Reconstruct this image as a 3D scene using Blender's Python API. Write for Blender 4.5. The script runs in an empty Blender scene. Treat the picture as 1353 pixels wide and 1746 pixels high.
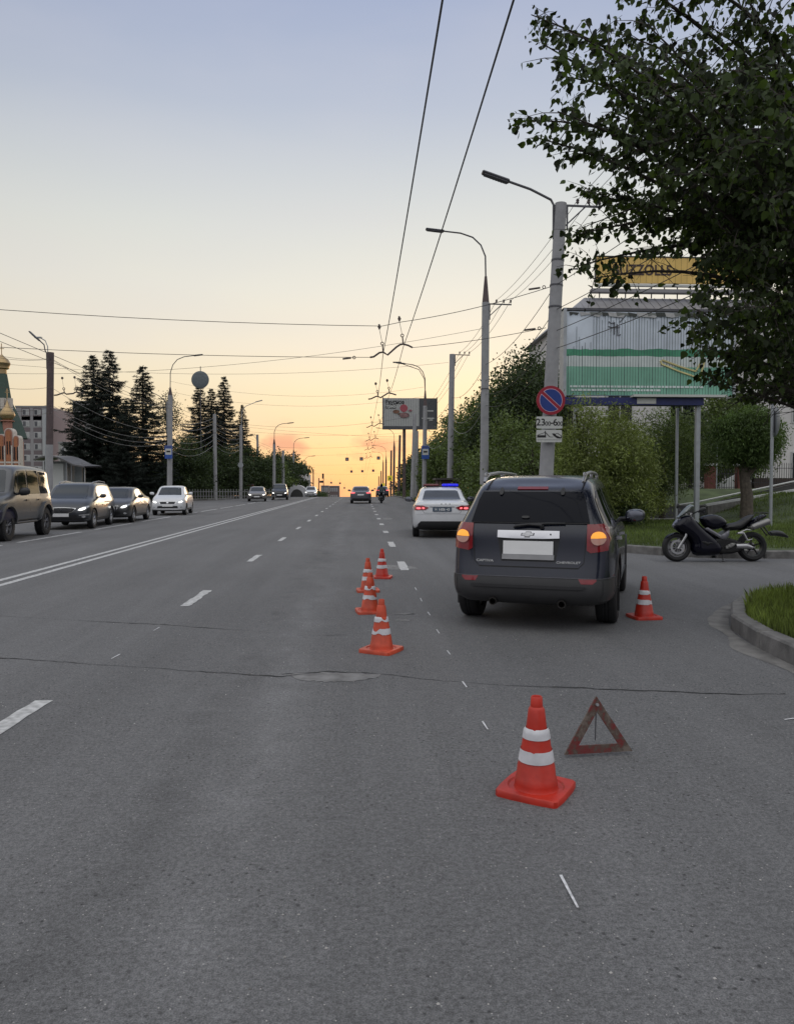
import bpy, bmesh, math, random
import numpy as np
from mathutils import Vector, Matrix, geometry
from mathutils.bvhtree import BVHTree
R = math.radians
scene = bpy.context.scene
col = scene.collection
random.seed(7); np.random.seed(7)

# ------------------------------------------------------------------ camera
F_PX, CAM_H = 1290.0, 1.55
cam_data = bpy.data.cameras.new("camera"); cam = bpy.data.objects.new("camera", cam_data); col.objects.link(cam)
cam.location = (0, 0, CAM_H); cam.rotation_euler = (R(90 - 2.04), 0, R(-2.73))
cam_data.sensor_fit = 'VERTICAL'; cam_data.sensor_height = 24.0; cam_data.lens = 24.0 * F_PX / 1746
cam_data.clip_start = 0.05; cam_data.clip_end = 6000
scene.camera = cam
CR = cam.rotation_euler.to_matrix()

# ------------------------------------------------------------------ exposure
scene.view_settings.view_transform = 'Standard'; scene.view_settings.look = 'None'
scene.view_settings.gamma = 1.0; scene.view_settings.exposure = 0.0
scene.view_settings.use_curve_mapping = False

def s2l(c): return tuple(((v/255)/12.92 if v/255 <= 0.04045 else ((v/255+0.055)/1.055)**2.4) for v in c)

# ------------------------------------------------------------------ sky: dusk, the sun just below the road's end
world = bpy.data.worlds.new("World"); scene.world = world; world.use_nodes = True
nt = world.node_tree; nt.nodes.clear(); N = nt.nodes.new; LK = nt.links.new
wo = N('ShaderNodeOutputWorld'); bg = N('ShaderNodeBackground'); LK(bg.outputs[0], wo.inputs[0])
tc = N('ShaderNodeTexCoord'); sp = N('ShaderNodeSeparateXYZ'); LK(tc.outputs['Generated'], sp.inputs[0])
def wmath(op, a, b=None, c=None):
    n = N('ShaderNodeMath'); n.operation = op
    for i, v in enumerate((a, b, c)):
        if v is None: continue
        if isinstance(v, (int, float)): n.inputs[i].default_value = v
        else: LK(v, n.inputs[i])
    return n.outputs[0]
zz = wmath('MULTIPLY_ADD', sp.outputs[2], 1.0, 0.05)
ramp = N('ShaderNodeValToRGB'); LK(zz, ramp.inputs[0])
stops = [(0.0, (226,168,128)), (0.05, (243,184,130)), (0.075, (246,197,140)), (0.10, (246,208,152)), (0.148, (244,220,178)),
         (0.185, (241,225,193)), (0.225, (236,225,205)), (0.295, (227,224,213)), (0.364, (215,217,213)), (0.428, (200,205,210)),
         (0.49, (183,191,207)), (0.60, (162,174,203)), (1.0, (178,185,203))]
while len(ramp.color_ramp.elements) < len(stops): ramp.color_ramp.elements.new(0.5)
for e, (p, c) in zip(ramp.color_ramp.elements, stops): e.position = p; e.color = s2l(c) + (1,)
# glow low ahead and slightly right; duller away from it
vn = N('ShaderNodeVectorMath'); vn.operation = 'DOT_PRODUCT'; LK(tc.outputs['Generated'], vn.inputs[0])
sun_dir = Vector((math.sin(R(9))*math.cos(R(2)), math.cos(R(9))*math.cos(R(2)), math.sin(R(2))))
vn.inputs[1].default_value = sun_dir
gl = N('ShaderNodeMapRange'); LK(vn.outputs['Value'], gl.inputs[0]); gl.inputs[1].default_value = 0.55; gl.inputs[2].default_value = 1.0
gl.inputs[3].default_value = 0.86; gl.inputs[4].default_value = 1.06; gl.interpolation_type = 'SMOOTHSTEP'
m1 = N('ShaderNodeVectorMath'); m1.operation = 'SCALE'; LK(ramp.outputs[0], m1.inputs[0]); LK(gl.outputs[0], m1.inputs['Scale'])
az = N('ShaderNodeMapRange'); LK(vn.outputs['Value'], az.inputs[0]); az.inputs[1].default_value = 0.99; az.inputs[2].default_value = 0.82; az.inputs[4].default_value = 0.42
azf = wmath('MULTIPLY', az.outputs[0], wmath('MULTIPLY_ADD', sp.outputs[2], -2.6, 1.0)); azf = wmath('MAXIMUM', azf, 0.0)
mxa = N('ShaderNodeMixRGB'); LK(azf, mxa.inputs[0]); LK(m1.outputs[0], mxa.inputs[1]); mxa.inputs[2].default_value = s2l((212,207,199)) + (1,)
# pink low clouds near the horizon, real sky colours in direction space
mp = N('ShaderNodeMapping'); LK(tc.outputs['Generated'], mp.inputs[0]); mp.inputs['Scale'].default_value = (15, 15, 32)
mp.inputs['Location'].default_value = (3.1, 0.4, 0.2)
nz = N('ShaderNodeTexNoise'); LK(mp.outputs[0], nz.inputs[0]); nz.inputs['Scale'].default_value = 1.0; nz.inputs['Detail'].default_value = 5
cr = N('ShaderNodeMapRange'); LK(nz.outputs[0], cr.inputs[0]); cr.inputs[1].default_value = 0.52; cr.inputs[2].default_value = 0.68
band = N('ShaderNodeMapRange'); LK(sp.outputs[2], band.inputs[0]); band.inputs[1].default_value = 0.09; band.inputs[2].default_value = 0.055
cm = wmath('MULTIPLY', cr.outputs[0], band.outputs[0]); cm = wmath('MULTIPLY', cm, 0.8)
mx = N('ShaderNodeMixRGB'); LK(cm, mx.inputs[0]); LK(mxa.outputs[0], mx.inputs[1]); mx.inputs[2].default_value = s2l((226,150,128)) + (1,)
# faint high haze streaks
mp2 = N('ShaderNodeMapping'); LK(tc.outputs['Generated'], mp2.inputs[0]); mp2.inputs['Scale'].default_value = (2.2, 1.4, 7); mp2.inputs['Rotation'].default_value = (0.2, 0.3, 0.1)
nz2 = N('ShaderNodeTexNoise'); LK(mp2.outputs[0], nz2.inputs[0]); nz2.inputs['Scale'].default_value = 1.6; nz2.inputs['Detail'].default_value = 4
c2 = N('ShaderNodeMapRange'); LK(nz2.outputs[0], c2.inputs[0]); c2.inputs[1].default_value = 0.45; c2.inputs[2].default_value = 0.8; c2.inputs[4].default_value = 0.20
mx2 = N('ShaderNodeMixRGB'); LK(c2.outputs[0], mx2.inputs[0]); LK(mx.outputs[0], mx2.inputs[1]); mx2.inputs[2].default_value = s2l((214,210,216)) + (1,)
sky = N('ShaderNodeTexSky'); sky.sky_type = 'NISHITA'; sky.sun_disc = False; sky.sun_elevation = R(4); sky.sun_rotation = R(9)
ssc = N('ShaderNodeVectorMath'); ssc.operation = 'SCALE'; LK(sky.outputs[0], ssc.inputs[0]); ssc.inputs['Scale'].default_value = 0.008
# unseen sky overhead and behind: added fill light, brighter than dusk, dim low down
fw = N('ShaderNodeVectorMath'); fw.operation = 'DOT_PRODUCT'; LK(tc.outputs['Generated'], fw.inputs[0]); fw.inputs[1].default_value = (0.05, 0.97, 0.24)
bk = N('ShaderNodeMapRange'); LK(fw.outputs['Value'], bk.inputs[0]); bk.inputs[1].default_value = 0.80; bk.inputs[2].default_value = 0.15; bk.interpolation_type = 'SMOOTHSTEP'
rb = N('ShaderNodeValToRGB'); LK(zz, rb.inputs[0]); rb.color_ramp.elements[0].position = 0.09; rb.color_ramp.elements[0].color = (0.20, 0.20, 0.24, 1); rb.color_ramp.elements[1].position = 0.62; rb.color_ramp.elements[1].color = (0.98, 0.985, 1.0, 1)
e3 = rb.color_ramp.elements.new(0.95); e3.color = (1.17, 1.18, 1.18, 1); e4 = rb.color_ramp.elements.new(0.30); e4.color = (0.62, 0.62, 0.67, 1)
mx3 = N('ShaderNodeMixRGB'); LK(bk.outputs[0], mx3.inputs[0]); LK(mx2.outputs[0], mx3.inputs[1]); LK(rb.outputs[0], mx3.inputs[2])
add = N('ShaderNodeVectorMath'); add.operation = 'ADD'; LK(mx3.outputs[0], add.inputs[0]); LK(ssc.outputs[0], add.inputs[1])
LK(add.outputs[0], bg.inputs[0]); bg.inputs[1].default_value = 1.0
sun_data = bpy.data.lights.new("sun", 'SUN'); sun = bpy.data.objects.new("sun", sun_data); col.objects.link(sun)
sun_data.energy = 0.25; sun_data.angle = R(12); sun_data.color = (1.0, 0.78, 0.55)
sun.rotation_euler = (-Vector((math.sin(R(9))*math.cos(R(6)), math.cos(R(9))*math.cos(R(6)), math.sin(R(6))))).to_track_quat('-Z', 'Y').to_euler()
sun.location = (20, 60, 40)

# ------------------------------------------------------------------ positions seen in the photo
def ray(px, py): return CR @ Vector(((px-676.5)/F_PX, -(py-873)/F_PX, -1))
def at(px, py, Y):
    d = ray(px, py); return Vector((0, 0, CAM_H)) + d*(Y/d.y)
def gp(px, py, z=0.0):
    d = ray(px, py); return Vector((0, 0, CAM_H)) + d*((z-CAM_H)/d.z)
def sstep(t): t = max(0.0, min(1.0, t)); return t*t*(3-2*t)
def crest(y):
    if y < 90: return 0.0
    if y < 117.5: return -0.0004*(y-90)**2
    return -0.3025 - 0.022*(y-117.5)
def hgt(x, y):
    z = crest(y)
    if x > 6 and y < 140:
        a = 1.25*sstep((y-31.2)/4.5)*sstep((x-7)/3)
        b = 1.05*sstep((x-13.5)/4)*sstep((y-25.5)/4)
        z += max(a, b)*(1-sstep((y-60)/60))
    return z

# ------------------------------------------------------------------ materials
MATS = {}
def mat(name, c, rough=0.6, metal=0.0, var=0.12, vs=6.0, bump=0.0, bs=40.0, emit=0.0, coat=0.0, island=0.0, trans=0.0, spec=0.5, ecol=None):
    if name in MATS: return MATS[name]
    m = bpy.data.materials.new(name); m.use_nodes = True; t = m.node_tree; b = t.nodes['Principled BSDF']
    b.inputs['Roughness'].default_value = rough; b.inputs['Metallic'].default_value = metal
    b.inputs['Specular IOR Level'].default_value = spec; b.inputs['Coat Weight'].default_value = coat; b.inputs['Coat Roughness'].default_value = 0.03
    tcn = t.nodes.new('ShaderNodeTexCoord'); nn = t.nodes.new('ShaderNodeTexNoise'); nn.inputs['Scale'].default_value = vs; nn.inputs['Detail'].default_value = 6
    t.links.new(tcn.outputs['Object'], nn.inputs['Vector'])
    mr = t.nodes.new('ShaderNodeMapRange'); t.links.new(nn.outputs[0], mr.inputs[0]); mr.inputs[1].default_value = 0.3; mr.inputs[2].default_value = 0.7
    mr.inputs[3].default_value = 1-var; mr.inputs[4].default_value = 1+var
    last = mr.outputs[0]
    if island:
        g = t.nodes.new('ShaderNodeNewGeometry'); m2 = t.nodes.new('ShaderNodeMapRange'); t.links.new(g.outputs['Random Per Island'], m2.inputs[0])
        m2.inputs[3].default_value = 1-island; m2.inputs[4].default_value = 1+island
        mm = t.nodes.new('ShaderNodeMath'); mm.operation = 'MULTIPLY'; t.links.new(last, mm.inputs[0]); t.links.new(m2.outputs[0], mm.inputs[1]); last = mm.outputs[0]
    vm = t.nodes.new('ShaderNodeVectorMath'); vm.operation = 'SCALE'; vm.inputs[0].default_value = c; t.links.new(last, vm.inputs['Scale'])
    t.links.new(vm.outputs[0], b.inputs['Base Color'])
    if bump:
        n2 = t.nodes.new('ShaderNodeTexNoise'); n2.inputs['Scale'].default_value = bs; n2.inputs['Detail'].default_value = 4; t.links.new(tcn.outputs['Object'], n2.inputs['Vector'])
        bp = t.nodes.new('ShaderNodeBump'); bp.inputs['Strength'].default_value = bump; bp.inputs['Distance'].default_value = 0.02
        t.links.new(n2.outputs[0], bp.inputs['Height']); t.links.new(bp.outputs[0], b.inputs['Normal'])
    if emit:
        b.inputs['Emission Color'].default_value = (ecol or c) + (1,); b.inputs['Emission Strength'].default_value = emit
    if trans:
        tr = t.nodes.new('ShaderNodeBsdfTranslucent'); mxs = t.nodes.new('ShaderNodeMixShader'); mxs.inputs[0].default_value = trans
        vb = t.nodes.new('ShaderNodeVectorMath'); vb.operation = 'MULTIPLY'; vb.inputs[1].default_value = (1.5, 1.6, 0.5); t.links.new(vm.outputs[0], vb.inputs[0]); t.links.new(vb.outputs[0], tr.inputs[0])
        t.links.new(b.outputs[0], mxs.inputs[1]); t.links.new(tr.outputs[0], mxs.inputs[2]); t.links.new(mxs.outputs[0], t.nodes['Material Output'].inputs[0])
    MATS[name] = m; return m

def road_mat():
    m = bpy.data.materials.new('asphalt'); m.use_nodes = True; t = m.node_tree; b = t.nodes['Principled BSDF']; n = t.nodes.new; l = t.links.new
    g = n('ShaderNodeNewGeometry')
    def noise(scale, det, vec=None, r=0.5):
        x = n('ShaderNodeTexNoise'); x.inputs['Scale'].default_value = scale; x.inputs['Detail'].default_value = det; x.inputs['Roughness'].default_value = r
        l(vec or g.outputs['Position'], x.inputs['Vector']); return x.outputs[0]
    def rng(src, a, bb, c, d):
        x = n('ShaderNodeMapRange'); l(src, x.inputs[0])
        for i, v in enumerate((a, bb, c, d)): x.inputs[i+1].default_value = v
        return x.outputs[0]
    def mul(a, bb):
        x = n('ShaderNodeMath'); x.operation = 'MULTIPLY'
        for i, v in enumerate((a, bb)):
            if isinstance(v, (int, float)): x.inputs[i].default_value = v
            else: l(v, x.inputs[i])
        return x.outputs[0]
    def addn(a, bb):
        x = n('ShaderNodeMath'); x.operation = 'ADD'; l(a, x.inputs[0])
        if isinstance(bb, (int, float)): x.inputs[1].default_value = bb
        else: l(bb, x.inputs[1])
        return x.outputs[0]
    big = rng(noise(0.35, 4), 0.35, 0.65, 0.95, 1.05)
    mp = n('ShaderNodeMapping'); l(g.outputs['Position'], mp.inputs[0]); mp.inputs['Scale'].default_value = (1.5, 0.09, 1)
    streak = rng(noise(1.0, 5, mp.outputs[0], 0.6), 0.35, 0.7, 0.90, 1.13)
    med = rng(noise(11, 6, None, 0.65), 0.35, 0.65, 0.92, 1.08)
    fine = rng(noise(170, 2, None, 0.7), 0.36, 0.64, 0.68, 1.32)
    fine2 = rng(noise(48, 3, None, 0.75), 0.38, 0.62, 0.76, 1.24)
    v = n('ShaderNodeTexVoronoi'); v.inputs['Scale'].default_value = 55; l(g.outputs['Position'], v.inputs['Vector'])
    stone = rng(v.outputs['Distance'], 0.10, 0.2, 1.0, 0.0)
    sc = n('ShaderNodeSeparateColor'); l(v.outputs['Color'], sc.inputs[0])
    pick = rng(sc.outputs[0], 0.84, 0.87, 0.0, 1.0); stones = mul(stone, pick)
    v2 = n('ShaderNodeTexVoronoi'); v2.inputs['Scale'].default_value = 30; l(g.outputs['Position'], v2.inputs['Vector']); sc2 = n('ShaderNodeSeparateColor'); l(v2.outputs['Color'], sc2.inputs[0])
    pits = mul(mul(rng(v2.outputs['Distance'], 0.12, 0.30, 1.0, 0.0), rng(sc2.outputs[1], 0.50, 0.60, 0.0, 1.0)), rng(noise(1.3, 4), 0.40, 0.60, 0.0, -0.65))
    val = mul(mul(mul(mul(big, streak), mul(med, fine2)), fine), addn(pits, 1.0))
    # worn wheel track polished lighter along the lane, with soft broken edges
    sx = n('ShaderNodeSeparateXYZ'); l(g.outputs['Position'], sx.inputs[0])
    wob = addn(sx.outputs[0], mul(addn(noise(0.5, 3), -0.5), 1.1))
    d1 = n('ShaderNodeMath'); d1.operation = 'SUBTRACT'; l(wob, d1.inputs[0]); d1.inputs[1].default_value = -0.62
    ab = n('ShaderNodeMath'); ab.operation = 'ABSOLUTE'; l(d1.outputs[0], ab.inputs[0])
    track = mul(rng(ab.outputs[0], 0.0, 0.28, 1.0, 0.0), rng(noise(2.2, 5), 0.40, 0.62, 0.0, 0.22))
    d2 = n('ShaderNodeMath'); d2.operation = 'SUBTRACT'; l(wob, d2.inputs[0]); d2.inputs[1].default_value = -1.05
    ab2 = n('ShaderNodeMath'); ab2.operation = 'ABSOLUTE'; l(d2.outputs[0], ab2.inputs[0])
    dark = mul(rng(ab2.outputs[0], 0.0, 0.22, 1.0, 0.0), rng(noise(3.0, 5), 0.40, 0.62, 0.0, -0.17))
    val = mul(val, addn(addn(track, dark), 1.0))
    base = n('ShaderNodeVectorMath'); base.operation = 'SCALE'; base.inputs[0].default_value = (0.140, 0.140, 0.144); l(val, base.inputs['Scale'])
    mixs = n('ShaderNodeMixRGB'); l(mul(stones, 0.8), mixs.inputs[0]); l(base.outputs[0], mixs.inputs[1]); mixs.inputs[2].default_value = (0.50, 0.48, 0.46, 1)
    l(mixs.outputs[0], b.inputs['Base Color'])
    b.inputs['Roughness'].default_value = 0.85; b.inputs['Specular IOR Level'].default_value = 0.3
    hsum = addn(mul(fine, 0.6), mul(fine2, 0.8)); bp = n('ShaderNodeBump'); bp.inputs['Strength'].default_value = 0.55; bp.inputs['Distance'].default_value = 0.006
    l(hsum, bp.inputs['Height']); l(bp.outputs[0], b.inputs['Normal'])
    return m
M_road = road_mat()
M_dirt = mat('dusty asphalt', (0.195, 0.188, 0.180), 0.9, var=0.3, vs=5, bump=0.4, bs=120)
M_ground = mat('soil and short grass', (0.055, 0.075, 0.03), 0.95, var=0.4, vs=1.5, bump=0.5, bs=10)
M_paint = mat('worn road paint', (0.46, 0.46, 0.46), 0.7, var=0.35, vs=18, bump=0.2, bs=90)
M_chalk = mat('chalk', (0.6, 0.6, 0.62), 0.9, var=0.3, vs=40)
M_crack = mat('crack', (0.03, 0.03, 0.032), 0.95)
M_kerb = mat('kerb concrete', (0.16, 0.155, 0.15), 0.85, var=0.35, vs=6, bump=0.4, bs=60)
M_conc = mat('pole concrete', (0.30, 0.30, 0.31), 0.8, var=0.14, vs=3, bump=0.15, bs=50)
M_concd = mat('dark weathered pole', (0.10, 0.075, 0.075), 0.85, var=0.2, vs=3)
M_steel = mat('grey steel', (0.10, 0.10, 0.11), 0.5, 0.6)
M_galv = mat('galvanised steel', (0.36, 0.38, 0.40), 0.5, 0.5, var=0.1)
M_black = mat('black rubber', (0.012, 0.012, 0.013), 0.75, var=0.2)
M_plast = mat('black plastic', (0.018, 0.018, 0.02), 0.45, var=0.1)
M_clad = mat('grey black cladding', (0.035, 0.035, 0.037), 0.5, var=0.1)
M_glass = mat('dark window glass', (0.006, 0.007, 0.010), 0.04, var=0.05, spec=0.55)
M_priv = mat('tinted privacy glass', (0.004, 0.005, 0.010), 0.05, var=0.05, spec=0.14)
M_glass2 = mat('windscreen glass', (0.018, 0.024, 0.030), 0.05, var=0.05, spec=0.7)
M_chrome = mat('chrome', (0.75, 0.75, 0.76), 0.12, 1.0, var=0.03)
M_alu = mat('cast aluminium', (0.42, 0.42, 0.43), 0.35, 0.85, var=0.08)
M_white = mat('white plate', (0.78, 0.78, 0.78), 0.5, var=0.03)
M_grey = mat('grey paint', (0.30, 0.30, 0.31), 0.5)
M_redlens = mat('red lens', (0.21, 0.008, 0.012), 0.12, var=0.15, vs=20, coat=0.6)
M_redlit = mat('lit red lamp', (0.8, 0.05, 0.06), 0.3, emit=1.6, ecol=(1.0, 0.15, 0.17))
M_amber = mat('lit amber indicator', (0.9, 0.42, 0.05), 0.3, emit=.6, ecol=(1.0, 0.38, 0.05))
M_amberd = mat('clear indicator lens', (0.55, 0.30, 0.24), 0.15, coat=0.5)
M_lampon = mat('lit headlamp', (0.9, 0.9, 0.85), 0.2, emit=3.0, ecol=(1.0, 0.97, 0.9))
M_lens = mat('headlamp lens', (0.50, 0.51, 0.53), 0.08, 0.3, var=0.3, vs=18, coat=0.8)
M_black_gloss = mat('glossy black', (0.003, 0.003, 0.009), 0.07, coat=0.12, spec=.25, var=0.1)
M_wire = mat('wire', (0.035, 0.033, 0.035), 0.6)
M_wire_l = mat('pale sheathed cable', (0.30, 0.30, 0.31), 0.6)
M_ins = mat('insulator', (0.07, 0.05, 0.045), 0.4)

# ------------------------------------------------------------------ mesh helpers
class MB:
    def __init__(s): s.v = []; s.f = []; s.m = []; s.cur = 0
    def add(s, v, f):
        o = len(s.v); s.v += [tuple(p) for p in v]; s.f += [tuple(i+o for i in q) for q in f]; s.m += [s.cur]*len(f); return s
    def box(s, c, d, rot=None, bev=0.0):
        x, y, z = d[0]/2, d[1]/2, d[2]/2
        if bev:
            b = min(bev, x*.9, y*.9, z*.9); vs = []
            for sx in (-1, 1):
                for sy in (-1, 1):
                    for sz in (-1, 1):
                        vs += [Vector((sx*x, sy*(y-b), sz*(z-b))), Vector((sx*(x-b), sy*y, sz*(z-b))), Vector((sx*(x-b), sy*(y-b), sz*z))]
            bm = bmesh.new()
            for p in vs: bm.verts.new(p)
            bmesh.ops.convex_hull(bm, input=bm.verts); bm.verts.index_update()
            V = [v.co.copy() for v in bm.verts]; Fc = [tuple(v.index for v in f.verts) for f in bm.faces]; bm.free()
        else:
            V = [Vector((a*x, b*y, cc*z)) for a in (-1, 1) for b in (-1, 1) for cc in (-1, 1)]
            Fc = [(0,1,3,2), (4,6,7,5), (0,4,5,1), (2,3,7,6), (0,2,6,4), (1,5,7,3)]
        if rot is not None: V = [rot @ p for p in V]
        c = Vector(c); return s.add([p+c for p in V], Fc)
    def cyl(s, a, b, r0, r1=None, n=12, caps=True):
        r1 = r0 if r1 is None else r1; a = Vector(a); b = Vector(b); d = (b-a)
        if d.length < 1e-7: return s
        q = d.to_track_quat('Z', 'Y'); V = []
        for p, r in ((a, r0), (b, r1)):
            for i in range(n):
                t = 2*math.pi*i/n; V.append(p + q @ Vector((r*math.cos(t), r*math.sin(t), 0)))
        Fc = [(i, (i+1) % n, n+(i+1) % n, n+i) for i in range(n)]
        if caps: Fc += [tuple(range(n))[::-1], tuple(range(n, 2*n))]
        return s.add(V, Fc)
    def tube(s, pts, r, n=8):
        pts = [Vector(p) for p in pts]; rs = r if isinstance(r, (list, tuple)) else [r]*len(pts); V = []; up = None
        for i, p in enumerate(pts):
            d = (pts[min(i+1, len(pts)-1)] - pts[max(i-1, 0)]).normalized()
            if up is None: up = d.orthogonal().normalized()
            else: up = (up - d*up.dot(d)).normalized() if (up - d*up.dot(d)).length > 1e-6 else d.orthogonal().normalized()
            w = d.cross(up)
            for k in range(n):
                t = 2*math.pi*k/n; V.append(p + (up*math.cos(t) + w*math.sin(t))*rs[i])
        Fc = []
        for i in range(len(pts)-1):
            for k in range(n): Fc.append((i*n+k, i*n+(k+1) % n, (i+1)*n+(k+1) % n, (i+1)*n+k))
        Fc += [tuple(range(n))[::-1], tuple(range((len(pts)-1)*n, len(pts)*n))]
        return s.add(V, Fc)
    def lathe(s, prof, n=24, M=None, closed=False):
        V = []; k = len(prof)
        for i in range(n):
            t = 2*math.pi*i/n
            for r, z in prof: V.append(Vector((r*math.cos(t), r*math.sin(t), z)))
        Fc = []
        for i in range(n):
            j = (i+1) % n
            for q in range(k if closed else k-1):
                q2 = (q+1) % k; Fc.append((i*k+q, j*k+q, j*k+q2, i*k+q2))
        if M is not None: V = [M @ p for p in V]
        return s.add(V, Fc)
    def prism(s, poly, a, b, M=None):
        n = len(poly); V = [Vector((p[0], p[1], a)) for p in poly] + [Vector((p[0], p[1], b)) for p in poly]
        if M is not None: V = [M @ p for p in V]
        return s.add(V, [tuple(range(n))[::-1], tuple(range(n, 2*n))] + [(i, (i+1) % n, n+(i+1) % n, n+i) for i in range(n)])
    def build(s, name, mats, parent=None, smooth=False):
        me = bpy.data.meshes.new(name); me.from_pydata(s.v, [], s.f)
        for m in (mats if isinstance(mats, (list, tuple)) else [mats]): me.materials.append(m)
        if s.cur or any(s.m): me.polygons.foreach_set('material_index', s.m)
        if smooth: me.shade_smooth()
        bm = bmesh.new(); bm.from_mesh(me); bmesh.ops.recalc_face_normals(bm, faces=bm.faces); bm.to_mesh(me); bm.free()
        return link(name, me, parent, smooth)
def link(name, me, parent=None, smooth=False):
    if smooth:
        try: me.set_sharp_from_angle(angle=R(38))
        except Exception: pass
    o = bpy.data.objects.new(name, me); col.objects.link(o)
    if parent: o.parent = parent
    return o
def tag(o, label=None, cat=None, group=None, kind=None):
    if label: o['label'] = label
    if cat: o['category'] = cat
    if group: o['group'] = group
    if kind: o['kind'] = kind
    return o
def thing(name, label, cat, loc=(0,0,0), rz=0.0, group=None, sc=1.0):
    o = bpy.data.objects.new(name, None); col.objects.link(o); o.location = loc; o.rotation_euler = (0, 0, rz); o.scale = (sc,)*3; o.empty_display_size = 0.2
    return tag(o, label, cat, group)
def dup(o, loc=None, rz=None, label=None, parent=None, sc=None):
    c = o.copy(); col.objects.link(c)
    if parent: c.parent = parent
    if loc is not None: c.location = loc
    if rz is not None: c.rotation_euler = (0, 0, rz)
    if sc is not None: c.scale = sc if isinstance(sc, tuple) else (sc,)*3
    if label: c['label'] = label
    for ch in [x for x in o.children]: dup(ch, parent=c)
    return c
FZ = Matrix(((1,0,0,0), (0,0,-1,0), (0,1,0,0), (0,0,0,1)))   # drawing plane (u,v) -> (x, z), extrusion towards -y
def text_mesh(body, size, ext=0.002, align='CENTER', sx=1.0, shear=0.0, bold=0.0):
    cu = bpy.data.curves.new('text', 'FONT'); cu.body = body; cu.size = size; cu.extrude = ext; cu.align_x = align; cu.align_y = 'CENTER'; cu.shear = shear; cu.offset = bold
    o = bpy.data.objects.new('text', cu); col.objects.link(o); bpy.context.view_layer.update()
    me = bpy.data.meshes.new_from_object(o.evaluated_get(bpy.context.evaluated_depsgraph_get()))
    bpy.data.objects.remove(o); me.materials.clear()
    if sx != 1.0: me.transform(Matrix.Diagonal((sx, 1, 1, 1)))
    return me
def text(name, body, size, m, loc, parent, sx=1.0, rot=(R(90), 0, 0), align='CENTER', bold=0.0, ext=0.002):
    me = text_mesh(body, size, ext, align, sx, 0, bold); me.materials.append(m); o = link(name, me, parent); o.location = loc; o.rotation_euler = rot; return o
def chaikin(p, n=2):
    for _ in range(n):
        q = []
        for i in range(len(p)):
            a = p[i]; b = p[(i+1) % len(p)]
            q += [(a[0]*.75+b[0]*.25, a[1]*.75+b[1]*.25), (a[0]*.25+b[0]*.75, a[1]*.25+b[1]*.75)]
        p = q
    return p
def resample(p, step):
    q = []
    for i in range(len(p)):
        a = Vector(p[i][:2]); b = Vector(p[(i+1) % len(p)][:2]); k = max(1, int((b-a).length/step))
        for j in range(k): q.append(tuple(a.lerp(b, j/k)))
    return q
def inside(x, y, p):
    c = False; j = len(p)-1
    for i in range(len(p)):
        if (p[i][1] > y) != (p[j][1] > y) and x < (p[j][0]-p[i][0])*(y-p[i][1])/(p[j][1]-p[i][1])+p[i][0]: c = not c
        j = i
    return c
def fill(outline, step):
    p = resample(outline, step); n = len(p); P = np.array(p); A = P; B = np.roll(P, -1, 0)
    def dist(x, y):
        d = B-A; t = np.clip(((x-A[:, 0])*d[:, 0]+(y-A[:, 1])*d[:, 1])/np.maximum((d**2).sum(1), 1e-12), 0, 1)
        return np.sqrt(((A+d*t[:, None]-np.array((x, y)))**2).sum(1).min())
    pts = list(p); ds = [0.0]*n
    x0, y0 = P.min(0); x1, y1 = P.max(0); y = y0+step*.5
    while y < y1:
        x = x0+step*.5
        while x < x1:
            if inside(x, y, p):
                d = dist(x, y)
                if d > step*.45: pts.append((x, y)); ds.append(d)
            x += step
        y += step
    r = geometry.delaunay_2d_cdt([Vector(q) for q in pts], [(i, (i+1) % n) for i in range(n)], [tuple(range(n))], 1, 1e-6)
    V = [tuple(v) for v in r[0]]; Fc = [tuple(f) for f in r[2]]
    key = [o[0] if len(o) else 0 for o in r[3]]
    return V, Fc, [ds[k] if k < len(ds) else 0.0 for k in key]
def boundary(Fc):
    e = {}
    for f in Fc:
        for i in range(len(f)):
            a, b = f[i], f[(i+1) % len(f)]; e[(a, b)] = 1
    return [(a, b) for (a, b) in e if (b, a) not in e]
def decal(name, outline, axis, bvh, m, parent, off=0.004, step=0.05, smooth=True, rnd=0, depth=0.012, sub=False):
    if rnd: outline = chaikin(outline, rnd)
    V2, Fc, _ = fill(outline, step); D = {'rear': Vector((0, 1, 0)), 'front': Vector((0, -1, 0)), 'right': Vector((-1, 0, 0)), 'left': Vector((1, 0, 0)), 'top': Vector((0, 0, -1))}[axis]
    out = []; inn = []
    for u, v in V2:
        if axis in ('rear', 'front'): o = Vector((u, 0, v)) - D*12
        elif axis == 'top': o = Vector((u, v, 6))
        else: o = Vector((0, u, v)) - D*6
        h, nn, _i, _d = bvh.ray_cast(o, D)
        if h is None: h, nn, _i, _d = bvh.find_nearest(o + D*(12 if axis in ('rear', 'front') else 5))
        if nn.dot(D) > 0: nn = -nn
        out.append(h + nn*off); inn.append(h - nn*depth)
    mb = MB(); k = len(out); mb.add(out+inn, Fc + [(b, a, a+k, b+k) for a, b in boundary(Fc)])
    return mb.build(name, m, parent, smooth)
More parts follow.
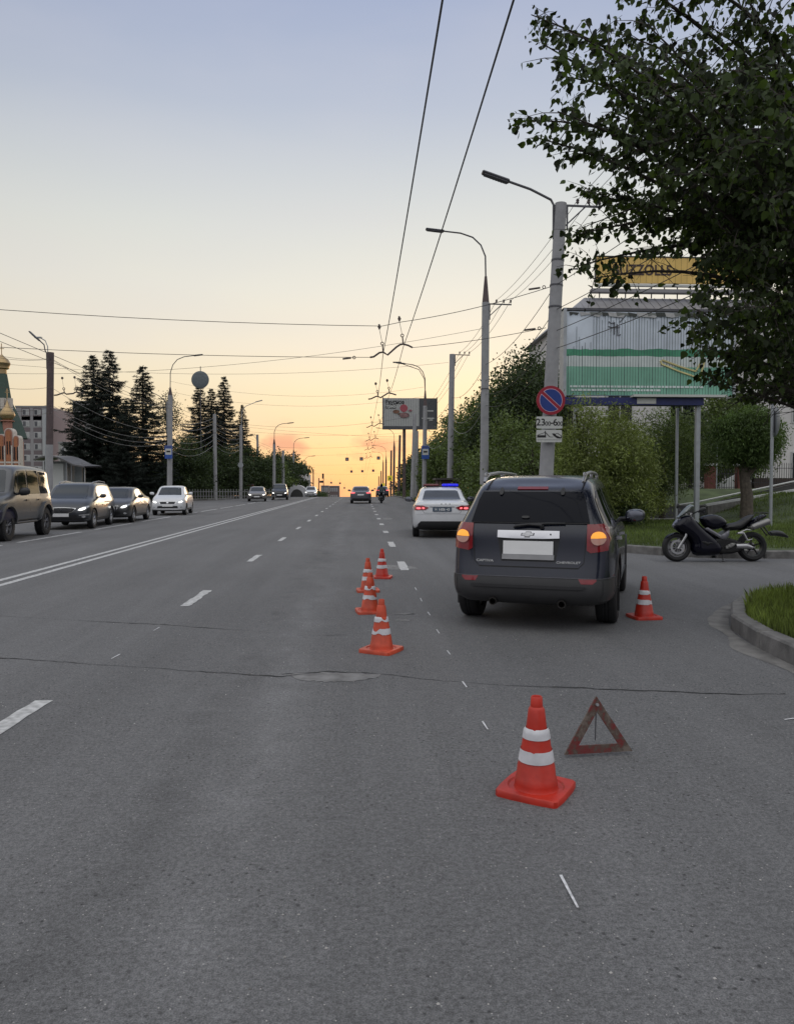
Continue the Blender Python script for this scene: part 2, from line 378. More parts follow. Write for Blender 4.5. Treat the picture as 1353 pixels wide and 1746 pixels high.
def inflate(name, outline, T, m, parent, r=0.05, step=0.02, M=None, rnd=1, mn=0.0):
    if rnd: outline = chaikin(outline, rnd)
    V2, Fc, ds = fill(outline, step); k = len(V2)
    hs = [max(mn, T/2*math.sqrt(max(0, 1-(1-min(d/r, 1))**2))) if d > 0 else mn for d in ds]
    V = [Vector((p[0], p[1], h)) for p, h in zip(V2, hs)] + [Vector((p[0], p[1], -h)) for p, h in zip(V2, hs)]
    M = FZ if M is None else M
    V = [M @ p for p in V]
    mb = MB(); mb.add(V, Fc + [tuple(i+k for i in f[::-1]) for f in Fc] + [(b, a, a+k, b+k) for a, b in boundary(Fc)])
    o = mb.build(name, m, parent, True)
    bm = bmesh.new(); bm.from_mesh(o.data); bmesh.ops.remove_doubles(bm, verts=bm.verts, dist=1e-5); bm.to_mesh(o.data); bm.free()
    o.data.shade_smooth()
    return o
def fast_mesh(name, V, per, mats, idx=None):
    """V: (n*per,3) array, one polygon of `per` corners each."""
    n = len(V)//per; me = bpy.data.meshes.new(name); me.vertices.add(len(V)); me.vertices.foreach_set('co', V.astype(np.float32).ravel())
    me.loops.add(len(V)); me.loops.foreach_set('vertex_index', np.arange(len(V), dtype=np.int32))
    me.polygons.add(n); me.polygons.foreach_set('loop_start', np.arange(0, len(V), per, dtype=np.int32))
    try: me.polygons.foreach_set('loop_total', np.full(n, per, dtype=np.int32))
    except Exception: pass
    for m in (mats if isinstance(mats, (list, tuple)) else [mats]): me.materials.append(m)
    if idx is not None: me.polygons.foreach_set('material_index', idx.astype(np.int32))
    me.update(calc_edges=True); me.validate(); return me
def leaves(P, size, hang=0.3, shape='leaf', dirs=None, jit=0.35):
    """P (n,3) points -> polygon vertex array; leaves turned at random, tips pointing down by `hang`."""
    n = len(P); d = np.random.normal(size=(n, 3)); d[:, 2] -= hang*2
    if dirs is not None: d = d*0.45 + dirs
    d /= np.linalg.norm(d, axis=1)[:, None]
    u = np.random.normal(size=(n, 3)); u -= d*(u*d).sum(1)[:, None]; u /= np.linalg.norm(u, axis=1)[:, None]; w = np.cross(d, u)
    s = size*np.random.uniform(1-jit, 1+jit, n)[:, None]
    T = {'leaf': [(0, 0, 0), (.34, .18, .06), (.40, .46, .08), (.02, 1.05, -.04), (-.38, .46, .08), (-.34, .18, .06)],
         'quad': [(0, 0, 0), (.34, .5, .05), (0, 1, 0), (-.34, .5, .05)],
         'slim': [(0, 0, 0), (.13, .45, .03), (0, 1, 0), (-.13, .45, .03)],
         'needle': [(-.10, 0, 0), (.10, 0, 0), (.06, 1, -.1), (-.06, 1, -.1)]}[shape]
    V = np.stack([P + (u*a + d*b + w*c)*s for a, b, c in T], 1)
    return V.reshape(-1, 3), len(T)
# ================================================================== SETTING: ground, roads, kerbs, markings
def grid_sheet(name, xs, ys, hf, m, kind='structure', sub=None):
    V = [(x, y, hf(x, y)) for y in ys for x in xs]; nx = len(xs)
    Fc = [(j*nx+i, j*nx+i+1, (j+1)*nx+i+1, (j+1)*nx+i) for j in range(len(ys)-1) for i in range(nx-1)]
    me = bpy.data.meshes.new(name); me.from_pydata(V, [], Fc); me.materials.append(m); me.shade_smooth(); o = link(name, me); return tag(o, kind=kind)
def frange(a, b, s):
    r = []; x = a
    while x < b-1e-6: r.append(x); x += s
    return r + [b]
YS = frange(-30, 80, 5)[:-1] + frange(80, 130, 2)[:-1] + frange(130, 400, 15)[:-1] + frange(400, 3000, 200)
XS = [-3000, -1500, -700, -300, -150, -80, -50, -35, -26] + frange(-22, 6, 4)[:-1] + frange(6, 40, 1)[:-1] + [40, 60, 90, 150, 400, 900, 3000]
def gh(x, y):
    if y > 24 and x > 7: return hgt(x, y)+0.12 if y > 30 else hgt(x, y) - 0.06
    return hgt(x, y) - 0.06
grid_sheet('ground', XS, frange(-30, 14, 4)[:-1] + frange(14, 60, 1)[:-1] + [y for y in YS if y >= 60], gh, M_ground)

# road: one sheet following the crest, widening into the bus bay on the left
rows = []
def left_edge(y):
    if y < 66: return -22.0
    if y < 80: return -22.0 + 7.5*sstep((y-66)/14)
    return -14.5
ys = frange(-25, 60, 2.5)[:-1] + frange(60, 135, 1.5)[:-1] + frange(135, 900, 20)
V = []; Fc = []; K = 9
for y in ys:
    a = left_edge(y); b = 4.8
    for i in range(K): V.append((a+(b-a)*i/(K-1), y, crest(y)))
for j in range(len(ys)-1):
    for i in range(K-1): Fc.append((j*K+i, j*K+i+1, (j+1)*K+i+1, (j+1)*K+i))
me = bpy.data.meshes.new('road'); me.from_pydata(V, [], Fc); me.materials.append(M_road); tag(link('road', me), kind='structure')
# side street and the forecourt of asphalt around the small island
side_far = gp(1065, 951); side_far2 = gp(1353, 951)
dv = (side_far2-side_far).normalized()
FK = [Vector((4.8, 27, 0)), Vector((4.85, 22.5, 0)), Vector((5.05, 20.2, 0)), Vector((5.6, 18.2, 0)), Vector((6.3, 17.0, 0))] + [side_far + dv*t for t in (1.6, 3, 6, 9, 14, 24, 45)]
me = bpy.data.meshes.new('side_street')
poly = [(4.8, -25, 0), (60, -25, 0), (60, FK[-1].y, 0)] + [tuple(p) for p in reversed(FK)]
me.from_pydata([(p[0], p[1], -0.002) for p in poly], [], [tuple(range(len(poly)))]); me.materials.append(M_road); tag(link('side_street', me), kind='structure')

def ribbon(path, w0, w1, z0, z1=None):
    """left/right offset strip of a path"""
    out = []
    for i, p in enumerate(path):
        a = path[max(i-1, 0)]; b = path[min(i+1, len(path)-1)]; d = Vector((b[0]-a[0], b[1]-a[1])).normalized(); nrm = Vector((d.y, -d.x))
        out.append((Vector((p[0], p[1])) + nrm*w0, Vector((p[0], p[1])) + nrm*w1))
    return out
def smooth_path(p, n=2):
    p = [Vector((q[0], q[1], 0)) for q in p]
    for _ in range(n):
        q = [p[0]]
        for a, b in zip(p[:-1], p[1:]): q += [a.lerp(b, .25), a.lerp(b, .75)]
        p = q + [p[-1]]
    return p
def kerb(name, path, side, h=0.17, w=0.16, stone=1.0, closed=False):
    """kerb stones laid along a path: separate bevelled blocks with open joints, one structure"""
    L = [0.0]
    for a, b in zip(path[:-1], path[1:]): L.append(L[-1]+(b-a).length)
    def P(t):
        t = max(0, min(L[-1], t))
        for i in range(len(L)-1):
            if t <= L[i+1] or i == len(L)-2:
                return path[i].lerp(path[i+1], (t-L[i])/max(L[i+1]-L[i], 1e-6))
    mb = MB(); t = 0.0; random.seed(3)
    while t < L[-1]-0.05:
        e = min(t+stone, L[-1]); a = P(t+0.02); b = P(e-0.018)
        d = (b-a); ln = d.length; d.normalize(); n = Vector((d.y, -d.x, 0))*side; ang = math.atan2(d.y, d.x)
        c = (a+b)/2 + n*w/2; zz = crest(c.y) + random.uniform(-.014, .014)
        rot = Matrix.Rotation(ang+random.uniform(-.006, .006), 3, 'Z') @ Matrix.Rotation(random.uniform(-.01, .01), 3, 'Y')
        mb.box((c.x, c.y, zz + h/2 - 0.1), (ln, w, h+0.2), rot, bev=0.02); t = e
    return tag(mb.build(name, M_kerb), kind='structure')
fk = smooth_path(FK, 2)
kerb('kerb', [Vector((p.x, p.y, 0)) for p in fk], 1, stone=1.0)
kerb('kerb', [Vector((4.8, 84, 0)), Vector((4.8, 27, 0))], -1, stone=3.0)
far = frange(84, 400, 12); kerb('kerb', [Vector((4.8, y, 0)) for y in reversed(far)], -1, stone=12.0)
kerb('kerb', [Vector((left_edge(y), y, 0)) for y in frange(20, 120, 3)], -1, stone=3.0)

# small island with tall grass on the right
ISL = [gp(1353, 1136), gp(1310, 1115), gp(1268, 1093), gp(1246, 1077), gp(1240, 1060), gp(1247, 1044), gp(1268, 1030)]
ext = [ISL[0] + Vector((-0.05, -0.9, 0)), Vector((3.35, 3.5, 0)), Vector((3.1, 0, 0)), Vector((3.1, -12, 0))]
far_side = [Vector((5.5, 9.85, 0)), Vector((7.5, 10.15, 0)), Vector((12, 10.4, 0)), Vector((30, 10.7, 0))]
isl = smooth_path([Vector((p.x, p.y, 0)) for p in reversed(ext)] + ISL + far_side, 2)
kerb('kerb', isl, 1, h=0.16, w=0.17, stone=0.95)
inner = [b for a, b in ribbon(isl, 0, 0.16, 0)]
me = bpy.data.meshes.new('island_soil'); pl = [(p.x, p.y, 0.13) for p in inner] + [(30, -12, 0.13)]
me.from_pydata(pl, [], [tuple(range(len(pl)))]); me.materials.append(M_ground); tag(link('island_soil', me), kind='structure')
# dust swept against the island kerb
random.seed(5)
V = []; Fc = []
dp = isl[4:-6]
for i, (a, b) in enumerate(ribbon(dp, 0.0, -1, 0)):
    w = 0.17 + 0.05*math.sin(i*.45) + 0.03*math.sin(i*.7+1) + 0.02*random.random(); p = a.lerp(b, w); V += [(a.x, a.y, 0.003), (p.x, p.y, 0.003)]
for i in range(len(dp)-1): Fc.append((2*i, 2*i+1, 2*i+3, 2*i+2))
me = bpy.data.meshes.new('road_dust'); me.from_pydata(V, [], Fc); me.materials.append(M_dirt); tag(link('road_dust', me), kind='structure')

# far lawn with its turf level at the kerb top
lawn_y = frange(16.2, 30.0, 0.6)
V = []; Fc = []; nx = 26
for y in lawn_y:
    for i in range(nx):
        x = 4.98 + (46-4.98)*(i/(nx-1))**1.6
        fy = max((p.y for p in fk if p.x <= x+.3), default=y) if False else None
        V.append((x, y, 0))
# clip to the kerb line by lifting each row's start to lie inside the kerb
def kerb_y(x):
    best = None
    for a, b in zip(fk[:-1], fk[1:]):
        if min(a.x, b.x) <= x <= max(a.x, b.x) and abs(b.x-a.x) > 1e-4:
            y = a.y + (b.y-a.y)*(x-a.x)/(b.x-a.x); best = y if best is None else max(best, y)
    return best if best is not None else FK[-1].y
V = []; xs = [5.0, 5.1, 5.25, 5.5, 5.8, 6.1, 6.5, 7, 7.6, 8.4] + frange(9, 46, 1.5)
for k in range(16):
    for x in xs:
        y0 = kerb_y(x)+0.15; y = y0 + (30.4-y0)*k/15; V.append((x, y, hgt(x, y)+0.15))
nx = len(xs); Fc = [(j*nx+i, j*nx+i+1, (j+1)*nx+i+1, (j+1)*nx+i) for j in range(15) for i in range(nx-1)]
me = bpy.data.meshes.new('lawn'); me.from_pydata(V, [], Fc); me.materials.append(M_ground); me.shade_smooth(); tag(link('lawn', me), kind='structure')
M_path = mat('pale paving', (0.34, 0.33, 0.31), 0.85, var=0.12, vs=2, bump=0.2, bs=30)
mb = MB(); mb.box((10.6, 29.9, 0.12), (7.6, 1.1, 0.16)); tag(mb.build('footpath', M_path), kind='structure')
mb = MB(); mb.box((23.0, 25.75, 0.17), (12.0, 0.35, 0.14)); tag(mb.build('footpath', M_path), kind='structure')
# verge past the side street, right of the road
mb = MB(); V = []; Fc = []; vy = frange(27.0, 130, 4)
for y in vy: V += [(4.96, y, crest(y)+0.14), (7.5, y, crest(y)+0.14), (14, y, crest(y)+0.1)]
for j in range(len(vy)-1):
    for i in range(2): Fc.append((j*3+i, j*3+i+1, (j+1)*3+i+1, (j+1)*3+i))
me = bpy.data.meshes.new('verge'); me.from_pydata([(x, y, z if y > 31 or x < 7 else z-0.02) for x, y, z in V], [], Fc); me.materials.append(M_ground); tag(link('verge', me), kind='structure')
V = []; Fc = []; vy = frange(20, 140, 3)
for y in vy:
    e = left_edge(y)-0.16; V += [(e-40, y, crest(y)+0.16), (e-4, y, crest(y)+0.14), (e, y, crest(y)+0.14)]
for j in range(len(vy)-1):
    for i in range(2): Fc.append((j*3+i, j*3+i+1, (j+1)*3+i+1, (j+1)*3+i))
me = bpy.data.meshes.new('verge'); me.from_pydata(V, [], Fc); me.materials.append(mat('mown grass', (0.06, 0.085, 0.022), 0.95, var=0.35, vs=3, bump=0.4, bs=12)); tag(link('verge', me), kind='structure')

# painted markings, 4 mm sheets
def strips(name, segs, w, m=M_paint, z=0.004, jag=0.012):
    mb = MB()
    for x0, y0, x1, y1 in segs:
        d = Vector((x1-x0, y1-y0)); L = d.length; d.normalize(); n = Vector((d.y, -d.x)); k = max(1, int(L/(0.12 if y0 < 25 else 3)))
        pts = []
        for sgn in (-1, 1):
            row = []
            for i in range(k+1):
                p = Vector((x0, y0)) + d*L*i/k + n*(sgn*w/2 + random.uniform(-jag, jag)*(1 if y0 < 30 else 0)); row.append((p.x, p.y, crest(p.y)+z))
            pts.append(row)
        V = pts[0]+pts[1]; mb.add(V, [(i, i+1, k+1+i+1, k+1+i) for i in range(k)])
    return tag(mb.build(name, m), kind='structure')
random.seed(11)
seg = [(-2.30, 3.75, -2.28, 5.5)] + [(-2.25, 9.75+5.65*i, -2.25, 11.2+5.65*i) for i in range(24)]
strips('lane_marking', seg, 0.125)
seg = [(0.80, 13.7, 0.80, 15.25), (0.80, 18.9, 0.80, 20.6)] + [(0.82, 24.4+4.9*i, 0.82, 25.5+4.9*i) for i in range(20)]
strips('lane_marking', seg, 0.16)
strips('lane_marking', [(-9.2, 15.2, -9.2, 19.8), (-9.22, 20.8, -9.22, 25.4), (-9.25, 26.8, -9.25, 31)] + [(-9.28, 32.6+6*i, -9.28, 37.4+6*i) for i in range(9)], 0.13)
strips('double_centre_line', [(-5.86, y, -5.86, y+4) for y in frange(2, 150, 4)] + [(-5.56, y, -5.56, y+4) for y in frange(2, 150, 4)], 0.125, jag=0.005)
# chalk marks of the measuring party
ch = []
for px, py, qx, qy in ((955, 1494, 984, 1550), (822, 1231, 831, 1245), (788, 1163, 795, 1173), (762, 1110, 767, 1117), (744, 1074, 749, 1081), (729, 1044, 733, 1050), (716, 1020, 719, 1026), (707, 1002, 710, 1007), (873, 1330, 881, 1345),
                      (190, 1124, 205, 1116), (262, 1076, 272, 1070), (1336, 1228, 1353, 1226)):
    a = gp(px, py); b = gp(qx, qy); ch.append((a.x, a.y, b.x, b.y))
strips('chalk_marks', ch, 0.010, M_chalk, 0.006, 0.0025)
# pale worn patches
def patch(name, pts, m, z=0.003):
    p = chaikin([(q.x, q.y) for q in pts], 2); p = [(x+random.uniform(-.02, .02), y+random.uniform(-.035, .035)) for x, y in resample(p, 0.03)]
    me = bpy.data.meshes.new(name); me.from_pydata([(x, y, z) for x, y in p], [], [tuple(range(len(p)))]); me.materials.append(m); return tag(link(name, me), kind='structure')
M_patch = mat('pale repaired asphalt', (0.185, 0.182, 0.182), 0.85, var=0.3, vs=9, bump=0.4, bs=120)
patch('road_patch', [gp(492, 1149), gp(560, 1147), gp(655, 1149), gp(640, 1160), gp(560, 1163), gp(505, 1160)], M_patch)
patch('road_patch', [gp(640, 962), gp(712, 966), gp(708, 972), gp(640, 971)], M_patch)
patch('road_patch', [gp(652, 883), gp(668, 883), gp(670, 886), gp(653, 886)], M_patch)
patch('road_patch', [gp(672, 1046), gp(704, 1046), gp(704, 1048), gp(672, 1048)], M_patch)
patch('road_patch', [gp(672, 1056), gp(702, 1057), gp(700, 1060), gp(676, 1059)], M_patch)
# cracks
def crack(pts, w, seed):
    random.seed(seed); P = [gp(x, y) for x, y in pts]; q = []
    for a, b in zip(P[:-1], P[1:]):
        k = max(2, int((b-a).length/0.05))
        for i in range(k): q.append(a.lerp(b, i/k))
    off = 0; V = []; Fc = []
    for i, p in enumerate(q):
        off = off*.86 + random.gauss(0, .007); ww = w*random.uniform(.25, 1.0)*(0.6+0.4*math.sin(i*.11+seed)); V += [(p.x, p.y+off-ww/2, 0.0035), (p.x, p.y+off+ww/2, 0.0035)]
    for i in range(len(q)-1): Fc.append((2*i, 2*i+2, 2*i+3, 2*i+1))
    me = bpy.data.meshes.new('road_crack'); me.from_pydata(V, [], Fc); me.materials.append(M_crack); tag(link('road_crack', me), kind='structure')
crack([(-60, 1119), (250, 1139), (420, 1150), (480, 1154), (560, 1146), (650, 1150), (760, 1162), (900, 1171), (1100, 1178), (1270, 1185), (1353, 1185)], 0.032, 1)
crack([(-60, 1047), (230, 1063), (450, 1078), (520, 1084), (600, 1083)], 0.026, 2)
crack([(480, 1150), (560, 1146), (655, 1149)], 0.035, 3)
crack([(860, 1169), (930, 1173), (1010, 1174)], 0.03, 4)
crack([(1066, 1018), (1080, 1030), (1120, 1050), (1180, 1062), (1210, 1075)], 0.03, 5)
crack([(560, 985), (640, 990), (700, 986)], 0.012, 6)
# loose grit and small stones
pts = []
for _ in range(2600):
    x = random.uniform(-3, 4); y = random.uniform(1.4, 9); pts.append((x, y))
mb = MB(); random.seed(9)
for x, y in pts:
    r = random.uniform(.0012, .0035)*random.choice((1, 1, 1.6)); a = random.random()*6
    V = [(x+r*1.3*math.cos(a+t), y+r*math.sin(a+t), 0.001) for t in (0, 1.6, 3.1, 4.7)] + [(x, y, r*1.1)]
    mb.add(V, [(0, 1, 4), (1, 2, 4), (2, 3, 4), (3, 0, 4)])
tag(mb.build('road_grit', mat('grit', (0.30, 0.29, 0.28), 0.85, island=0.6)), kind='stuff')

# grass
def grass(name, xy, h, m, zf, lean=0.35, w=0.006):
    n = len(xy); P = np.array([(x, y, zf(x, y)) for x, y in xy]); H = h*np.random.uniform(.45, 1.25, n)[:, None]
    a = np.random.uniform(0, 6.28, n); u = np.stack([np.cos(a), np.sin(a), 0*a], 1)*w*np.random.uniform(.7, 1.6, n)[:, None]
    b = np.random.uniform(0, 6.28, n); l = np.stack([np.cos(b), np.sin(b), 0*b], 1)*lean*np.random.uniform(.1, 1.2, n)[:, None]
    up = np.array([0, 0, 1.0]); m1 = P + up*H*.6 + l*H*.35; top = P + up*H*.98 + l*H
    V = np.stack([P-u, P+u, m1+u*.8, top, m1-u*.8], 1).reshape(-1, 3)
    me = fast_mesh(name, V, 5, m); return tag(link(name, me), kind='stuff')
M_grass = mat('grass blades', (0.135, 0.175, 0.040), 0.7, var=0.4, vs=0.8, island=0.5, trans=0.3)
M_grass2 = mat('lawn blades', (0.105, 0.145, 0.038), 0.75, var=0.4, vs=0.5, island=0.45, trans=0.25)
P2 = [(p.x, p.y) for p in inner] + [(30, -12)]
rng = random.Random(2); xy = []
while len(xy) < 26000:
    x = rng.uniform(3.4, 7.6); y = rng.uniform(4.2, 10.6)
    if x/y < 0.52 or x/y > 0.95: continue
    if inside(x, y, P2) and (rng.random() < 0.75 or math.sin(x*5)*math.sin(y*4) > 0): xy.append((x, y))
grass('grass', xy, 0.15, M_grass, lambda x, y: 0.125, w=0.004)
xy = []
while len(xy) < 60000:
    x = rng.uniform(5.2, 24); y = rng.uniform(16.2, 33)
    if x/y < 0.26 or x/y > 0.78: continue
    if y < kerb_y(x)+0.2 or (29.3 < y < 30.5 and x < 14.5) or (y > 30.5 and x < 14.5 and y < 31.3) or (25.4 < y < 26 and x > 17): continue
    xy.append((x, y))
grass('grass', xy, 0.13, M_grass2, lambda x, y: hgt(x, y)+0.12, w=0.007)
xy = [(rng.uniform(5.0, 7.4), rng.uniform(27, 95)) for _ in range(9000)]
grass('grass', xy, 0.22, M_grass2, lambda x, y: crest(y)+0.12, w=0.012)

# ================================================================== CARS
def wheel_parts(name, parent, c, r, w, side, rim_m, spokes=5, rim_r=0.66, tread=False):
    """tyre as the wheel, rim under it; axle along x, outer face towards `side`"""
    S = Matrix.Rotation(R(90)*side, 4, 'Y'); S = S.to_4x4()
    rr = r*rim_r; h = w/2
    prof = [(rr, -h*.8), (rr*1.04, -h*.95), (r*.86, -h), (r*.96, -h*.9), (r, -h*.72), (r, -h*.25), (r*.985, -h*.2), (r*.985, -h*.1), (r, -h*.05), (r, h*.05), (r*.985, h*.1), (r*.985, h*.2), (r, h*.25), (r, h*.72), (r*.96, h*.9), (r*.86, h), (rr*1.04, h*.95), (rr, h*.8)]
    mb = MB(); mb.lathe(prof, 36, S)
    if tread:
        for i in range(34):
            t = 2*math.pi*i/34
            for s2 in (-1, 1): mb.box((S.to_3x3() @ Vector((r*math.cos(t), r*math.sin(t), s2*h*.75))), (0.035, 0.05, 0.03), (S.to_3x3() @ Matrix.Rotation(t, 3, 'Z')))
    tyre = mb.build('wheel', M_black, parent, True); tyre.location = c
    mb = MB(); mb.lathe([(rr, h*.78), (rr*.94, h*.8), (rr*.9, h*.45), (rr*.88, -h*.6), (rr, -h*.7)], 36, S)
    S3 = S.to_3x3()
    mb.lathe([(0, h*.62), (rr*.16, h*.6), (rr*.2, h*.45), (rr*.2, h*.1), (0, h*.1)], 16, S)
    mb.lathe([(0, -h*.1), (rr*.55, -h*.1), (rr*.55, -h*.25), (0, -h*.25)], 20, S)
    for i in range(spokes):
        t = 2*math.pi*i/spokes
        for dt in (-.16, .16):
            a = S3 @ Vector((rr*.12*math.cos(t), rr*.12*math.sin(t), h*.45)); b = S3 @ Vector((rr*.93*math.cos(t+dt), rr*.93*math.sin(t+dt), h*.62))
            mb.tube([a, a.lerp(b, .5)+S3 @ Vector((0, 0, h*.08)), b], [rr*.09, rr*.075, rr*.07], 6)
    mb.build('rim', rim_m, tyre, True)
    return tyre

def car_body(st, W, wheels, mats, rear_prof=None, front_prof=None, rr=0.74, parent=None):
    """st: (y, top, belt, wf, bot, g, rb) stations from the tail (y=0) to the nose"""
    ring = []
    for i, (y, top, belt, wf, bot, g) in enumerate(st):
        w = W/2*wf; pts = []
        xr = w*(rr*g + .84*(1-g)); mid = (bot+belt)/2; e = top-belt
        pts = [(w*.6, bot), (w*.93, bot+.02), (w*.995, bot+.12), (w*1.0, mid+.03), (w*.985, belt-.1), (w*(.955*g+.93*(1-g)), belt+.0*g),
               ((w*.955*g+xr*.98*(1-g))*(.42) + xr*.55 if g > .3 else w*.89, belt+e*.48), (xr*1.02 if g > .3 else w*.80, belt+e*.86), (xr*.86 if g > .3 else w*.6, top-.012), (xr*.42, top)]
        ring.append([(x, y, z) for x, z in pts])
    if rear_prof:
        for k, f in ((0, 1.0), (1, .85), (2, .6), (3, .3)):
            ring[k] = [(x, y+f*rear_prof(z), z) for x, y, z in ring[k]]
    if front_prof:
        for k, f in ((1, 1.0), (2, .8), (3, .5)):
            ring[-k] = [(x, y-f*front_prof(z), z) for x, y, z in ring[-k]]
    n = 10; V = []; Fc = []
    for rg in ring: V += [p for p in rg] + [(-x, y, z) for x, y, z in rg]
    m = 2*n
    for i in range(len(ring)-1):
        a = i*m; b = (i+1)*m
        for j in range(n-1):
            Fc.append((a+j, a+j+1, b+j+1, b+j)); Fc.append((a+n+j+1, a+n+j, b+n+j, b+n+j+1))
        Fc.append((a+n-1, a+m-1, b+m-1, b+n-1)); Fc.append((a+n, a, b, b+n))
    for i in (0, len(ring)-1):
        a = i*m
        for j in range(n-1): Fc.append((a+j, a+n+j, a+n+j+1, a+j+1) if i == 0 else (a+j+1, a+n+j+1, a+n+j, a+j))
    me = bpy.data.meshes.new('body'); me.from_pydata(V, [], Fc)
    bm = bmesh.new(); bm.from_mesh(me); bmesh.ops.recalc_face_normals(bm, faces=bm.faces); bm.to_mesh(me); bm.free()
    o = bpy.data.objects.new('body', me); col.objects.link(o); o.modifiers.new('s', 'SUBSURF').levels = 2
    me.materials.append(mats[0]); me.materials.append(mats[1])
    mb = MB()
    for y, z, r in wheels:
        for s in (-1, 1): mb.cyl((s*(W/2+.15), y, z), (s*(W/2-.32), y, z), r, n=40)
    cut = mb.build('cutter', [mats[1], mats[1]]); cut.data.materials.clear(); cut.data.materials.append(mats[0]); cut.data.materials.append(mats[1])
    for p in cut.data.polygons: p.material_index = 1
    b = o.modifiers.new('b', 'BOOLEAN'); b.operation = 'DIFFERENCE'; b.solver = 'EXACT'; b.object = cut
    bpy.context.view_layer.update(); dg = bpy.context.evaluated_depsgraph_get(); dg.update()
    m2 = bpy.data.meshes.new_from_object(o.evaluated_get(dg)); bpy.data.objects.remove(o); bpy.data.objects.remove(cut)
    for p in m2.polygons:
        if p.normal.z < -.75: p.material_index = 1
    m2.shade_smooth(); ob = link('body', m2, parent, True)
    bvh = BVHTree.FromPolygons([v.co.copy() for v in m2.vertices], [tuple(p.vertices) for p in m2.polygons])
    return ob, bvh
def mirror2(o): return [(-u, v) for u, v in o]
def both(name, outline, bvh, m, parent, **k):
    for s in ('left', 'right'): decal(name, outline, s, bvh, m, parent, **k)
def line(name, a, b, w, axis, bvh, m, parent, off=0.003):
    a = Vector(a); b = Vector(b); d = (b-a).normalized(); n = Vector((-d.y, d.x))*w/2
    return decal(name, [tuple(a-n), tuple(b-n), tuple(b+n), tuple(a+n)], axis, bvh, m, parent, off=off, step=.05, depth=.004)
def paint(name, c, rough=0.25, metal=0.3): return mat(name, c, rough, metal, var=0.06, vs=3, coat=0.5)
def mirrors(W, y, z, m, parent, sz=1.0):
    for s in (-1, 1):
        o = inflate('door_mirror', [(0, 0), (.20, .01), (.235, .08), (.21, .155), (.06, .16), (0, .11)], .13*sz, m, parent, r=.06, step=.03)
        o.scale = (s*sz, 1, sz); o.location = (s*(W/2-.02+.02), y, z)
        g = inflate('mirror_glass', [(.025, .02), (.19, .025), (.215, .08), (.19, .135), (.06, .14), (.02, .10)], .012, mat('mirror glass', (.22, .23, .26), .04, 1.0, var=.02), o, r=.01, step=.03); g.location = (0, -.066*sz, 0)
        a = MB(); a.tube([(-.09, .02, .03), (0, .01, .04), (.05, 0, .06)], [.03, .025, .02], 8); a.build('mirror_arm', M_plast, o, True)

def sedan_stations(L=4.4, H=1.48, nose=1.0):
    k = L/4.4; h = H/1.48
    S = [(0.00,.98,.93,.80,.36,0),(.06,1.03,.95,.89,.29,0),(.22,1.07,.97,.955,.24,0),(.62,1.09,.965,.99,.2,0),(.86,1.12,.96,1.0,.2,.3),(1.18,1.30,.96,1.0,.2,1),(1.55,1.44,.955,1.0,.2,1),(2.05,1.49,.95,1.0,.2,1),(2.5,1.48,.945,1.0,.2,1),(2.85,1.42,.94,1.0,.2,1),
         (3.22,1.18,.93,1.0,.2,.8),(3.42,1.02,.92,1.0,.2,.15),(3.75,.96,.88,.99,.2,0),(4.1,.88,.81,.95,.22,0),(4.3,.78,.72,.87,.24,0),(4.4,.66,.62,.76,.28,0)]
    return [(y*k, t*h, b*h, w, bt, g) for y, t, b, w, bt, g in S]
def suv_stations(L=4.5, H=1.68, tail=1.0):
    k = L/4.5; h = H/1.68
    S = [(0.00,1.60,1.06,.80,.34,1),(.05,1.62,1.06,.90,.28,1),(.18,1.65,1.06,.965,.25,1),(.5,1.68,1.06,.995,.24,1),(1.0,1.70,1.05,1.0,.23,1),(1.7,1.71,1.05,1.0,.23,1),(2.4,1.69,1.05,1.0,.23,1),(2.75,1.62,1.04,1.0,.23,1),
         (3.12,1.36,1.04,1.0,.23,.9),(3.36,1.16,1.03,1.0,.23,.2),(3.7,1.10,1.0,.99,.23,0),(4.1,1.02,.92,.955,.24,0),(4.36,.90,.83,.88,.26,0),(4.5,.76,.72,.78,.3,0)]
    return [(y*k, t*h, b*h, w, bt, g) for y, t, b, w, bt, g in S]

def plate(parent, x, z, axis, bvh, w=.52, h=.112, m=M_white, off=.02): return decal('number_plate', [(x-w/2, z-h/2), (x+w/2, z-h/2), (x+w/2, z+h/2), (x-w/2, z+h/2)], axis, bvh, m, parent, off=off, step=.12, smooth=False, depth=.03)

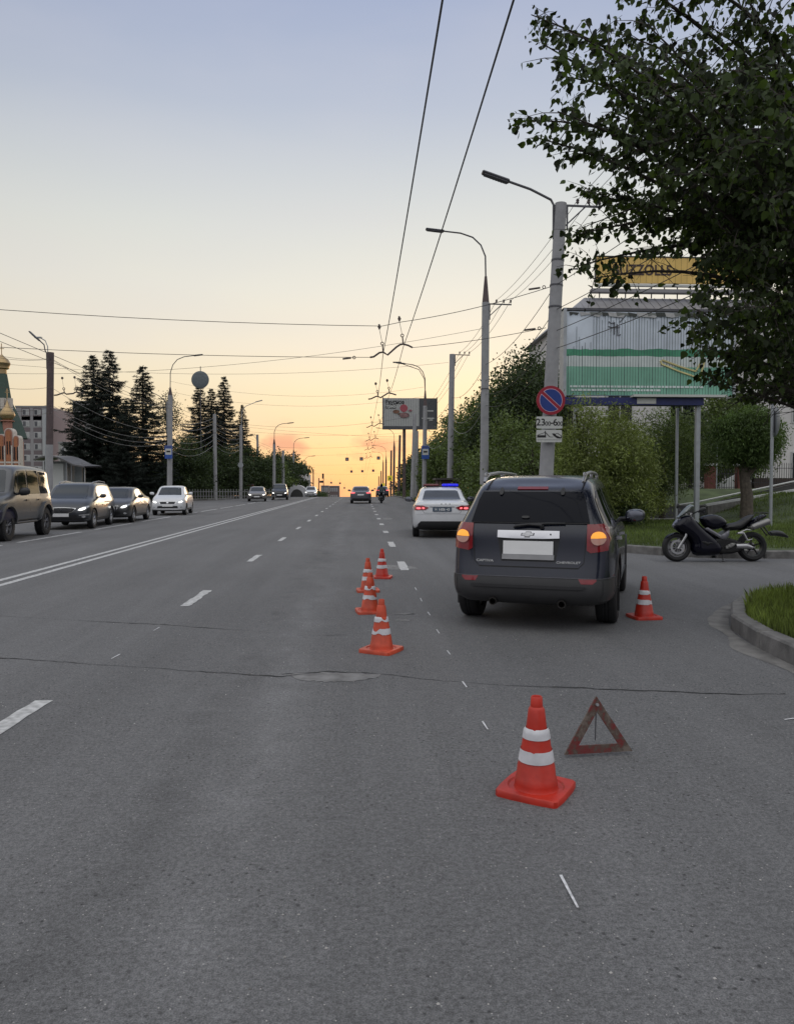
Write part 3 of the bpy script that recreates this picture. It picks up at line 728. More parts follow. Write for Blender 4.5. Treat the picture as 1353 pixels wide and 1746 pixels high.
def front_car(name, label, kind, L, W, H, pm, near_f, near_r=None, lights=True, group=None, rimm=M_alu, wheel_r=.33, grille='bar', detail=True, black_low=False):
    """A car driving towards the camera. near_f / near_r: ground points of its left wheels (front, rear)."""
    suv = kind == 'suv'; st = suv_stations(L, H) if suv else sedan_stations(L, H); wy = (L*.205, L*.805)
    wb = wy[1]-wy[0]; th = math.atan2((near_r-near_f).x, (near_r-near_f).y); head = Vector((-math.sin(th), -math.cos(th), 0))
    rz = math.atan2(-head.x, head.y)
    rt = Vector((head.y, -head.x, 0)); tr = W/2-.12          # the car's right
    rear_c = near_f + rt*tr - head*wy[1]
    t = thing(name, label, 'car', (rear_c.x, rear_c.y, crest(rear_c.y)), rz, group)
    rp = (lambda z: max(0, z-.95)*.55) if suv else (lambda z: max(0, z-.75)*.1)
    fp = lambda z: max(0, .45-z)*.25 + max(0, z-.6)*.25
    body, bvh = car_body(st, W, [(y, wheel_r, wheel_r+.055) for y in wy], [pm, M_plast], rp, fp, .76 if suv else .74, t)
    for y in wy:
        for s in (-1, 1): wheel_parts('wheel', t, (s*(W/2-.12), y, wheel_r), wheel_r, .2, s, rimm)
    h = H/1.68 if suv else H/1.48; k = L/4.5 if suv else L/4.4
    if suv:
        ws = [(-.60, 1.10), (-.55, 1.12), (.55, 1.12), (.60, 1.10), (.53, 1.56), (.47, 1.585), (-.47, 1.585), (-.53, 1.56)]
        sw = [[(.62, 1.12), (.95, 1.08), (1.34, 1.08), (1.34, 1.50), (1.05, 1.50), (.85, 1.42)], [(1.40, 1.08), (2.12, 1.08), (2.08, 1.52), (1.40, 1.52)], [(2.20, 1.08), (3.05, 1.08), (2.9, 1.24), (2.62, 1.46), (2.45, 1.50), (2.18, 1.51)]]
        rw = [(-.56, 1.12), (.56, 1.12), (.5, 1.5), (-.5, 1.5)]
    else:
        ws = [(-.62, .99), (-.55, 1.01), (.55, 1.01), (.62, .99), (.53, 1.36), (.45, 1.39), (-.45, 1.39), (-.53, 1.36)]
        sw = [[(.98, 1.0), (1.18, .99), (1.18, 1.2), (1.05, 1.08)], [(1.22, .99), (1.98, .98), (1.98, 1.38), (1.62, 1.35), (1.3, 1.22)], [(2.05, .98), (3.12, .97), (2.92, 1.12), (2.62, 1.31), (2.4, 1.37), (2.05, 1.385)]]
        rw = [(-.56, 1.06), (.56, 1.06), (.48, 1.34), (-.48, 1.34)]
    sc2 = lambda o: [(u*k, v*h) for u, v in o]; xc = lambda o: [(u*W/1.8, v*h) for u, v in o]
    decal('windscreen', xc(ws), 'front', bvh, M_glass2, t, off=.004, step=.09, rnd=1)
    decal('rear_window', xc(rw), 'rear', bvh, M_glass, t, off=.004, step=.1, rnd=1)
    for o in sw: both('side_window', sc2(o), bvh, M_glass, t, off=.005, step=.11)
    zf = .72*h if suv else .66*h; xw = W/2
    for s in (-1, 1):
        hl = [(s*xw*.54, zf-.06), (s*xw*.80, zf-.03), (s*xw*.93, zf+.10), (s*xw*.88, zf+.135), (s*xw*.62, zf+.04)]
        hd = decal('headlight', hl, 'front', bvh, M_lens, t, off=.006, step=.05, rnd=1)
        if lights: decal('headlight_bulb', [(s*xw*.60, zf-.04), (s*xw*.80, zf-.02), (s*xw*.85, zf+.07), (s*xw*.66, zf+.03)], 'front', bvh, M_lampon, hd, off=.012, step=.04, rnd=1)
    gp_ = [(-.44*xw*1.05, zf+.03), (-.40*xw, zf-.09), (.40*xw, zf-.09), (.44*xw*1.05, zf+.03)] if grille != 'tiger' else [(-.48*xw, zf+.03), (-.40*xw, zf-.07), (-.15*xw, zf-.13), (.15*xw, zf-.13), (.40*xw, zf-.07), (.48*xw, zf+.03), (.1*xw, zf+.05), (-.1*xw, zf+.05)]
    if detail:
        decal('grille_surround', [(u*1.1, zf-.03+(v-zf+.03)*1.28) for u, v in gp_], 'front', bvh, M_chrome, t, off=.004, step=.06)
    gr = decal('grille', gp_, 'front', bvh, M_plast, t, off=.009, step=.06)
    if detail:
        for dz in (-.05, -.02, .01): line('grille_slat', (-.36*xw, zf+dz), (.36*xw, zf+dz), .008, 'front', bvh, M_steel, gr, off=.014)
        decal('emblem', [(.06*math.cos(a*.5236), zf-.025+.03*math.sin(a*.5236)) for a in range(12)], 'front', bvh, M_chrome, t, off=.02, step=.03)
    decal('bumper_intake', [(-.6*xw, zf-.30), (.6*xw, zf-.30), (.56*xw, zf-.19), (-.56*xw, zf-.19)], 'front', bvh, M_plast, t, off=.005, step=.08)
    plate(t, 0, zf-.19 if suv else zf-.16, 'front', bvh)
    if detail:
        for s in (-1, 1):
            decal('fog_light', [(s*(xw*.78+.06*math.cos(a*.785)), zf-.25+.035*math.sin(a*.785)) for a in range(8)], 'front', bvh, M_lens, t, off=.008, step=.03)
        for y in (.30*L+.05, .47*L, .70*L): both('door_gap', [(y-.004, .32), (y+.004, .32), (y+.004, .95*h), (y-.004, .95*h)], bvh, M_black, t, off=.0015, step=.2, depth=.004)
        for y in (.34*L, .51*L):
            both('door_handle', [(y, .84*h), (y+.16, .84*h), (y+.16, .865*h), (y, .865*h)], bvh, pm, t, off=.03, step=.06, depth=.02)
        both('sill_trim', [(1.35*k, .29), (3.1*k, .29), (3.1*k, .36), (1.35*k, .36)], bvh, M_clad, t, off=.006, step=.1)
    mirrors(W, 2.95*k if not suv else 2.9*k, 1.0*h if not suv else 1.10*h, pm if detail else M_plast, t)
    return t, bvh, k, h
# ------------------------------------------------------------------ hero: dark SUV seen from behind
P_suv = mat('dark blue grey paint', (0.006, 0.009, 0.022), 0.22, 0.1, var=0.1, vs=4, coat=0.4)
P_roof = P_suv
SL, SW, SH = 4.55, 1.79, 1.66
SR = [Vector((1.34, 8.965, 0)), Vector((2.79, 8.40, 0))]   # rear tyre contact points
ax = (SR[1]-SR[0]).normalized(); hd = Vector((-ax.y, ax.x, 0)); mid = (SR[0]+SR[1])/2
rc = mid - hd*0.93
suv = thing('parked_car', 'dark blue SUV seen from behind with lit amber hazard lights, standing between the cones', 'car', (rc.x, rc.y, 0), math.atan2(-hd.x, hd.y))
st = [(0.00,1.545,1.08,.74,.36,1),(.05,1.575,1.08,.86,.31,1),(.20,1.61,1.08,.94,.27,1),(.5,1.64,1.08,.985,.26,1),(1.0,1.665,1.07,1.0,.25,1),(1.7,1.68,1.06,1.0,.25,1),(2.4,1.66,1.05,1.0,.25,1),(2.8,1.58,1.04,1.0,.25,1),
      (3.15,1.34,1.04,1.0,.25,.9),(3.38,1.16,1.03,1.0,.25,.2),(3.75,1.10,1.0,.99,.25,0),(4.15,1.02,.92,.955,.26,0),(4.4,.90,.83,.88,.28,0),(4.55,.76,.72,.78,.3,0)]
def srp(z):
    if z < .45: return .10*(.45-z)/.2
    if z < .62: return 0.0
    if z < .72: return .09*(z-.62)/.10
    if z < 1.1: return .09 + (z-.72)*.10
    return .128 + (z-1.1)*.62 + max(0, z-1.515)*4.0
body, bvh = car_body(st, SW, [(.93, .36, .42), (3.63, .36, .42)], [P_suv, M_plast], srp, lambda z: max(0, z-.6)*.25, .71, suv)
for y in (.93, 3.63):
    for s in (-1, 1): wheel_parts('wheel', suv, (s*(SW/2-.125), y, .36), .36, .235, s, M_alu, 5)
# tailgate glass with black surround and glass
sur = decal('window_surround', [(-.66, 1.135), (.66, 1.135), (.60, 1.38), (.56, 1.485), (-.56, 1.485), (-.60, 1.38)], 'rear', bvh, P_suv, suv, off=.006, step=.06)
rg = decal('rear_window', [(-.625, 1.15), (.625, 1.15), (.57, 1.38), (.535, 1.47), (-.535, 1.47), (-.57, 1.38)], 'rear', bvh, M_priv, suv, off=.012, step=.06)
# quarter windows that wrap round the corner
both('side_window', [(.30, 1.12), (.95, 1.12), (.95, 1.50), (.66, 1.49), (.46, 1.40)], bvh, M_glass, suv, off=.006, step=.06)
both('side_window', [(1.02, 1.11), (1.86, 1.10), (1.84, 1.52), (1.02, 1.51)], bvh, M_glass, suv, off=.006, step=.08)
both('side_window', [(1.94, 1.10), (2.95, 1.09), (2.75, 1.34), (2.55, 1.49), (2.4, 1.515), (1.93, 1.52)], bvh, M_glass, suv, off=.006, step=.08)
both('window_trim', [(.28, 1.085), (3.0, 1.07), (3.0, 1.09), (.28, 1.105)], bvh, M_chrome, suv, off=.008, step=.08)
decal('windscreen', [(-.62, 1.12), (.62, 1.12), (.52, 1.54), (-.52, 1.54)], 'front', bvh, M_glass2, suv, off=.005, step=.1, rnd=1)
# spoiler with high brake light
mb = MB()
sp_pts = []
def rear_y(x, z):
    h, n, i, d = bvh.ray_cast(Vector((x, -8, z)), Vector((0, 1, 0))); return h.y if h else .3
line('tailgate_seam', (-.62, 1.143), (.62, 1.143), .008, 'rear', bvh, M_black, suv, off=.014)
decal('high_brake_light', [(-.165, 1.497), (.165, 1.497), (.165, 1.523), (-.165, 1.523)], 'rear', bvh, M_redlens, suv, off=.012, step=.05)
for s in (-1, 1): decal('hinge_cap', [(s*.33-.022, 1.43), (s*.33+.022, 1.43), (s*.33+.02, 1.50), (s*.33-.02, 1.50)], 'rear', bvh, M_plast, suv, off=.028, step=.03, rnd=1)
decal('wiper_mount', [(-.08, 1.185), (0.0, 1.185), (0.0, 1.21), (-.08, 1.21)], 'rear', bvh, M_plast, suv, off=.03, step=.03, rnd=1)
def RP(x, z, off=.0): return (x, rear_y(x, z)-off, z)
w = MB(); w.tube([RP(.14, 1.095, .02), RP(.14, 1.125, .045)], .022, 10); w.tube([RP(.14, 1.125, .045), RP(.0, 1.135, .05), RP(-.14, 1.115, .04)], [.016, .014, .02], 8)
w.tube([RP(-.16, 1.105, .03), RP(-.02, 1.13, .032), RP(.2, 1.145, .03), RP(.38, 1.148, .03)], [.012, .016, .012, .008], 6); w.build('rear_wiper', M_plast, suv, True)
# lamps
for s in (-1, 1):
    lamp = [(s*.60, 1.135), (s*.60, .87), (s*.64, .845), (s*.80, .87), (s*.815, .98), (s*.80, 1.09), (s*.76, 1.14)]
    l = decal('tail_light', lamp, 'rear', bvh, M_redlens, suv, off=.014, step=.04)
    cx, cz, rr_ = s*.705, .995, .066
    decal('lamp_ring', [(cx+(rr_+.012)*math.cos(a*math.pi/12), cz+(rr_+.012)*math.sin(a*math.pi/12)) for a in range(24)], 'rear', bvh, M_redlens, l, off=.020, step=.02)
    decal('lit_indicator', [(cx+rr_*math.cos(a*math.pi/12), cz+rr_*math.sin(a*math.pi/12)) for a in range(13)], 'rear', bvh, M_amber, l, off=.026, step=.02)
    decal('reversing_lens', [(cx+rr_*math.cos(a*math.pi/12+math.pi), cz-.003+rr_*math.sin(a*math.pi/12+math.pi)) for a in range(13)], 'rear', bvh, M_amberd, l, off=.026, step=.02)
    decal('reflector', [(s*.52, .585), (s*.70, .585), (s*.70, .56), (s*.665, .527), (s*.55, .527)], 'rear', bvh, M_redlens, suv, off=.014, step=.03)
    e = MB(); M = Matrix.Translation((s*.36, .02, .315)) @ Matrix.Rotation(R(90), 4, 'X')
    e.lathe([(.042, -.25), (.042, .0), (.040, .012), (.034, .012), (.032, -.02), (.030, -.2), (0, -.2)], 20, M); e.build('exhaust_tip', mat('sooty steel', (.09, .085, .08), .4, .9), suv, True)
    line('tailgate_seam', (s*.605, 1.13), (s*.575, .74), .006, 'rear', bvh, M_black, suv, off=.004)
    line('tailgate_seam', (s*.575, .74), (s*.52, .685), .006, 'rear', bvh, M_black, suv, off=.004)
line('tailgate_seam', (-.52, .685), (.52, .685), .012, 'rear', bvh, M_black, suv, off=.004)
decal('lower_bumper', [(-.90, .575), (.90, .575), (.90, .30), (.7, .275), (-.7, .275), (-.90, .30)], 'rear', bvh, M_clad, suv, off=.012, step=.05)
decal('bumper_step', [(-.60, .50), (.60, .50), (.56, .47), (-.56, .47)], 'rear', bvh, M_plast, suv, off=.03, step=.05)
line('bumper_seam', (-.86, .583), (.86, .583), .008, 'rear', bvh, M_steel, suv, off=.016)
# number plate recess, chrome bar, plate
decal('plate_recess', [(-.325, .985), (.325, .985), (.285, .745), (-.285, .745)], 'rear', bvh, M_plast, suv, off=.004, step=.05)
cb = decal('chrome_bar', [(-.325, 1.062), (.325, 1.062), (.325, .99), (.15, .982), (-.15, .982), (-.325, .99)], 'rear', bvh, M_chrome, suv, off=.035, step=.04, depth=.02)
# bow-shaped emblem on the bar
bt = [(-.068, .012), (-.028, .012), (-.022, .028), (.034, .028), (.030, .012), (.068, .012), (.060, -.012), (.022, -.012), (.016, -.028), (-.040, -.028), (-.034, -.012), (-.076, -.012)]
em = decal('emblem_rim', [(u, v+1.022) for u, v in bt], 'rear', bvh, M_steel, cb, off=.042, step=.02)
decal('emblem', [(u*.86, v*.74+1.022) for u, v in bt], 'rear', bvh, mat('pale chrome', (.6, .6, .6), .25, .9), em, off=.047, step=.02)
decal('tailgate_lock', [(.235+.008*math.cos(a*.785), 1.025+.008*math.sin(a*.785)) for a in range(8)], 'rear', bvh, M_plast, cb, off=.042, step=.02)
decal('number_plate', [(-.262, .957), (.262, .957), (.262, .815), (-.262, .815)], 'rear', bvh, M_white, suv, off=.030, step=.1, smooth=False, depth=.03)
decal('plate_holder', [(-.272, .815), (.272, .815), (.272, .76), (-.272, .76)], 'rear', bvh, M_grey, suv, off=.028, step=.1, smooth=False, depth=.03)
for nm, s_, x_, sz in (('badge', 'CAPTIVA', -.46, .035), ('badge', 'CHEVROLET', .42, .033)):
    y_ = rear_y(x_, .742); o = text(nm, s_, sz, mat('badge silver', (.5, .5, .5), .4), (x_, y_-.006, .742), suv, sx=1.35, rot=(R(84), 0, R(-6 if x_ < 0 else 6)), bold=.0008)
# side cladding, door seams, handles
both('side_cladding', [(.0, .27), (.0, .57), (.42, .57), (.46, .30)], bvh, M_clad, suv, off=.010, step=.05)
both('side_cladding', [(1.42, .29), (1.42, .44), (3.12, .44), (3.12, .29)], bvh, M_clad, suv, off=.012, step=.08)
for yy in (.93, 3.63):   # wheel arch flares
    o = [(yy+.475*math.cos(a), .36+.475*math.sin(a)) for a in [R(x) for x in range(-8, 189, 12)]] + [(yy+.425*math.cos(a), .36+.425*math.sin(a)) for a in [R(x) for x in range(188, -9, -12)]]
    both('wheel_arch_trim', o, bvh, M_clad, suv, off=.014, step=.05)
for yy in (1.0, 1.9, 3.05): both('door_gap', [(yy-.004, .45), (yy+.004, .45), (yy+.004, 1.09), (yy-.004, 1.09)], bvh, M_black, suv, off=.0015, step=.2, depth=.004)
for yy in (1.12, 2.05): both('door_handle', [(yy, .925), (yy+.20, .93), (yy+.20, .965), (yy, .96)], bvh, M_chrome, suv, off=.038, step=.05, depth=.02)
# roof rails and mirrors
for s in (-1, 1):
    rr2 = MB(); x = s*.545; rr2.tube([(x*.985, .42, 1.58), (x*.99, .50, 1.63), (x*.99, .70, 1.672), (x, 1.3, 1.70), (x, 2.0, 1.70), (x*.98, 2.45, 1.69), (x*.97, 2.6, 1.63)], [.016, .019, .02, .02, .02, .018, .014], 8)
    for yy in (.55, 1.5, 2.45): rr2.box((x*.99, yy, 1.655), (.03, .12, .07), bev=.01)
    rr2.build('roof_rail', M_alu, suv, True)
mirrors(SW, 2.78, 1.05, P_suv, suv, 1.12)
for s in (-1, 1):
    m = MB(); m.box((s*.80, .70, .30), (.22, .02, .26), Matrix.Rotation(R(8), 3, 'X')); m.build('mud_flap', M_black, suv)
mb = MB(); mb.cyl((-.5, .45, .38), (.5, .45, .38), .10, n=14); mb.box((0, .7, .34), (1.1, .3, .08)); mb.cyl((-.7, .93, .33), (.7, .93, .33), .04); mb.build('exhaust_silencer', mat('dull metal', (.05, .05, .05), .6, .6), suv)

# ------------------------------------------------------------------ white police saloon ahead
P_white = paint('white paint', (0.62, 0.63, 0.65), 0.22, 0.0)
d0 = 25.0
pl = gp(728, 912); pr = Vector((pl.x+1.62, pl.y, 0)); pc = (pl+pr)/2
pol = thing('police_car', 'white police saloon with red and blue roof light bar, parked ahead of the cones', 'car', (2.42-.87*math.sin(R(4.5)), 22.7-.87, 0), R(-4.5))
pst = sedan_stations(4.41, 1.50)
body, bvh = car_body(pst, 1.77, [(.87, .32, .375), (3.5, .32, .375)], [P_white, M_plast], lambda z: max(0, .42-z)*.5+max(0, z-.72)*.12, lambda z: max(0, z-.6)*.25, .72, pol)
for y in (.87, 3.5):
    for s in (-1, 1): wheel_parts('wheel', pol, (s*.765, y, .32), .32, .2, s, M_alu)
decal('rear_window', [(-.57, 1.115), (.57, 1.115), (.50, 1.36), (.44, 1.385), (-.44, 1.385), (-.50, 1.36)], 'rear', bvh, mat('pale reflecting glass', (.03, .034, .037), .12, spec=.9), pol, off=.006, step=.06)
for o in ([(.98, 1.01), (1.22, 1.0), (1.22, 1.22), (1.08, 1.1)], [(1.26, 1.0), (2.0, .99), (2.0, 1.4), (1.64, 1.37), (1.32, 1.24)], [(2.07, .99), (3.14, .98), (2.94, 1.13), (2.64, 1.33), (2.42, 1.39), (2.07, 1.40)]): both('side_window', o, bvh, M_glass, pol, off=.006, step=.09)
decal('windscreen', [(-.6, 1.0), (.6, 1.0), (.48, 1.4), (-.48, 1.4)], 'front', bvh, M_glass2, pol, off=.005, step=.1)
for s in (-1, 1):
    tl = decal('tail_light', [(s*.80, .96), (s*.56, .955), (s*.38, .895), (s*.48, .825), (s*.80, .815)], 'rear', bvh, M_redlens, pol, off=.012, step=.04)
    decal('lit_lamp', [(s*.74, .90), (s*.62, .90), (s*.62, .85), (s*.74, .85)], 'rear', bvh, M_redlit, tl, off=.018, step=.04, rnd=1)
    decal('lit_lamp', [(s*.58, .915), (s*.50, .89), (s*.52, .85), (s*.58, .86)], 'rear', bvh, M_redlit, tl, off=.018, step=.03, rnd=1)
    line('boot_seam', (s*.56, .82), (s*.52, .735), .006, 'rear', bvh, M_steel, pol, off=.004)
line('boot_seam', (-.52, .735), (.52, .735), .006, 'rear', bvh, M_steel, pol, off=.004)
line('bumper_seam', (-.8, .70), (.8, .70), .005, 'rear', bvh, M_grey, pol, off=.003)
decal('lower_bumper', [(-.62, .50), (.62, .50), (.70, .42), (.72, .30), (-.72, .30), (-.70, .42)], 'rear', bvh, M_plast, pol, off=.012, step=.05)
np_ = decal('number_plate', [(-.27, .90), (.27, .90), (.27, .782), (-.27, .782)], 'rear', bvh, mat('dark blue plate', (.03, .06, .10), .4), pol, off=.02, step=.1, depth=.03)
text('plate_text', 'Н 1606 43', .105, M_white, (0, bvh.ray_cast(Vector((0, -8, .84)), Vector((0, 1, 0)))[0].y-.024, .84), np_, sx=.98, bold=.002)
line('boot_trim', (-.36, .915), (.36, .915), .012, 'rear', bvh, M_steel, pol, off=.012)
for x in (-.02, .1, .22): decal('badge_letter', [(x-.014, .985), (x+.014, .985), (x+.014, 1.012), (x-.014, 1.012)], 'rear', bvh, M_steel, pol, off=.006, step=.03)
mirrors(1.77, 2.95, 1.0, M_plast, pol, 1.1)
mb = MB(); mb.box((0, 1.98, 1.505), (1.05, .16, .03), bev=.01); mb.cyl((-.42, 1.98, 1.48), (-.42, 1.98, 1.51), .03); mb.cyl((.42, 1.98, 1.48), (.42, 1.98, 1.51), .03); lb = mb.build('light_bar', M_plast, pol)
mb = MB(); mb.box((-.30, 1.98, 1.55), (.50, .20, .075), bev=.03); mb.build('red_beacon', mat('dark red beacon', (.12, .012, .014), .2, coat=.5), lb, True)
mb = MB(); mb.box((.30, 1.98, 1.55), (.52, .20, .085), bev=.03); mb.build('blue_beacon', mat('lit blue beacon', (.01, .012, .5), .2, emit=.75, ecol=(.012, .012, .62), var=.6, vs=16), lb, True)
for s in (-1, 1): both('livery_stripe', [(1.4, .62), (3.1, .62), (3.1, .78), (1.4, .78)], bvh, mat('blue livery', (.10, .14, .34), .3), pol, off=.003, step=.15) if s == 1 else None

# ------------------------------------------------------------------ cars facing the camera on the far side
def near(px, py): return gp(px, py)
def rearpt(f, wb, px):
    """ground point wb behind f whose bearing is px"""
    d = ray(px, 900); d = Vector((d.x, d.y, 0)).normalized(); b = d.dot(f); c = f.length_squared - wb*wb; return d*(b+math.sqrt(max(0, b*b-c)))
P_pat = paint('bronze grey paint', (0.085, 0.088, 0.095), 0.34, 0.2)
f = Vector((-9.85, 21.3, 0)); L, W, H = 4.65, 1.92, 2.02; wb = 2.76
r_ = rearpt(f, wb, 70); pst = [(0.0,1.86,1.16,.90,.52,1),(.06,1.90,1.16,.955,.48,1),(.2,1.94,1.16,.985,.45,1),(.6,1.97,1.16,1,.44,1),(1.4,2.0,1.15,1,.43,1),(2.2,2.0,1.15,1,.43,1),(2.62,1.95,1.15,1,.43,1),(2.8,1.86,1.15,1,.43,1),(3.05,1.42,1.14,1,.43,.8),(3.15,1.24,1.14,1,.43,.1),(3.5,1.22,1.12,.99,.43,0),(3.95,1.17,1.08,.975,.45,0),(4.15,1.06,1.0,.93,.47,0),(4.28,.88,.84,.86,.5,0)]
d = (r_-f).normalized(); head = -d; rt = Vector((head.y, -head.x, 0)); rcn = f + rt*.80 - head*3.42
pat = thing('offroad_car', 'large dark grey boxy off-road car cut by the left edge of the picture', 'car', (rcn.x, rcn.y, 0), math.atan2(-head.x, head.y)); pat.scale = (1.02, 1.0, 1.075)
body, bvh = car_body(pst, W, [(.62, .40, .47), (3.38, .40, .47)], [P_pat, M_plast], lambda z: 0, lambda z: max(0, z-.9)*.2, .86, pat)
for y in (.62, 3.38):
    for s in (-1, 1): wheel_parts('wheel', pat, (s*.83, y, .39), .39, .25, s, mat('dull grey rim', (.16, .16, .17), .4, .6), 5, .58, True)
    o = [(y+.56*math.cos(a), .42+.56*math.sin(a)) for a in [R(x) for x in range(0, 181, 12)]] + [(y+.475*math.cos(a), .42+.475*math.sin(a)) for a in [R(x) for x in range(180, -1, -12)]]
    both('wheel_arch_trim', o, bvh, P_pat, pat, off=.055, step=.05, depth=.03)
for o in ([(.14, 1.2), (.98, 1.2), (.98, 1.82), (.22, 1.80)], [(1.06, 1.2), (1.86, 1.2), (1.86, 1.84), (1.06, 1.84)], [(1.95, 1.2), (2.92, 1.2), (2.64, 1.72), (2.5, 1.82), (1.95, 1.84)]): both('side_window', o, bvh, M_glass, pat, off=.008, step=.1)
decal('windscreen', [(-.74, 1.27), (.74, 1.27), (.66, 1.80), (.6, 1.84), (-.6, 1.84), (-.66, 1.80)], 'front', bvh, M_glass2, pat, off=.006, step=.1)
decal('rear_window', [(-.6, 1.25), (.6, 1.25), (.56, 1.75), (-.56, 1.75)], 'rear', bvh, M_glass, pat, off=.006, step=.12)
for s in (-1, 1):
    hl = decal('headlight', [(s*.60, .90), (s*.88, .92), (s*.885, 1.08), (s*.62, 1.06)], 'front', bvh, M_lens, pat, off=.01, step=.05, rnd=1)
    decal('headlight_bulb', [(s*.66, .94), (s*.78, .94), (s*.78, 1.04), (s*.66, 1.04)], 'front', bvh, M_lampon, hl, off=.016, step=.05, rnd=1)
decal('grille', [(-.5, .9), (.5, .9), (.5, 1.06), (-.5, 1.06)], 'front', bvh, M_plast, pat, off=.01, step=.06)
decal('front_bumper', [(-.95, .50), (.95, .50), (.95, .80), (-.95, .80)], 'front', bvh, mat('dark violet plastic', (.02, .018, .04), .4), pat, off=.05, step=.06, depth=.05)
both('front_bumper', [(3.9, .52), (4.24, .52), (4.24, .80), (3.95, .80)], bvh, mat('dark violet plastic', (.02, .018, .04), .4), pat, off=.03, step=.06, depth=.03)
plate(pat, 0, .66, 'front', bvh, off=.08)
both('side_moulding', [(1.45, .70), (3.08, .70), (3.08, .735), (1.45, .735)], bvh, P_pat, pat, off=.02, step=.08)
for yy in (1.02, 1.9, 3.04): both('door_gap', [(yy-.006, .52), (yy+.006, .52), (yy+.006, 1.18), (yy-.006, 1.18)], bvh, M_black, pat, off=.002, step=.2, depth=.004)
for yy in (1.12, 2.02): both('door_handle', [(yy, 1.02), (yy+.17, 1.02), (yy+.17, 1.05), (yy, 1.05)], bvh, M_plast, pat, off=.03, step=.06)
for s in (-1, 1):
    m = MB(); m.box((s*.93, 2.24, .45), (.16, 1.5, .06), bev=.02)
    for yy in (1.7, 2.7): m.box((s*.82, yy, .46), (.2, .04, .04))
    m.build('side_step', M_clad, pat)
mirrors(W, 2.75, 1.16, M_plast, pat, 1.35)

kia, bvh, k, h = front_car('parked_car', 'dark grey crossover with chrome grille surround and white plate, first behind the boxy off-road car', 'suv', 4.44, 1.86, 1.64, paint('graphite paint', (0.030, 0.034, 0.042), .3, .15), near(157, 901), rearpt(near(157, 901), 2.64, 186), True, 'cars waiting in the far lanes', wheel_r=.35, grille='tiger')
for s in (-1, 1):
    m = MB(); m.tube([(s*.58, .5, 1.60), (s*.60, .65, 1.66), (s*.60, 1.6, 1.70), (s*.58, 2.4, 1.65), (s*.57, 2.5, 1.6)], .018, 6); m.build('roof_rail', M_alu, kia, True)
    decal('fog_surround', [(s*.58, .52), (s*.86, .55), (s*.86, .50), (s*.6, .49)], 'front', bvh, M_chrome, kia, off=.01, step=.05)
both('side_cladding', [(1.3, .28), (3.2, .28), (3.2, .40), (1.3, .40)], bvh, M_clad, kia, off=.01, step=.1)
decal('lower_bumper', [(-.88, .26), (.88, .26), (.88, .42), (-.88, .42)], 'front', bvh, M_plast, kia, off=.008, step=.07)
front_car('parked_car', 'dark brown grey saloon with lit headlights between the dark crossover and the white hatchback', 'sedan', 4.6, 1.8, 1.48, paint('dark taupe paint', (0.042, 0.042, 0.045), .3, .15), near(225, 890.6), rearpt(near(225, 890.6), 2.7, 249), True, 'cars waiting in the far lanes')
front_car('parked_car', 'small white saloon with lit headlights near the bus stop pole', 'sedan', 4.26, 1.72, 1.52, P_white, near(315, 878), rearpt(near(315, 878), 2.48, 325), True, 'cars waiting in the far lanes', wheel_r=.29)
def farcar(px, py, wpx, **k): pass
f = gp(452, 855); front_car('moving_car', 'light brown grey saloon with lit headlights coming from far away beside the left tree line', 'sedan', 4.3, 1.75, 1.42, paint('beige grey paint', (.20, .19, .185), .3, .4), f, f + Vector((-.3, 2.6, 0)), True, 'oncoming cars far up the road', detail=False)
f = gp(489, 852.5); front_car('moving_car', 'black boxy SUV coming from far away, right of the beige saloon', 'suv', 4.2, 1.72, 1.68, paint('black paint', (.012, .012, .014), .2, .2), f, f + Vector((-.2, 2.6, 0)), True, 'oncoming cars far up the road', detail=False)
f = gp(539, 845); f = Vector((f.x*.97, f.y*.97, 0)); front_car('moving_car', 'white car with lit headlights farthest up the road near the crest', 'sedan', 4.3, 1.8, 1.55, P_white, f, f + Vector((-.1, 2.6, 0)), True, 'oncoming cars far up the road', detail=False)
# grey liftback driving away in our direction
f = gp(598.5, 858.5)
lift = thing('moving_car', 'grey saloon with red tail lights driving away in the middle lane', 'car', (f.x+.80, f.y-.8, 0), R(-.4))
P_g = paint('mid grey paint', (.10, .10, .12), .3, .4)
body, bvh = car_body(sedan_stations(4.5, 1.46), 1.78, [(.87, .32, .375), (3.55, .32, .375)], [P_g, M_plast], lambda z: max(0, z-.72)*.12, lambda z: 0, .74, lift)
for y in (.87, 3.55):
    for s in (-1, 1): wheel_parts('wheel', lift, (s*.77, y, .32), .32, .2, s, M_alu)
decal('rear_window', [(-.6, 1.10), (.6, 1.10), (.52, 1.35), (-.52, 1.35)], 'rear', bvh, M_glass, lift, off=.01, step=.1)
decal('windscreen', [(-.6, 1.0), (.6, 1.0), (.48, 1.36), (-.48, 1.36)], 'front', bvh, M_glass2, lift, off=.01, step=.12)
for s in (-1, 1): decal('tail_light', [(s*.82, .98), (s*.45, .93), (s*.5, .86), (s*.82, .86)], 'rear', bvh, M_redlit, lift, off=.012, step=.06)
decal('lower_bumper', [(-.7, .45), (.7, .45), (.7, .30), (-.7, .30)], 'rear', bvh, M_plast, lift, off=.012, step=.08)
decal('number_plate', [(-.26, .80), (.26, .80), (.26, .69), (-.26, .69)], 'rear', bvh, M_white, lift, off=.02, step=.1)
for o in ([(1.26, 1.0), (2.0, .99), (2.0, 1.36), (1.64, 1.34), (1.32, 1.22)], [(2.07, .99), (3.14, .98), (2.64, 1.3), (2.07, 1.36)]): both('side_window', o, bvh, M_glass, lift, off=.006, step=.12)
mirrors(1.78, 2.95, 1.0, M_plast, lift, 1.1)
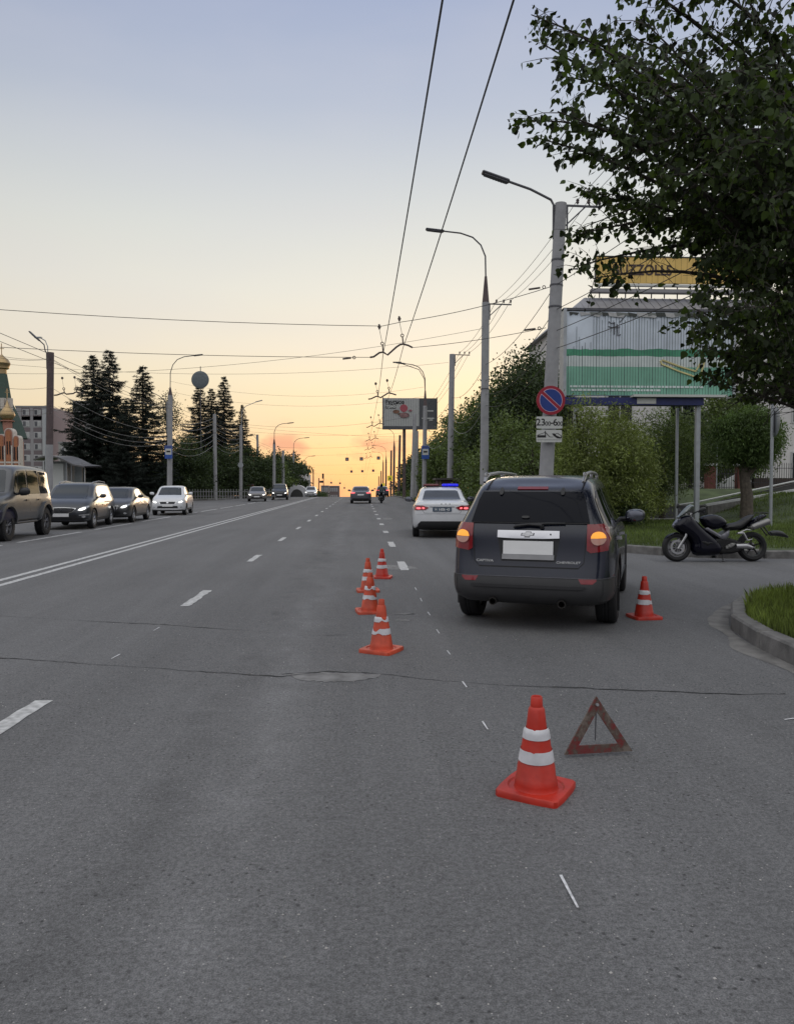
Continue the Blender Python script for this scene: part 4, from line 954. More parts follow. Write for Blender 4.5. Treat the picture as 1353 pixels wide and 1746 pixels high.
gv = dup(lift, label='dark car parked far off at the right kerb beyond the motorcycle rider'); gv.location = (2.9, 101, crest(101)); gv['group'] = ''
del gv['group']

# ------------------------------------------------------------------ motorcycle
def C(x, y): return ((x-970)/442, (630-y)/442)
def CL(*p): return [C(*q) for q in p]
BY, B2 = 15.55, None
rw = gp(1281, 957); fw = gp(1153, 957.5)
bx = Vector((rw.x-fw.x, rw.y-fw.y, 0)).normalized()
bike = thing('motorcycle', 'black sport motorcycle with silver exhaust leaning on its stand by the far kerb', 'motorcycle', (rw.x, rw.y, 0.0), math.atan2(bx.y, bx.x))
bike.rotation_euler = (R(-5), 0, math.atan2(bx.y, bx.x)); bike.scale = (.985, .985, .985)
BK = M_black_gloss; M_dk = mat('dark engine metal', (.020, .020, .020), .45, .6, var=.3, vs=30)
M_seat = mat('black seat vinyl', (.012, .012, .014), .5)
def bwheel(cx, r, rim, w, spk, disc):
    Mx = Matrix.Rotation(R(90), 4, 'X'); mb = MB(); rr = r*.68
    mb.lathe([(rr, -w*.35), (rr*1.06, -w*.45), (r*.86, -w*.5), (r*.95, -w*.36), (r, -w*.12), (r, w*.12), (r*.95, w*.36), (r*.86, w*.5), (rr*1.06, w*.45), (rr, w*.35)], 44, Mx)
    t = mb.build('wheel', M_black, bike, True); t.location = (cx, 0, r)
    mb = MB(); mb.lathe([(rr, -w*.33), (rr*.93, -w*.3), (rr*.93, w*.3), (rr, w*.33)], 44, Mx)
    for i in range(spk):
        a = 2*math.pi*i/spk + .3
        mb.tube([(0.03*math.cos(a), 0, .03*math.sin(a)), (rr*.5*math.cos(a+.1), 0, rr*.5*math.sin(a+.1)), (rr*.95*math.cos(a), 0, rr*.95*math.sin(a))], [.03, .016, .014], 6)
    mb.build('rim', rim, t, True)
    if disc:
        for s in (-1, 1):
            mb = MB(); mb.lathe([(r*.50, s*.062), (r*.36, s*.062), (r*.36, s*.067), (r*.50, s*.067)], 36, Mx, closed=True)
            for i in range(10):
                a = i*.628; mb.box((r*.36*math.cos(a), s*-.065, r*.36*math.sin(a)), (.014, .006, .014))
                mb.tube([(.03*math.cos(a), s*-.062, .03*math.sin(a)), (r*.38*math.cos(a+.2), s*-.064, r*.38*math.sin(a+.2))], .006, 5)
            mb.build('brake_disc', M_alu, t)
    else:
        mb = MB(); mb.lathe([(0, -.10), (.045, -.10), (.05, -.085), (.085, -.07), (.09, -.03), (0, -.03)], 20, Mx); mb.build('hub', M_alu, t, True)
    return t
bwheel(0, .305, mat('black rim', (.03, .03, .032), .35, .5), .17, 5, False); FWX = C(272, 0)[0]; bwheel(FWX, .298, mat('grey rim', (.13, .13, .14), .4, .7), .12, 6, True)
def part(name, pts, T, m, r=.05, step=.022, off=0, rnd=1, par=None, mn=0.0):
    o = inflate(name, CL(*pts), T, m, par or bike, r=r, step=step, rnd=rnd, mn=mn)
    if off: o.location = (0, off, 0)
    return o
part('fairing', [(232,308),(262,262),(330,215),(400,200),(455,262),(520,330),(600,395),(655,440),(690,505),(668,572),(560,580),(430,578),(400,520),(405,450),(350,395),(280,352)], .40, BK, r=.14)
part('nose_panel', [(230,310),(262,258),(320,220),(350,260),(330,330),(280,345)], .30, mat('silver reflecting headlamp', (.22, .22, .25), .1, .5, coat=.6), r=.12)
part('windshield', [(262,246),(330,170),(395,108),(425,108),(450,135),(420,150),(360,200),(320,222)], .30, mat('tinted windshield', (.16, .18, .18), .08, .2, coat=.7), r=.16)
part('fairing_vent', [(430,430),(500,440),(560,455),(640,452),(610,470),(540,480),(540,500),(500,490)], .42, M_dk, r=.03, mn=.19)
part('fuel_tank', [(490,225),(560,202),(630,196),(700,225),(738,268),(735,295),(690,330),(610,345),(530,320),(500,275)], .30, BK, r=.11)
part('seat', [(688,338),(735,287),(800,277),(850,262),(905,225),(960,205),(1000,202),(960,262),(900,315),(860,345),(760,352)], .27, M_seat, r=.09)
part('tail_fairing', [(830,352),(900,318),(960,262),(1040,205),(1118,196),(1108,230),(1050,260),(990,285),(930,330),(870,352)], .22, BK, r=.07)
mb = MB(); a = C(960, 262); b = C(1040, 192); c = C(1110, 196)
for s in (-1, 1): mb.tube([(a[0]+.1, s*.10, a[1]+.05), (b[0], s*.12, b[1]+.02), (c[0], s*.10, c[1]+.01)], .010, 6)
mb.tube([(c[0], -.10, c[1]+.01), (c[0], .10, c[1]+.01)], .010, 6); mb.build('grab_rail', M_plast, bike, True)
for s in (-1, 1):
    mb = MB(); a = C(945, 322); b = C(1100, 268); mb.tube([(a[0]-.03, s*.15, a[1]-.01), (a[0], s*.16, a[1]), (b[0]-.02, s*.17, b[1]), (b[0], s*.17, b[1]+.005)], [.03, .062, .07, .05], 14); mb.build('exhaust_silencer', mat('titanium silencer', (.24, .235, .23), .38, .8), bike, True)
part('frame_spar', [(505,335),(535,322),(670,400),(655,425)], .34, mat('grey frame', (.16, .16, .18), .35, .6), r=.02, mn=.16, rnd=0)
part('frame_plate', [(655,392),(735,345),(728,398),(695,432),(660,428)], .36, mat('grey frame', (.16, .16, .18), .35, .6), r=.02, mn=.165, rnd=0)
part('engine', [(560,420),(720,400),(800,430),(860,450),(880,500),(830,555),(680,572),(600,560)], .32, M_dk, r=.05)
part('gearbox_cover', [(690,480),(760,450),(800,455),(780,500),(700,530),(675,520)], .40, mat('grey casting', (.22, .22, .21), .4, .7, var=.3, vs=30), r=.03)
mb = MB(); a = C(790, 492); b = C(890, 490); mb.cyl((a[0], -.14, a[1]), (b[0], -.12, b[1]), .056, .062, 16); mb.cyl((b[0], -.12, b[1]), (-.04, -.12, .28), .058, .03, 14)
mb.cyl((a[0], .12, a[1]), (-.02, .10, .30), .045, .03, 10); mb.build('swingarm', M_alu, bike, True)
mb = MB(); p = [C(805, 375), C(860, 375), C(895, 440), C(940, 430)]; mb.tube([(q[0], -.17, q[1]) for q in p], [.025, .022, .02, .012], 8); q = C(805, 380); e = C(940, 350); mb.tube([(q[0], -.14, q[1]), (e[0]-.1, -.15, e[1]+.02), (e[0], -.15, e[1])], .015, 8); mb.build('footrest_bracket', M_alu, bike, True)
part('front_fender', [(158,428),(180,392),(235,368),(290,358),(312,385),(245,392),(190,422)], .15, BK, r=.05)
mb = MB()
for s in (-1, 1):
    a = C(400, 190); b = C(345, 400); c = C(272, 515); mb.tube([(a[0], s*.10, a[1]), (b[0], s*.10, b[1]), (c[0], s*.09, c[1])], [.026, .026, .03], 10)
mb.build('fork', M_alu, bike, True)
mb = MB(); a = C(300, 470); mb.box((a[0]+.05, -.085, a[1]+.06), (.07, .05, .12), Matrix.Rotation(R(25), 3, 'Y'), bev=.012); mb.build('brake_caliper', M_dk, bike)
mb = MB(); a = C(425, 195)
for s in (-1, 1): mb.tube([(a[0], s*.05, a[1]), (a[0]+.02, s*.22, a[1]+.04), (a[0]+.10, s*.36, a[1]+.01)], .013, 8); mb.tube([(a[0]+.055, s*.30, a[1]+.025), (a[0]+.10, s*.37, a[1]+.01)], .02, 8)
mb.tube([(a[0]+.05, -.3, a[1]+.03), (a[0]-.02, -.34, a[1]+.01), (a[0]+.02, -.39, a[1]-.01)], .006, 5); mb.build('handlebar', M_plast, bike, True)
for s in (-1, 1):
    o = inflate('mirror', CL((410,178),(430,150),(470,140),(487,155),(470,180),(430,188)) if s < 0 else CL((343,128),(348,98),(366,82),(380,98),(372,125),(355,140)), .05, M_plast, bike, r=.03); o.location = (0, s*.36, 0 if s < 0 else .0)
    mb = MB(); q = C(425, 175) if s < 0 else C(365, 135); z = C(380, 215); mb.tube([(q[0], s*.36, q[1]), (z[0], s*.14, z[1])], .008, 6); mb.build('mirror_stalk', M_plast, bike)
mb = MB(); a = C(676, 545); b = C(658, 632); mb.tube([(a[0], -.12, a[1]), (b[0], -.20, b[1])], [.012, .01], 6); mb.box((b[0], -.21, b[1]+.005), (.06, .03, .012)); mb.build('side_stand', M_plast, bike)
mb = MB()
for s in (-1, 1): a = C(1062, 300); b = C(1132, 395); mb.tube([(a[0], s*.07, a[1]), (b[0], s*.07, b[1])], .014, 6)
mb.build('number_plate_stay', M_plast, bike)
part('mud_guard', [(1120,362),(1180,346),(1250,352),(1292,382),(1325,420),(1275,412),(1200,398),(1140,398)], .17, M_plast, r=.05)
# a second, mostly hidden motorcycle and a rider far off
b2 = dup(bike, label='black motorcycle almost hidden between the police car and the dark SUV'); b2.location = (3.62, 19.6, 0); b2.rotation_euler = (R(-3), 0, R(-112)); b2['group'] = 'motorcycles'; bike['group'] = 'motorcycles'
f = gp(650, 858); b3 = dup(bike, label='motorcycle ridden away along the right edge of the road far ahead'); b3.location = (f.x, f.y, 0); b3.rotation_euler = (0, 0, R(-92)); b3['group'] = 'motorcycles'

def person_rider(loc, rz):
    # skin-modifier figure seated astride, one continuous body; local +y is ahead
    J = {'pel': (0, 0, .86), 'bel': (0, .06, 1.0), 'che': (0, .22, 1.22), 'nec': (0, .32, 1.38), 'hed': (0, .37, 1.47), 'top': (0, .38, 1.60)}
    for s, n in ((-1, 'l'), (1, 'r')):
        J.update({'hip'+n: (s*.10, .02, .84), 'kne'+n: (s*.25, .38, .68), 'ank'+n: (s*.22, .08, .34), 'toe'+n: (s*.24, .24, .30), 'sho'+n: (s*.19, .30, 1.32), 'elb'+n: (s*.33, .48, 1.12), 'wri'+n: (s*.32, .72, 1.04), 'han'+n: (s*.30, .80, 1.03)})
    Rd = {'pel': .15, 'bel': .145, 'che': .165, 'nec': .06, 'hed': .09, 'top': .07, 'hip': .10, 'kne': .07, 'ank': .045, 'toe': .04, 'sho': .07, 'elb': .05, 'wri': .035, 'han': .04}
    names = list(J); E = [('pel','bel'),('bel','che'),('che','nec'),('nec','hed'),('hed','top')]
    for n in 'lr': E += [('pel','hip'+n),('hip'+n,'kne'+n),('kne'+n,'ank'+n),('ank'+n,'toe'+n),('che','sho'+n),('sho'+n,'elb'+n),('elb'+n,'wri'+n),('wri'+n,'han'+n)]
    me = bpy.data.meshes.new('person'); me.from_pydata([J[n] for n in names], [(names.index(a), names.index(b)) for a, b in E], [])
    o = bpy.data.objects.new('person', me); col.objects.link(o); md = o.modifiers.new('k', 'SKIN'); md.use_smooth_shade = True; sd = o.modifiers.new('s', 'SUBSURF'); sd.levels = 2
    for i, n in enumerate(names):
        r = Rd[n[:3]]; me.skin_vertices[0].data[i].radius = (r, r); me.skin_vertices[0].data[i].use_root = (n == 'pel')
    bpy.context.view_layer.update(); m2 = bpy.data.meshes.new_from_object(o.evaluated_get(bpy.context.evaluated_depsgraph_get())); bpy.data.objects.remove(o)
    m2.materials.clear(); m2.materials.append(mat('dark riding clothes', (.015, .03, .034), .7)); p = link('person', m2, None, True); p.location = loc; p.rotation_euler = (0, 0, rz)
    hm = MB(); hm.lathe([(0, .16), (.07, .145), (.115, .09), (.135, .02), (.125, -.06), (.10, -.11), (0, -.11)], 20, Matrix.Translation((0, .38, 1.53))); hm.build('helmet', BK, p, True)
    vz = inflate('visor', [(-.09, 1.49), (.09, 1.49), (.10, 1.56), (-.10, 1.56)], .03, M_glass, p, r=.02); vz.location = (0, .51, 0)
    return tag(p, 'person in dark clothes and helmet riding a motorcycle away near the right kerb', 'person')
person_rider((f.x, f.y+.62*0+.15, -.02), R(-2))

# ------------------------------------------------------------------ cones
M_cone = mat('orange red cone plastic', (0.45, 0.024, 0.011), 0.42, var=0.26, vs=7, bump=.05)
M_cone2 = mat('faded orange cone plastic', (0.50, 0.062, 0.025), 0.5, var=0.3, vs=8, bump=.05)
M_band = mat('white reflective band', (0.60, 0.60, 0.63), 0.45, var=0.2, vs=10)
def make_cone(loc, rz, label, m, seed, lean=0, worn=1.0, crisp=False):
    t = thing('traffic_cone', label, 'traffic cone', loc, R(rz), 'traffic cones set round the dark SUV'); rn = random.Random(seed)
    b = .145; mb = MB()
    c = chaikin([(-b-.03, -b), (-b, -b-.03), (b, -b-.03), (b+.03, -b), (b+.03, b), (b, b+.03), (-b, b+.03), (-b-.03, b)], 1)
    n = 32; V = []
    rings = [(None, 1.0, 0.0), (None, 1.0, .030), (None, .975, .036)] ; Fc = []
    q = resample(c, .03); L = len(q)
    for _, s, z in rings: V += [(x*s, y*s, z) for x, y in q]
    # round recess and step up to the body
    for r, z in ((.150, .036), (.143, .028), (.118, .028), (.114, .036), (.112, .055)):
        for x, y in q: a = math.atan2(y, x); V.append((r*math.cos(a), r*math.sin(a), z))
    for k in range(7):
        for i in range(L): Fc.append((k*L+i, k*L+(i+1) % L, (k+1)*L+(i+1) % L, (k+1)*L+i))
    mb.add(V, Fc); mb.build('base', m, t, True)
    prof = [(.112, .05), (.108, .085), (.104, .09), (.098, .15), (.0945, .155), (.080, .245), (.078, .25), (.064, .34), (.055, .345), (.043, .45), (.036, .462), (.033, .465), (.030, .515), (.026, .52), (.023, .515), (.024, .40)]
    mb = MB(); mb.lathe(prof, 40); mb.build('cone_body', m, t, True)
    def rad(z):
        for (r0, z0), (r1, z1) in zip(prof[:-1], prof[1:]):
            if z0 <= z <= z1: return r0+(r1-r0)*(z-z0)/max(z1-z0, 1e-6)
        return prof[-3][0]
    for z0, z1 in ((.175, .238), (.298, .352)):
        K = 64; V = []; lo = []; hi = []
        ph = rn.random()*6
        for i in range(K):
            a = 2*math.pi*i/K; j = 0 if crisp else (max(0, math.sin(a*3+ph))**3*.012 + rn.random()*.004)*worn; j2 = (max(0, math.sin(a*2+ph*2)-.55)*.05 + rn.random()*.003)*worn
            if crisp: j2 = .006*max(0, 1-abs(((a*57.3-280+180) % 360)-180)/8)
            lo.append(z0+j); hi.append(z1-j2)
        for i in range(K):
            a = 2*math.pi*i/K
            for s in range(5):
                z = lo[i]+(hi[i]-lo[i])*s/4; r = rad(z)+.0035; V.append((r*math.cos(a), r*math.sin(a), z))
        Fc = []
        for i in range(K):
            for s in range(4): Fc.append((i*5+s, ((i+1) % K)*5+s, ((i+1) % K)*5+s+1, i*5+s+1))
        mb = MB(); mb.add(V, Fc); mb.build('reflective_band', M_band, t, True)
    t.rotation_euler = (R(lean), R(lean*.4), R(rz)); t.scale = (.95, .95, .935); return t
def cpos(px, py): p = gp(px, py); return (p.x, p.y, 0)
def conepos(px, ybot, half=.17):   # the base's front edge is seen at ybot
    p = gp(px, ybot); return (p.x*(1+half/p.y), p.y+half, 0.0)
make_cone(conepos(913, 1378, .2), -33, 'bright red cone nearest the camera, left of the warning triangle', M_cone, 1, 0, .4, True)
make_cone(conepos(650, 1117), -30, 'orange cone with torn white bands, nearest of the left row', M_cone2, 2, 0, 1.3)
make_cone(conepos(630, 1048), 8, 'orange cone with a dark hole in its upper band, second of the left row', M_cone2, 3, 1.5, 1.5)
make_cone(conepos(627, 1011), 4, 'orange cone half hidden behind the one with the holed band', M_cone2, 4, 0, .5)
make_cone(conepos(651, 987.5), -10, 'red cone farthest from the camera at the end of the left row', M_cone, 5, 0, .4)
make_cone(conepos(1097, 1058), 5, 'red cone standing right of the dark SUV beside its front wheel', M_cone, 6, 0, .6)

# ------------------------------------------------------------------ warning triangle
g = gp(1020, 1289); wt = thing('warning_triangle', 'worn red and brown warning triangle with peeling reflectors beside the nearest cone', 'warning triangle', (g.x, g.y, 0.0), R(6)); wt.rotation_euler = (R(-7), 0, R(6)); wt.scale = (.95, .95, .92)
M_wt = bpy.data.materials.new('worn red reflector'); M_wt.use_nodes = True; t_ = M_wt.node_tree; b_ = t_.nodes['Principled BSDF']; n_ = t_.nodes.new('ShaderNodeTexNoise'); tc_ = t_.nodes.new('ShaderNodeTexCoord'); t_.links.new(tc_.outputs['Object'], n_.inputs['Vector']); n_.inputs['Scale'].default_value = 9; n_.inputs['Detail'].default_value = 8; n_.inputs['Roughness'].default_value = .7
r_2 = t_.nodes.new('ShaderNodeValToRGB'); t_.links.new(n_.outputs[0], r_2.inputs[0]); E_ = r_2.color_ramp.elements; E_[0].position = .40; E_[0].color = (.16, .016, .018, 1); E_[1].position = .52; E_[1].color = (.085, .060, .048, 1); e_ = E_.new(.62); e_.color = (.16, .13, .11, 1); e_ = E_.new(.47); e_.color = (.13, .035, .030, 1)
t_.links.new(r_2.outputs[0], b_.inputs['Base Color']); b_.inputs['Roughness'].default_value = .6
for i in range(3):
    Wd, Hh, bw = .215, .345, .050
    P = [(-Wd, .02), (Wd, .02), (0, Hh+.02)]; a = Vector(P[i]); b = Vector(P[(i+1) % 3]); c = (Vector(P[0])+Vector(P[1])+Vector(P[2]))/3
    d = (b-a).normalized(); n = Vector((-d.y, d.x)); q = [a, b, b+n*bw-d*bw*1.55, a+n*bw+d*bw*1.55]
    mb = MB(); mb.prism([tuple(x) for x in q], -.006, .006, Matrix.Translation((0, (.0, .012, -.012)[i]*0+i*.002, 0)) @ FZ); mb.build('reflector_bar', M_wt, wt)
mb = MB(); mb.tube([(.004, .012, .335), (-.006, .03, .09)], .0035, 6); mb.build('stay_rod', M_steel, wt)
mb = MB(); mb.tube([(-.06, .02, .03), (-.05, .16, .004)], .004, 6); mb.build('foot', M_steel, wt)
mb = MB(); mb.cyl((0, -.016, .315), (0, .016, .315), .009, n=10); mb.build('rivet', M_galv, wt)
# ================================================================== POLES, LAMPS, SIGNS
def img_z(px, py, Y): return at(px, py, Y).z
def pole(label, base, top, r0, r1, m=M_conc, name='utility_pole', group='concrete poles along the right kerb', lamp=None, arm=None, cap=None, bands=(), arms2=None):
    """lamp: (reach x, rise z, kind); arm: (length, z below top) bracket with insulators"""
    b = Vector(base); t = Vector(top); d = t-b
    o = thing(name, label, 'pole', b, 0, group)
    mb = MB(); mb.cyl((0, 0, -.3), d, r0, r1, 20); mb.build('post', m, o, True)
    for f, w in bands:
        p = d*f; r = r0+(r1-r0)*f; mb = MB(); mb.cyl(p-d.normalized()*w/2, p+d.normalized()*w/2, r+.012, n=20); mb.build('clamp_band', M_steel, o, True)
    if cap:
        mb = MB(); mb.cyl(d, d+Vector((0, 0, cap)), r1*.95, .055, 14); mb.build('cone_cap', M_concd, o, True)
    if lamp:
        reach, rise, kind = lamp; mb = MB(); z0 = d.z + (cap or 0)
        s = -1 if reach < 0 else 1; a = abs(reach)
        if kind == 'curve':
            pts = [(d.x, d.y, z0-.1), (d.x+s*.01*a, d.y, z0+rise*.45), (d.x+s*.10*a, d.y, z0+rise*.70), (d.x+s*.26*a, d.y, z0+rise*.87), (d.x+s*.5*a, d.y, z0+rise*.96), (d.x+s*.85*a, d.y, z0+rise)]
            tilt = -.0
        else:
            pts = [(d.x+s*(r1+.04), d.y, z0-1.0), (d.x+s*(r1+.04), d.y, z0-.05), (d.x+s*(r1+.12), d.y, z0+.1), (d.x+s*a*.5, d.y, z0+rise*.62), (d.x+s*a*.88, d.y, z0+rise*.97)]
            tilt = .25
        mb.tube(pts, .035, 8); mb.build('lamp_arm', M_steel, o, True)
        h = MB(); e = Vector(pts[-1]); dr = (Vector(pts[-1])-Vector(pts[-2])).normalized(); ang = math.atan2(dr.z, dr.x)
        rot = Matrix.Rotation(-ang, 3, 'Y'); c = e + dr*.35
        h.box(c, (.82, .26, .075), rot, bev=.03); h.box(c-Vector((0, 0, .045)), (.7, .2, .03), rot)
        for i in range(5): h.box(c + rot @ Vector((-.2+i*.08, 0, .045)), (.02, .24, .03), rot)
        h.build('lamp_head', M_steel, o, False)
    for L, dz, s in (arm or ()):
        mb = MB(); z = d.z-dz; mb.tube([(d.x, d.y, z), (d.x+s*L, d.y, z-.03)], .035, 4); mb.tube([(d.x+s*.05, d.y, z-.65), (d.x+s*L*.62, d.y, z-.03)], .025, 4); mb.tube([(d.x+s*(r1+.02), d.y, z+.02), (d.x+s*(r1+.02), d.y, z-.7)], .03, 4)
        cb = mb.build('cross_arm', M_steel, o)
        for f in (.42, .70, .97):
            mb = MB(); mb.cyl((d.x+s*L*f, d.y, z), (d.x+s*L*f, d.y, z+.07), .012, n=6); mb.lathe([(0, .0), (.035, 0), (.045, .03), (.035, .06), (.05, .08), (.03, .13), (0, .14)], 10, Matrix.Translation((d.x+s*L*f, d.y, z+.06))); mb.build('insulator', M_ins, cb, True)
    return o, b+d
def P0(px, Y): v = at(px, 850, Y); return Vector((v.x, Y, crest(Y)))
# right row
YA = 21.6
ba = at(929, 830, YA); ta = at(955.5, 347, YA); slope = (ta-ba); ba = Vector((ba.x - slope.x*ba.z/slope.z, YA, 0.12))
pA, topA = pole('thick leaning concrete pole behind the dark SUV carrying the blue no-parking sign', ba, ta, .215, .165, lamp=(-1.75, .62, 'bent'), arm=((1.15, .05, 1),), bands=((.83, .05), (.69, .05), (.755, .04)))
BR = [(823.5, 829, 516, 33.6, 'second', ), (764.5, 770, 604, 47.0), (722.5, 724, 692, 62.5), (700.5, 706, 700, 68), (711, 713, 715, 79), (689.3, 689.6, 735, 100), (681, 681.5, 744, 118), (671.5, 671.8, 772, 128), (666, 666.4, 768, 150), (655.5, 655.9, 800, 190), (650.4, 650.6, 806, 240), (661, 661.2, 783, 165)]
def rpole(i, px0, px1, pyt, Y, label, **k):
    b = P0(px0, Y); b.z += .1; t = at(px1, pyt, Y); return pole(label, b, t, k.pop('r0', .20), k.pop('r1', .165), **k)
pB, topB = rpole(1, 824.5, 827.5, 516, 33.6, 'concrete pole with curved lamp arm and crossbar just left of the dark SUV roof', lamp=(-2.25, 1.95, 'curve'), arm=((1.15, .05, 1),), cap=1.15, bands=((.6, .05),))
pC, topC = rpole(2, 766, 770.5, 604, 47, 'concrete pole with a short crossbar rising behind the police car', arm=((1.1, .02, 1),))
pD, topD = rpole(3, 722.5, 724.5, 692, 62.5, 'concrete pole with twin curved lamp arms carrying a blue bus stop sign on the right', lamp=(-2.0, 2.2, 'curve'), cap=1.25)
mb = MB(); dd = topD - pD.location; mb.tube([(dd.x, dd.y+.1, dd.z+1.1), (dd.x-.05, dd.y+.15, dd.z+2.2), (dd.x-.5, dd.y+.2, dd.z+3.0), (dd.x-2.0, dd.y+.2, dd.z+3.5)], .03, 6); mb.box((dd.x-2.3, dd.y+.2, dd.z+3.58), (.7, .22, .08)); mb.build('lamp_arm', M_steel, pD)
pE, topE = rpole(4, 702.5, 707, 706, 74, 'plain thick concrete pole in front of the far advertising board', r0=.23, r1=.17)
rpole(5, 709.5, 710.5, 735, 79, 'plain concrete pole just right of the thick pole under the far board', r0=.2)
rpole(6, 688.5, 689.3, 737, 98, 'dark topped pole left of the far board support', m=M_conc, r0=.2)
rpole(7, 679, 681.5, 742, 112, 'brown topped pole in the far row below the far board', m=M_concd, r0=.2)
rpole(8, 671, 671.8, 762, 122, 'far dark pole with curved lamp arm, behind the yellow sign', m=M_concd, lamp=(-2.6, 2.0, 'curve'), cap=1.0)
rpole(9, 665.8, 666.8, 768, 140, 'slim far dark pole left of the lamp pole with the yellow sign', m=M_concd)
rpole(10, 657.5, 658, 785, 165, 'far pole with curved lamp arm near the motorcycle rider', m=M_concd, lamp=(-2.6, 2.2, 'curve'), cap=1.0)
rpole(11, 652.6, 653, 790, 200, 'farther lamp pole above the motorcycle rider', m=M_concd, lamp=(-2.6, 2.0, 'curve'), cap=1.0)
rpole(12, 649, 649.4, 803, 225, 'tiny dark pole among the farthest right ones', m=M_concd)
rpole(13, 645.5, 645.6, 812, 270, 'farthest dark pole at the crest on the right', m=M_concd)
# left row
LG = 'poles along the left side of the road'
pL1, topL1 = pole('tall pole with a dark upper half and two small lamp heads beside the bus shelter', P0(83.5, 46.5), at(86.5, 601, 46.5), .20, .19, group=LG, lamp=(-.75, .75, 'bent'), name='utility_pole')
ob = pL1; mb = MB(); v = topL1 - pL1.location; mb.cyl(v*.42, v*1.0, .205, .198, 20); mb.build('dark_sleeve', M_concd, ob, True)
mb = MB(); mb.tube([(v.x-.16, v.y, v.z-.9), (v.x-.16, v.y, v.z+.35), (v.x-.3, v.y, v.z+.7), (v.x-.55, v.y, v.z+.85)], .03, 6); mb.box((v.x-.7, v.y, v.z+.88), (.4, .2, .07)); mb.build('lamp_arm', M_galv, ob)
pL2, topL2 = pole('concrete pole with a curved lamp arm carrying the left bus stop sign', P0(289, 66), at(290.5, 674, 66), .23, .20, group=LG, lamp=(2.4, 2.7, 'curve'), cap=.7)
pole('lamp pole half hidden behind the pole with the left bus stop sign', P0(286.5, 78), at(286, 685, 78), .15, .12, group=LG, lamp=(-1.6, .9, 'bent'))
pL3, topL3 = pole('plain concrete pole at the grass edge right of the round dish', P0(367.5, 79), at(366, 706, 79), .21, .17, group=LG, bands=((.78, .05),))
pL4, topL4 = pole('concrete pole with a small round sign and a straight lamp arm before the spruces', P0(410.5, 84), at(411, 725, 84), .19, .155, group=LG)
mb = MB(); v = topL4 - pL4.location; mb.tube([(v.x, v.y+.15, v.z-.4), (v.x+.1, v.y+.15, v.z+1.6), (v.x+.5, v.y+.15, v.z+2.1), (v.x+1.6, v.y+.15, v.z+2.55)], .035, 6); mb.box((v.x+1.95, v.y+.15, v.z+2.66), (.75, .25, .08), Matrix.Rotation(-.25, 3, 'Y')); mb.build('lamp_arm', M_galv, pL4)
pole('short dark pole sticking out above the trees left of the curved street lamp', P0(439.5, 105), at(439, 741, 105), .18, .15, group=LG, arm=((1.0, .05, -1),))
pole('tall street lamp with a curved arm, dark upper part, left of the black SUV', P0(467, 92), at(467.5, 757, 92), .2, .16, m=M_conc, group=LG, lamp=(1.9, 1.9, 'curve'), cap=.6)
pole('plain concrete pole right of the dark curved street lamp', P0(483, 98), at(482.5, 768, 98), .19, .16, group=LG)
pole('street lamp with curved arm in front of the white apartment blocks', P0(500.5, 118), at(500.5, 772, 118), .17, .14, group=LG, lamp=(2.0, 1.8, 'curve'), cap=.5)
pole('street lamp with curved arm right of the white apartment blocks', P0(519.5, 150), at(519.5, 796, 150), .15, .12, group=LG, lamp=(1.6, 1.6, 'curve'), cap=.5)
pole('thin far pole beyond the white oncoming car', P0(534, 190), at(534, 800, 190), .16, .14, m=M_concd, group=LG)
pole('short thin far pole beside the traffic light post', P0(543.5, 210), at(543.5, 815, 210), .16, .14, m=M_concd, group=LG)
pole('slim galvanised mast standing just left of the pole with the dark upper half', P0(79, 50), at(79, 697, 50), .07, .06, m=M_galv, group=LG)
pole('slim pale post left of the curved lamp with the dark upper part', P0(463, 110), at(463, 790, 110), .06, .05, m=M_galv, group=LG)

# signs
M_red = mat('sign red', (.30, .012, .03), .4, var=.06); M_blue = mat('sign blue', (.012, .04, .22), .4, var=.08); M_wht = mat('sign white', (.52, .53, .51), .45, var=.05, vs=20); M_ink = mat('sign black', (.012, .012, .012), .5); M_pink = mat('faded sign line', (.60, .42, .52), .45)
ppm = F_PX/YA
sc0 = at(938.5, 682.5, YA-.3); sgn = thing('traffic_sign', 'round red and blue no-parking sign high on the leaning pole', 'traffic sign', sc0)
Rs = 24.5/ppm
def disc(name, r, y0, y1, m, par, n=48): mb = MB(); mb.cyl((0, y0, 0), (0, y1, 0), r, n=n); return mb.build(name, m, par)
bd = disc('panel', Rs, 0, .02, M_red, sgn)
ringw = MB(); ringw.lathe([(Rs*.83, .003), (Rs*.79, .003), (Rs*.79, .0), (Rs*.83, .0)], 60, Matrix.Rotation(R(90), 4, 'X'), closed=True)
# white outline, blue halves and the red slash
def halves(r, gap, z, m, name):
    for s in (-1, 1):
        pts = []; c = math.asin(gap/r)
        for i in range(25): a = c + (math.pi-2*c)*i/24; pts.append((r*math.cos(a), s*r*math.sin(a)))
        mb = MB(); M = Matrix.Rotation(R(42), 4, 'Y') @ FZ
        mb.prism(pts, -z, z, M); o = mb.build(name, m, bd)
halves(Rs*.80, Rs*.105, .006, M_pink, 'outline'); halves(Rs*.765, Rs*.14, .0095, M_blue, 'blue_field')
p1 = at(936, 720.5, YA-.3); hp, wp = 20.5/ppm/2, 44.5/ppm/2
pl1 = thing('plate_sign', 'white plate reading 23.00-6.00 under the no-parking sign', 'traffic sign', p1)
def rplate(w, h, y0, y1, m, par, name='panel', r=.02): mb = MB(); mb.prism(chaikin([(-w+r, -h), (w-r, -h), (w, -h+r), (w, h-r), (w-r, h), (-w+r, h), (-w, h-r), (-w, -h+r)], 1), y0, y1, FZ); return mb.build(name, m, par)
pn = rplate(wp, hp, -.012, .012, M_wht, pl1)
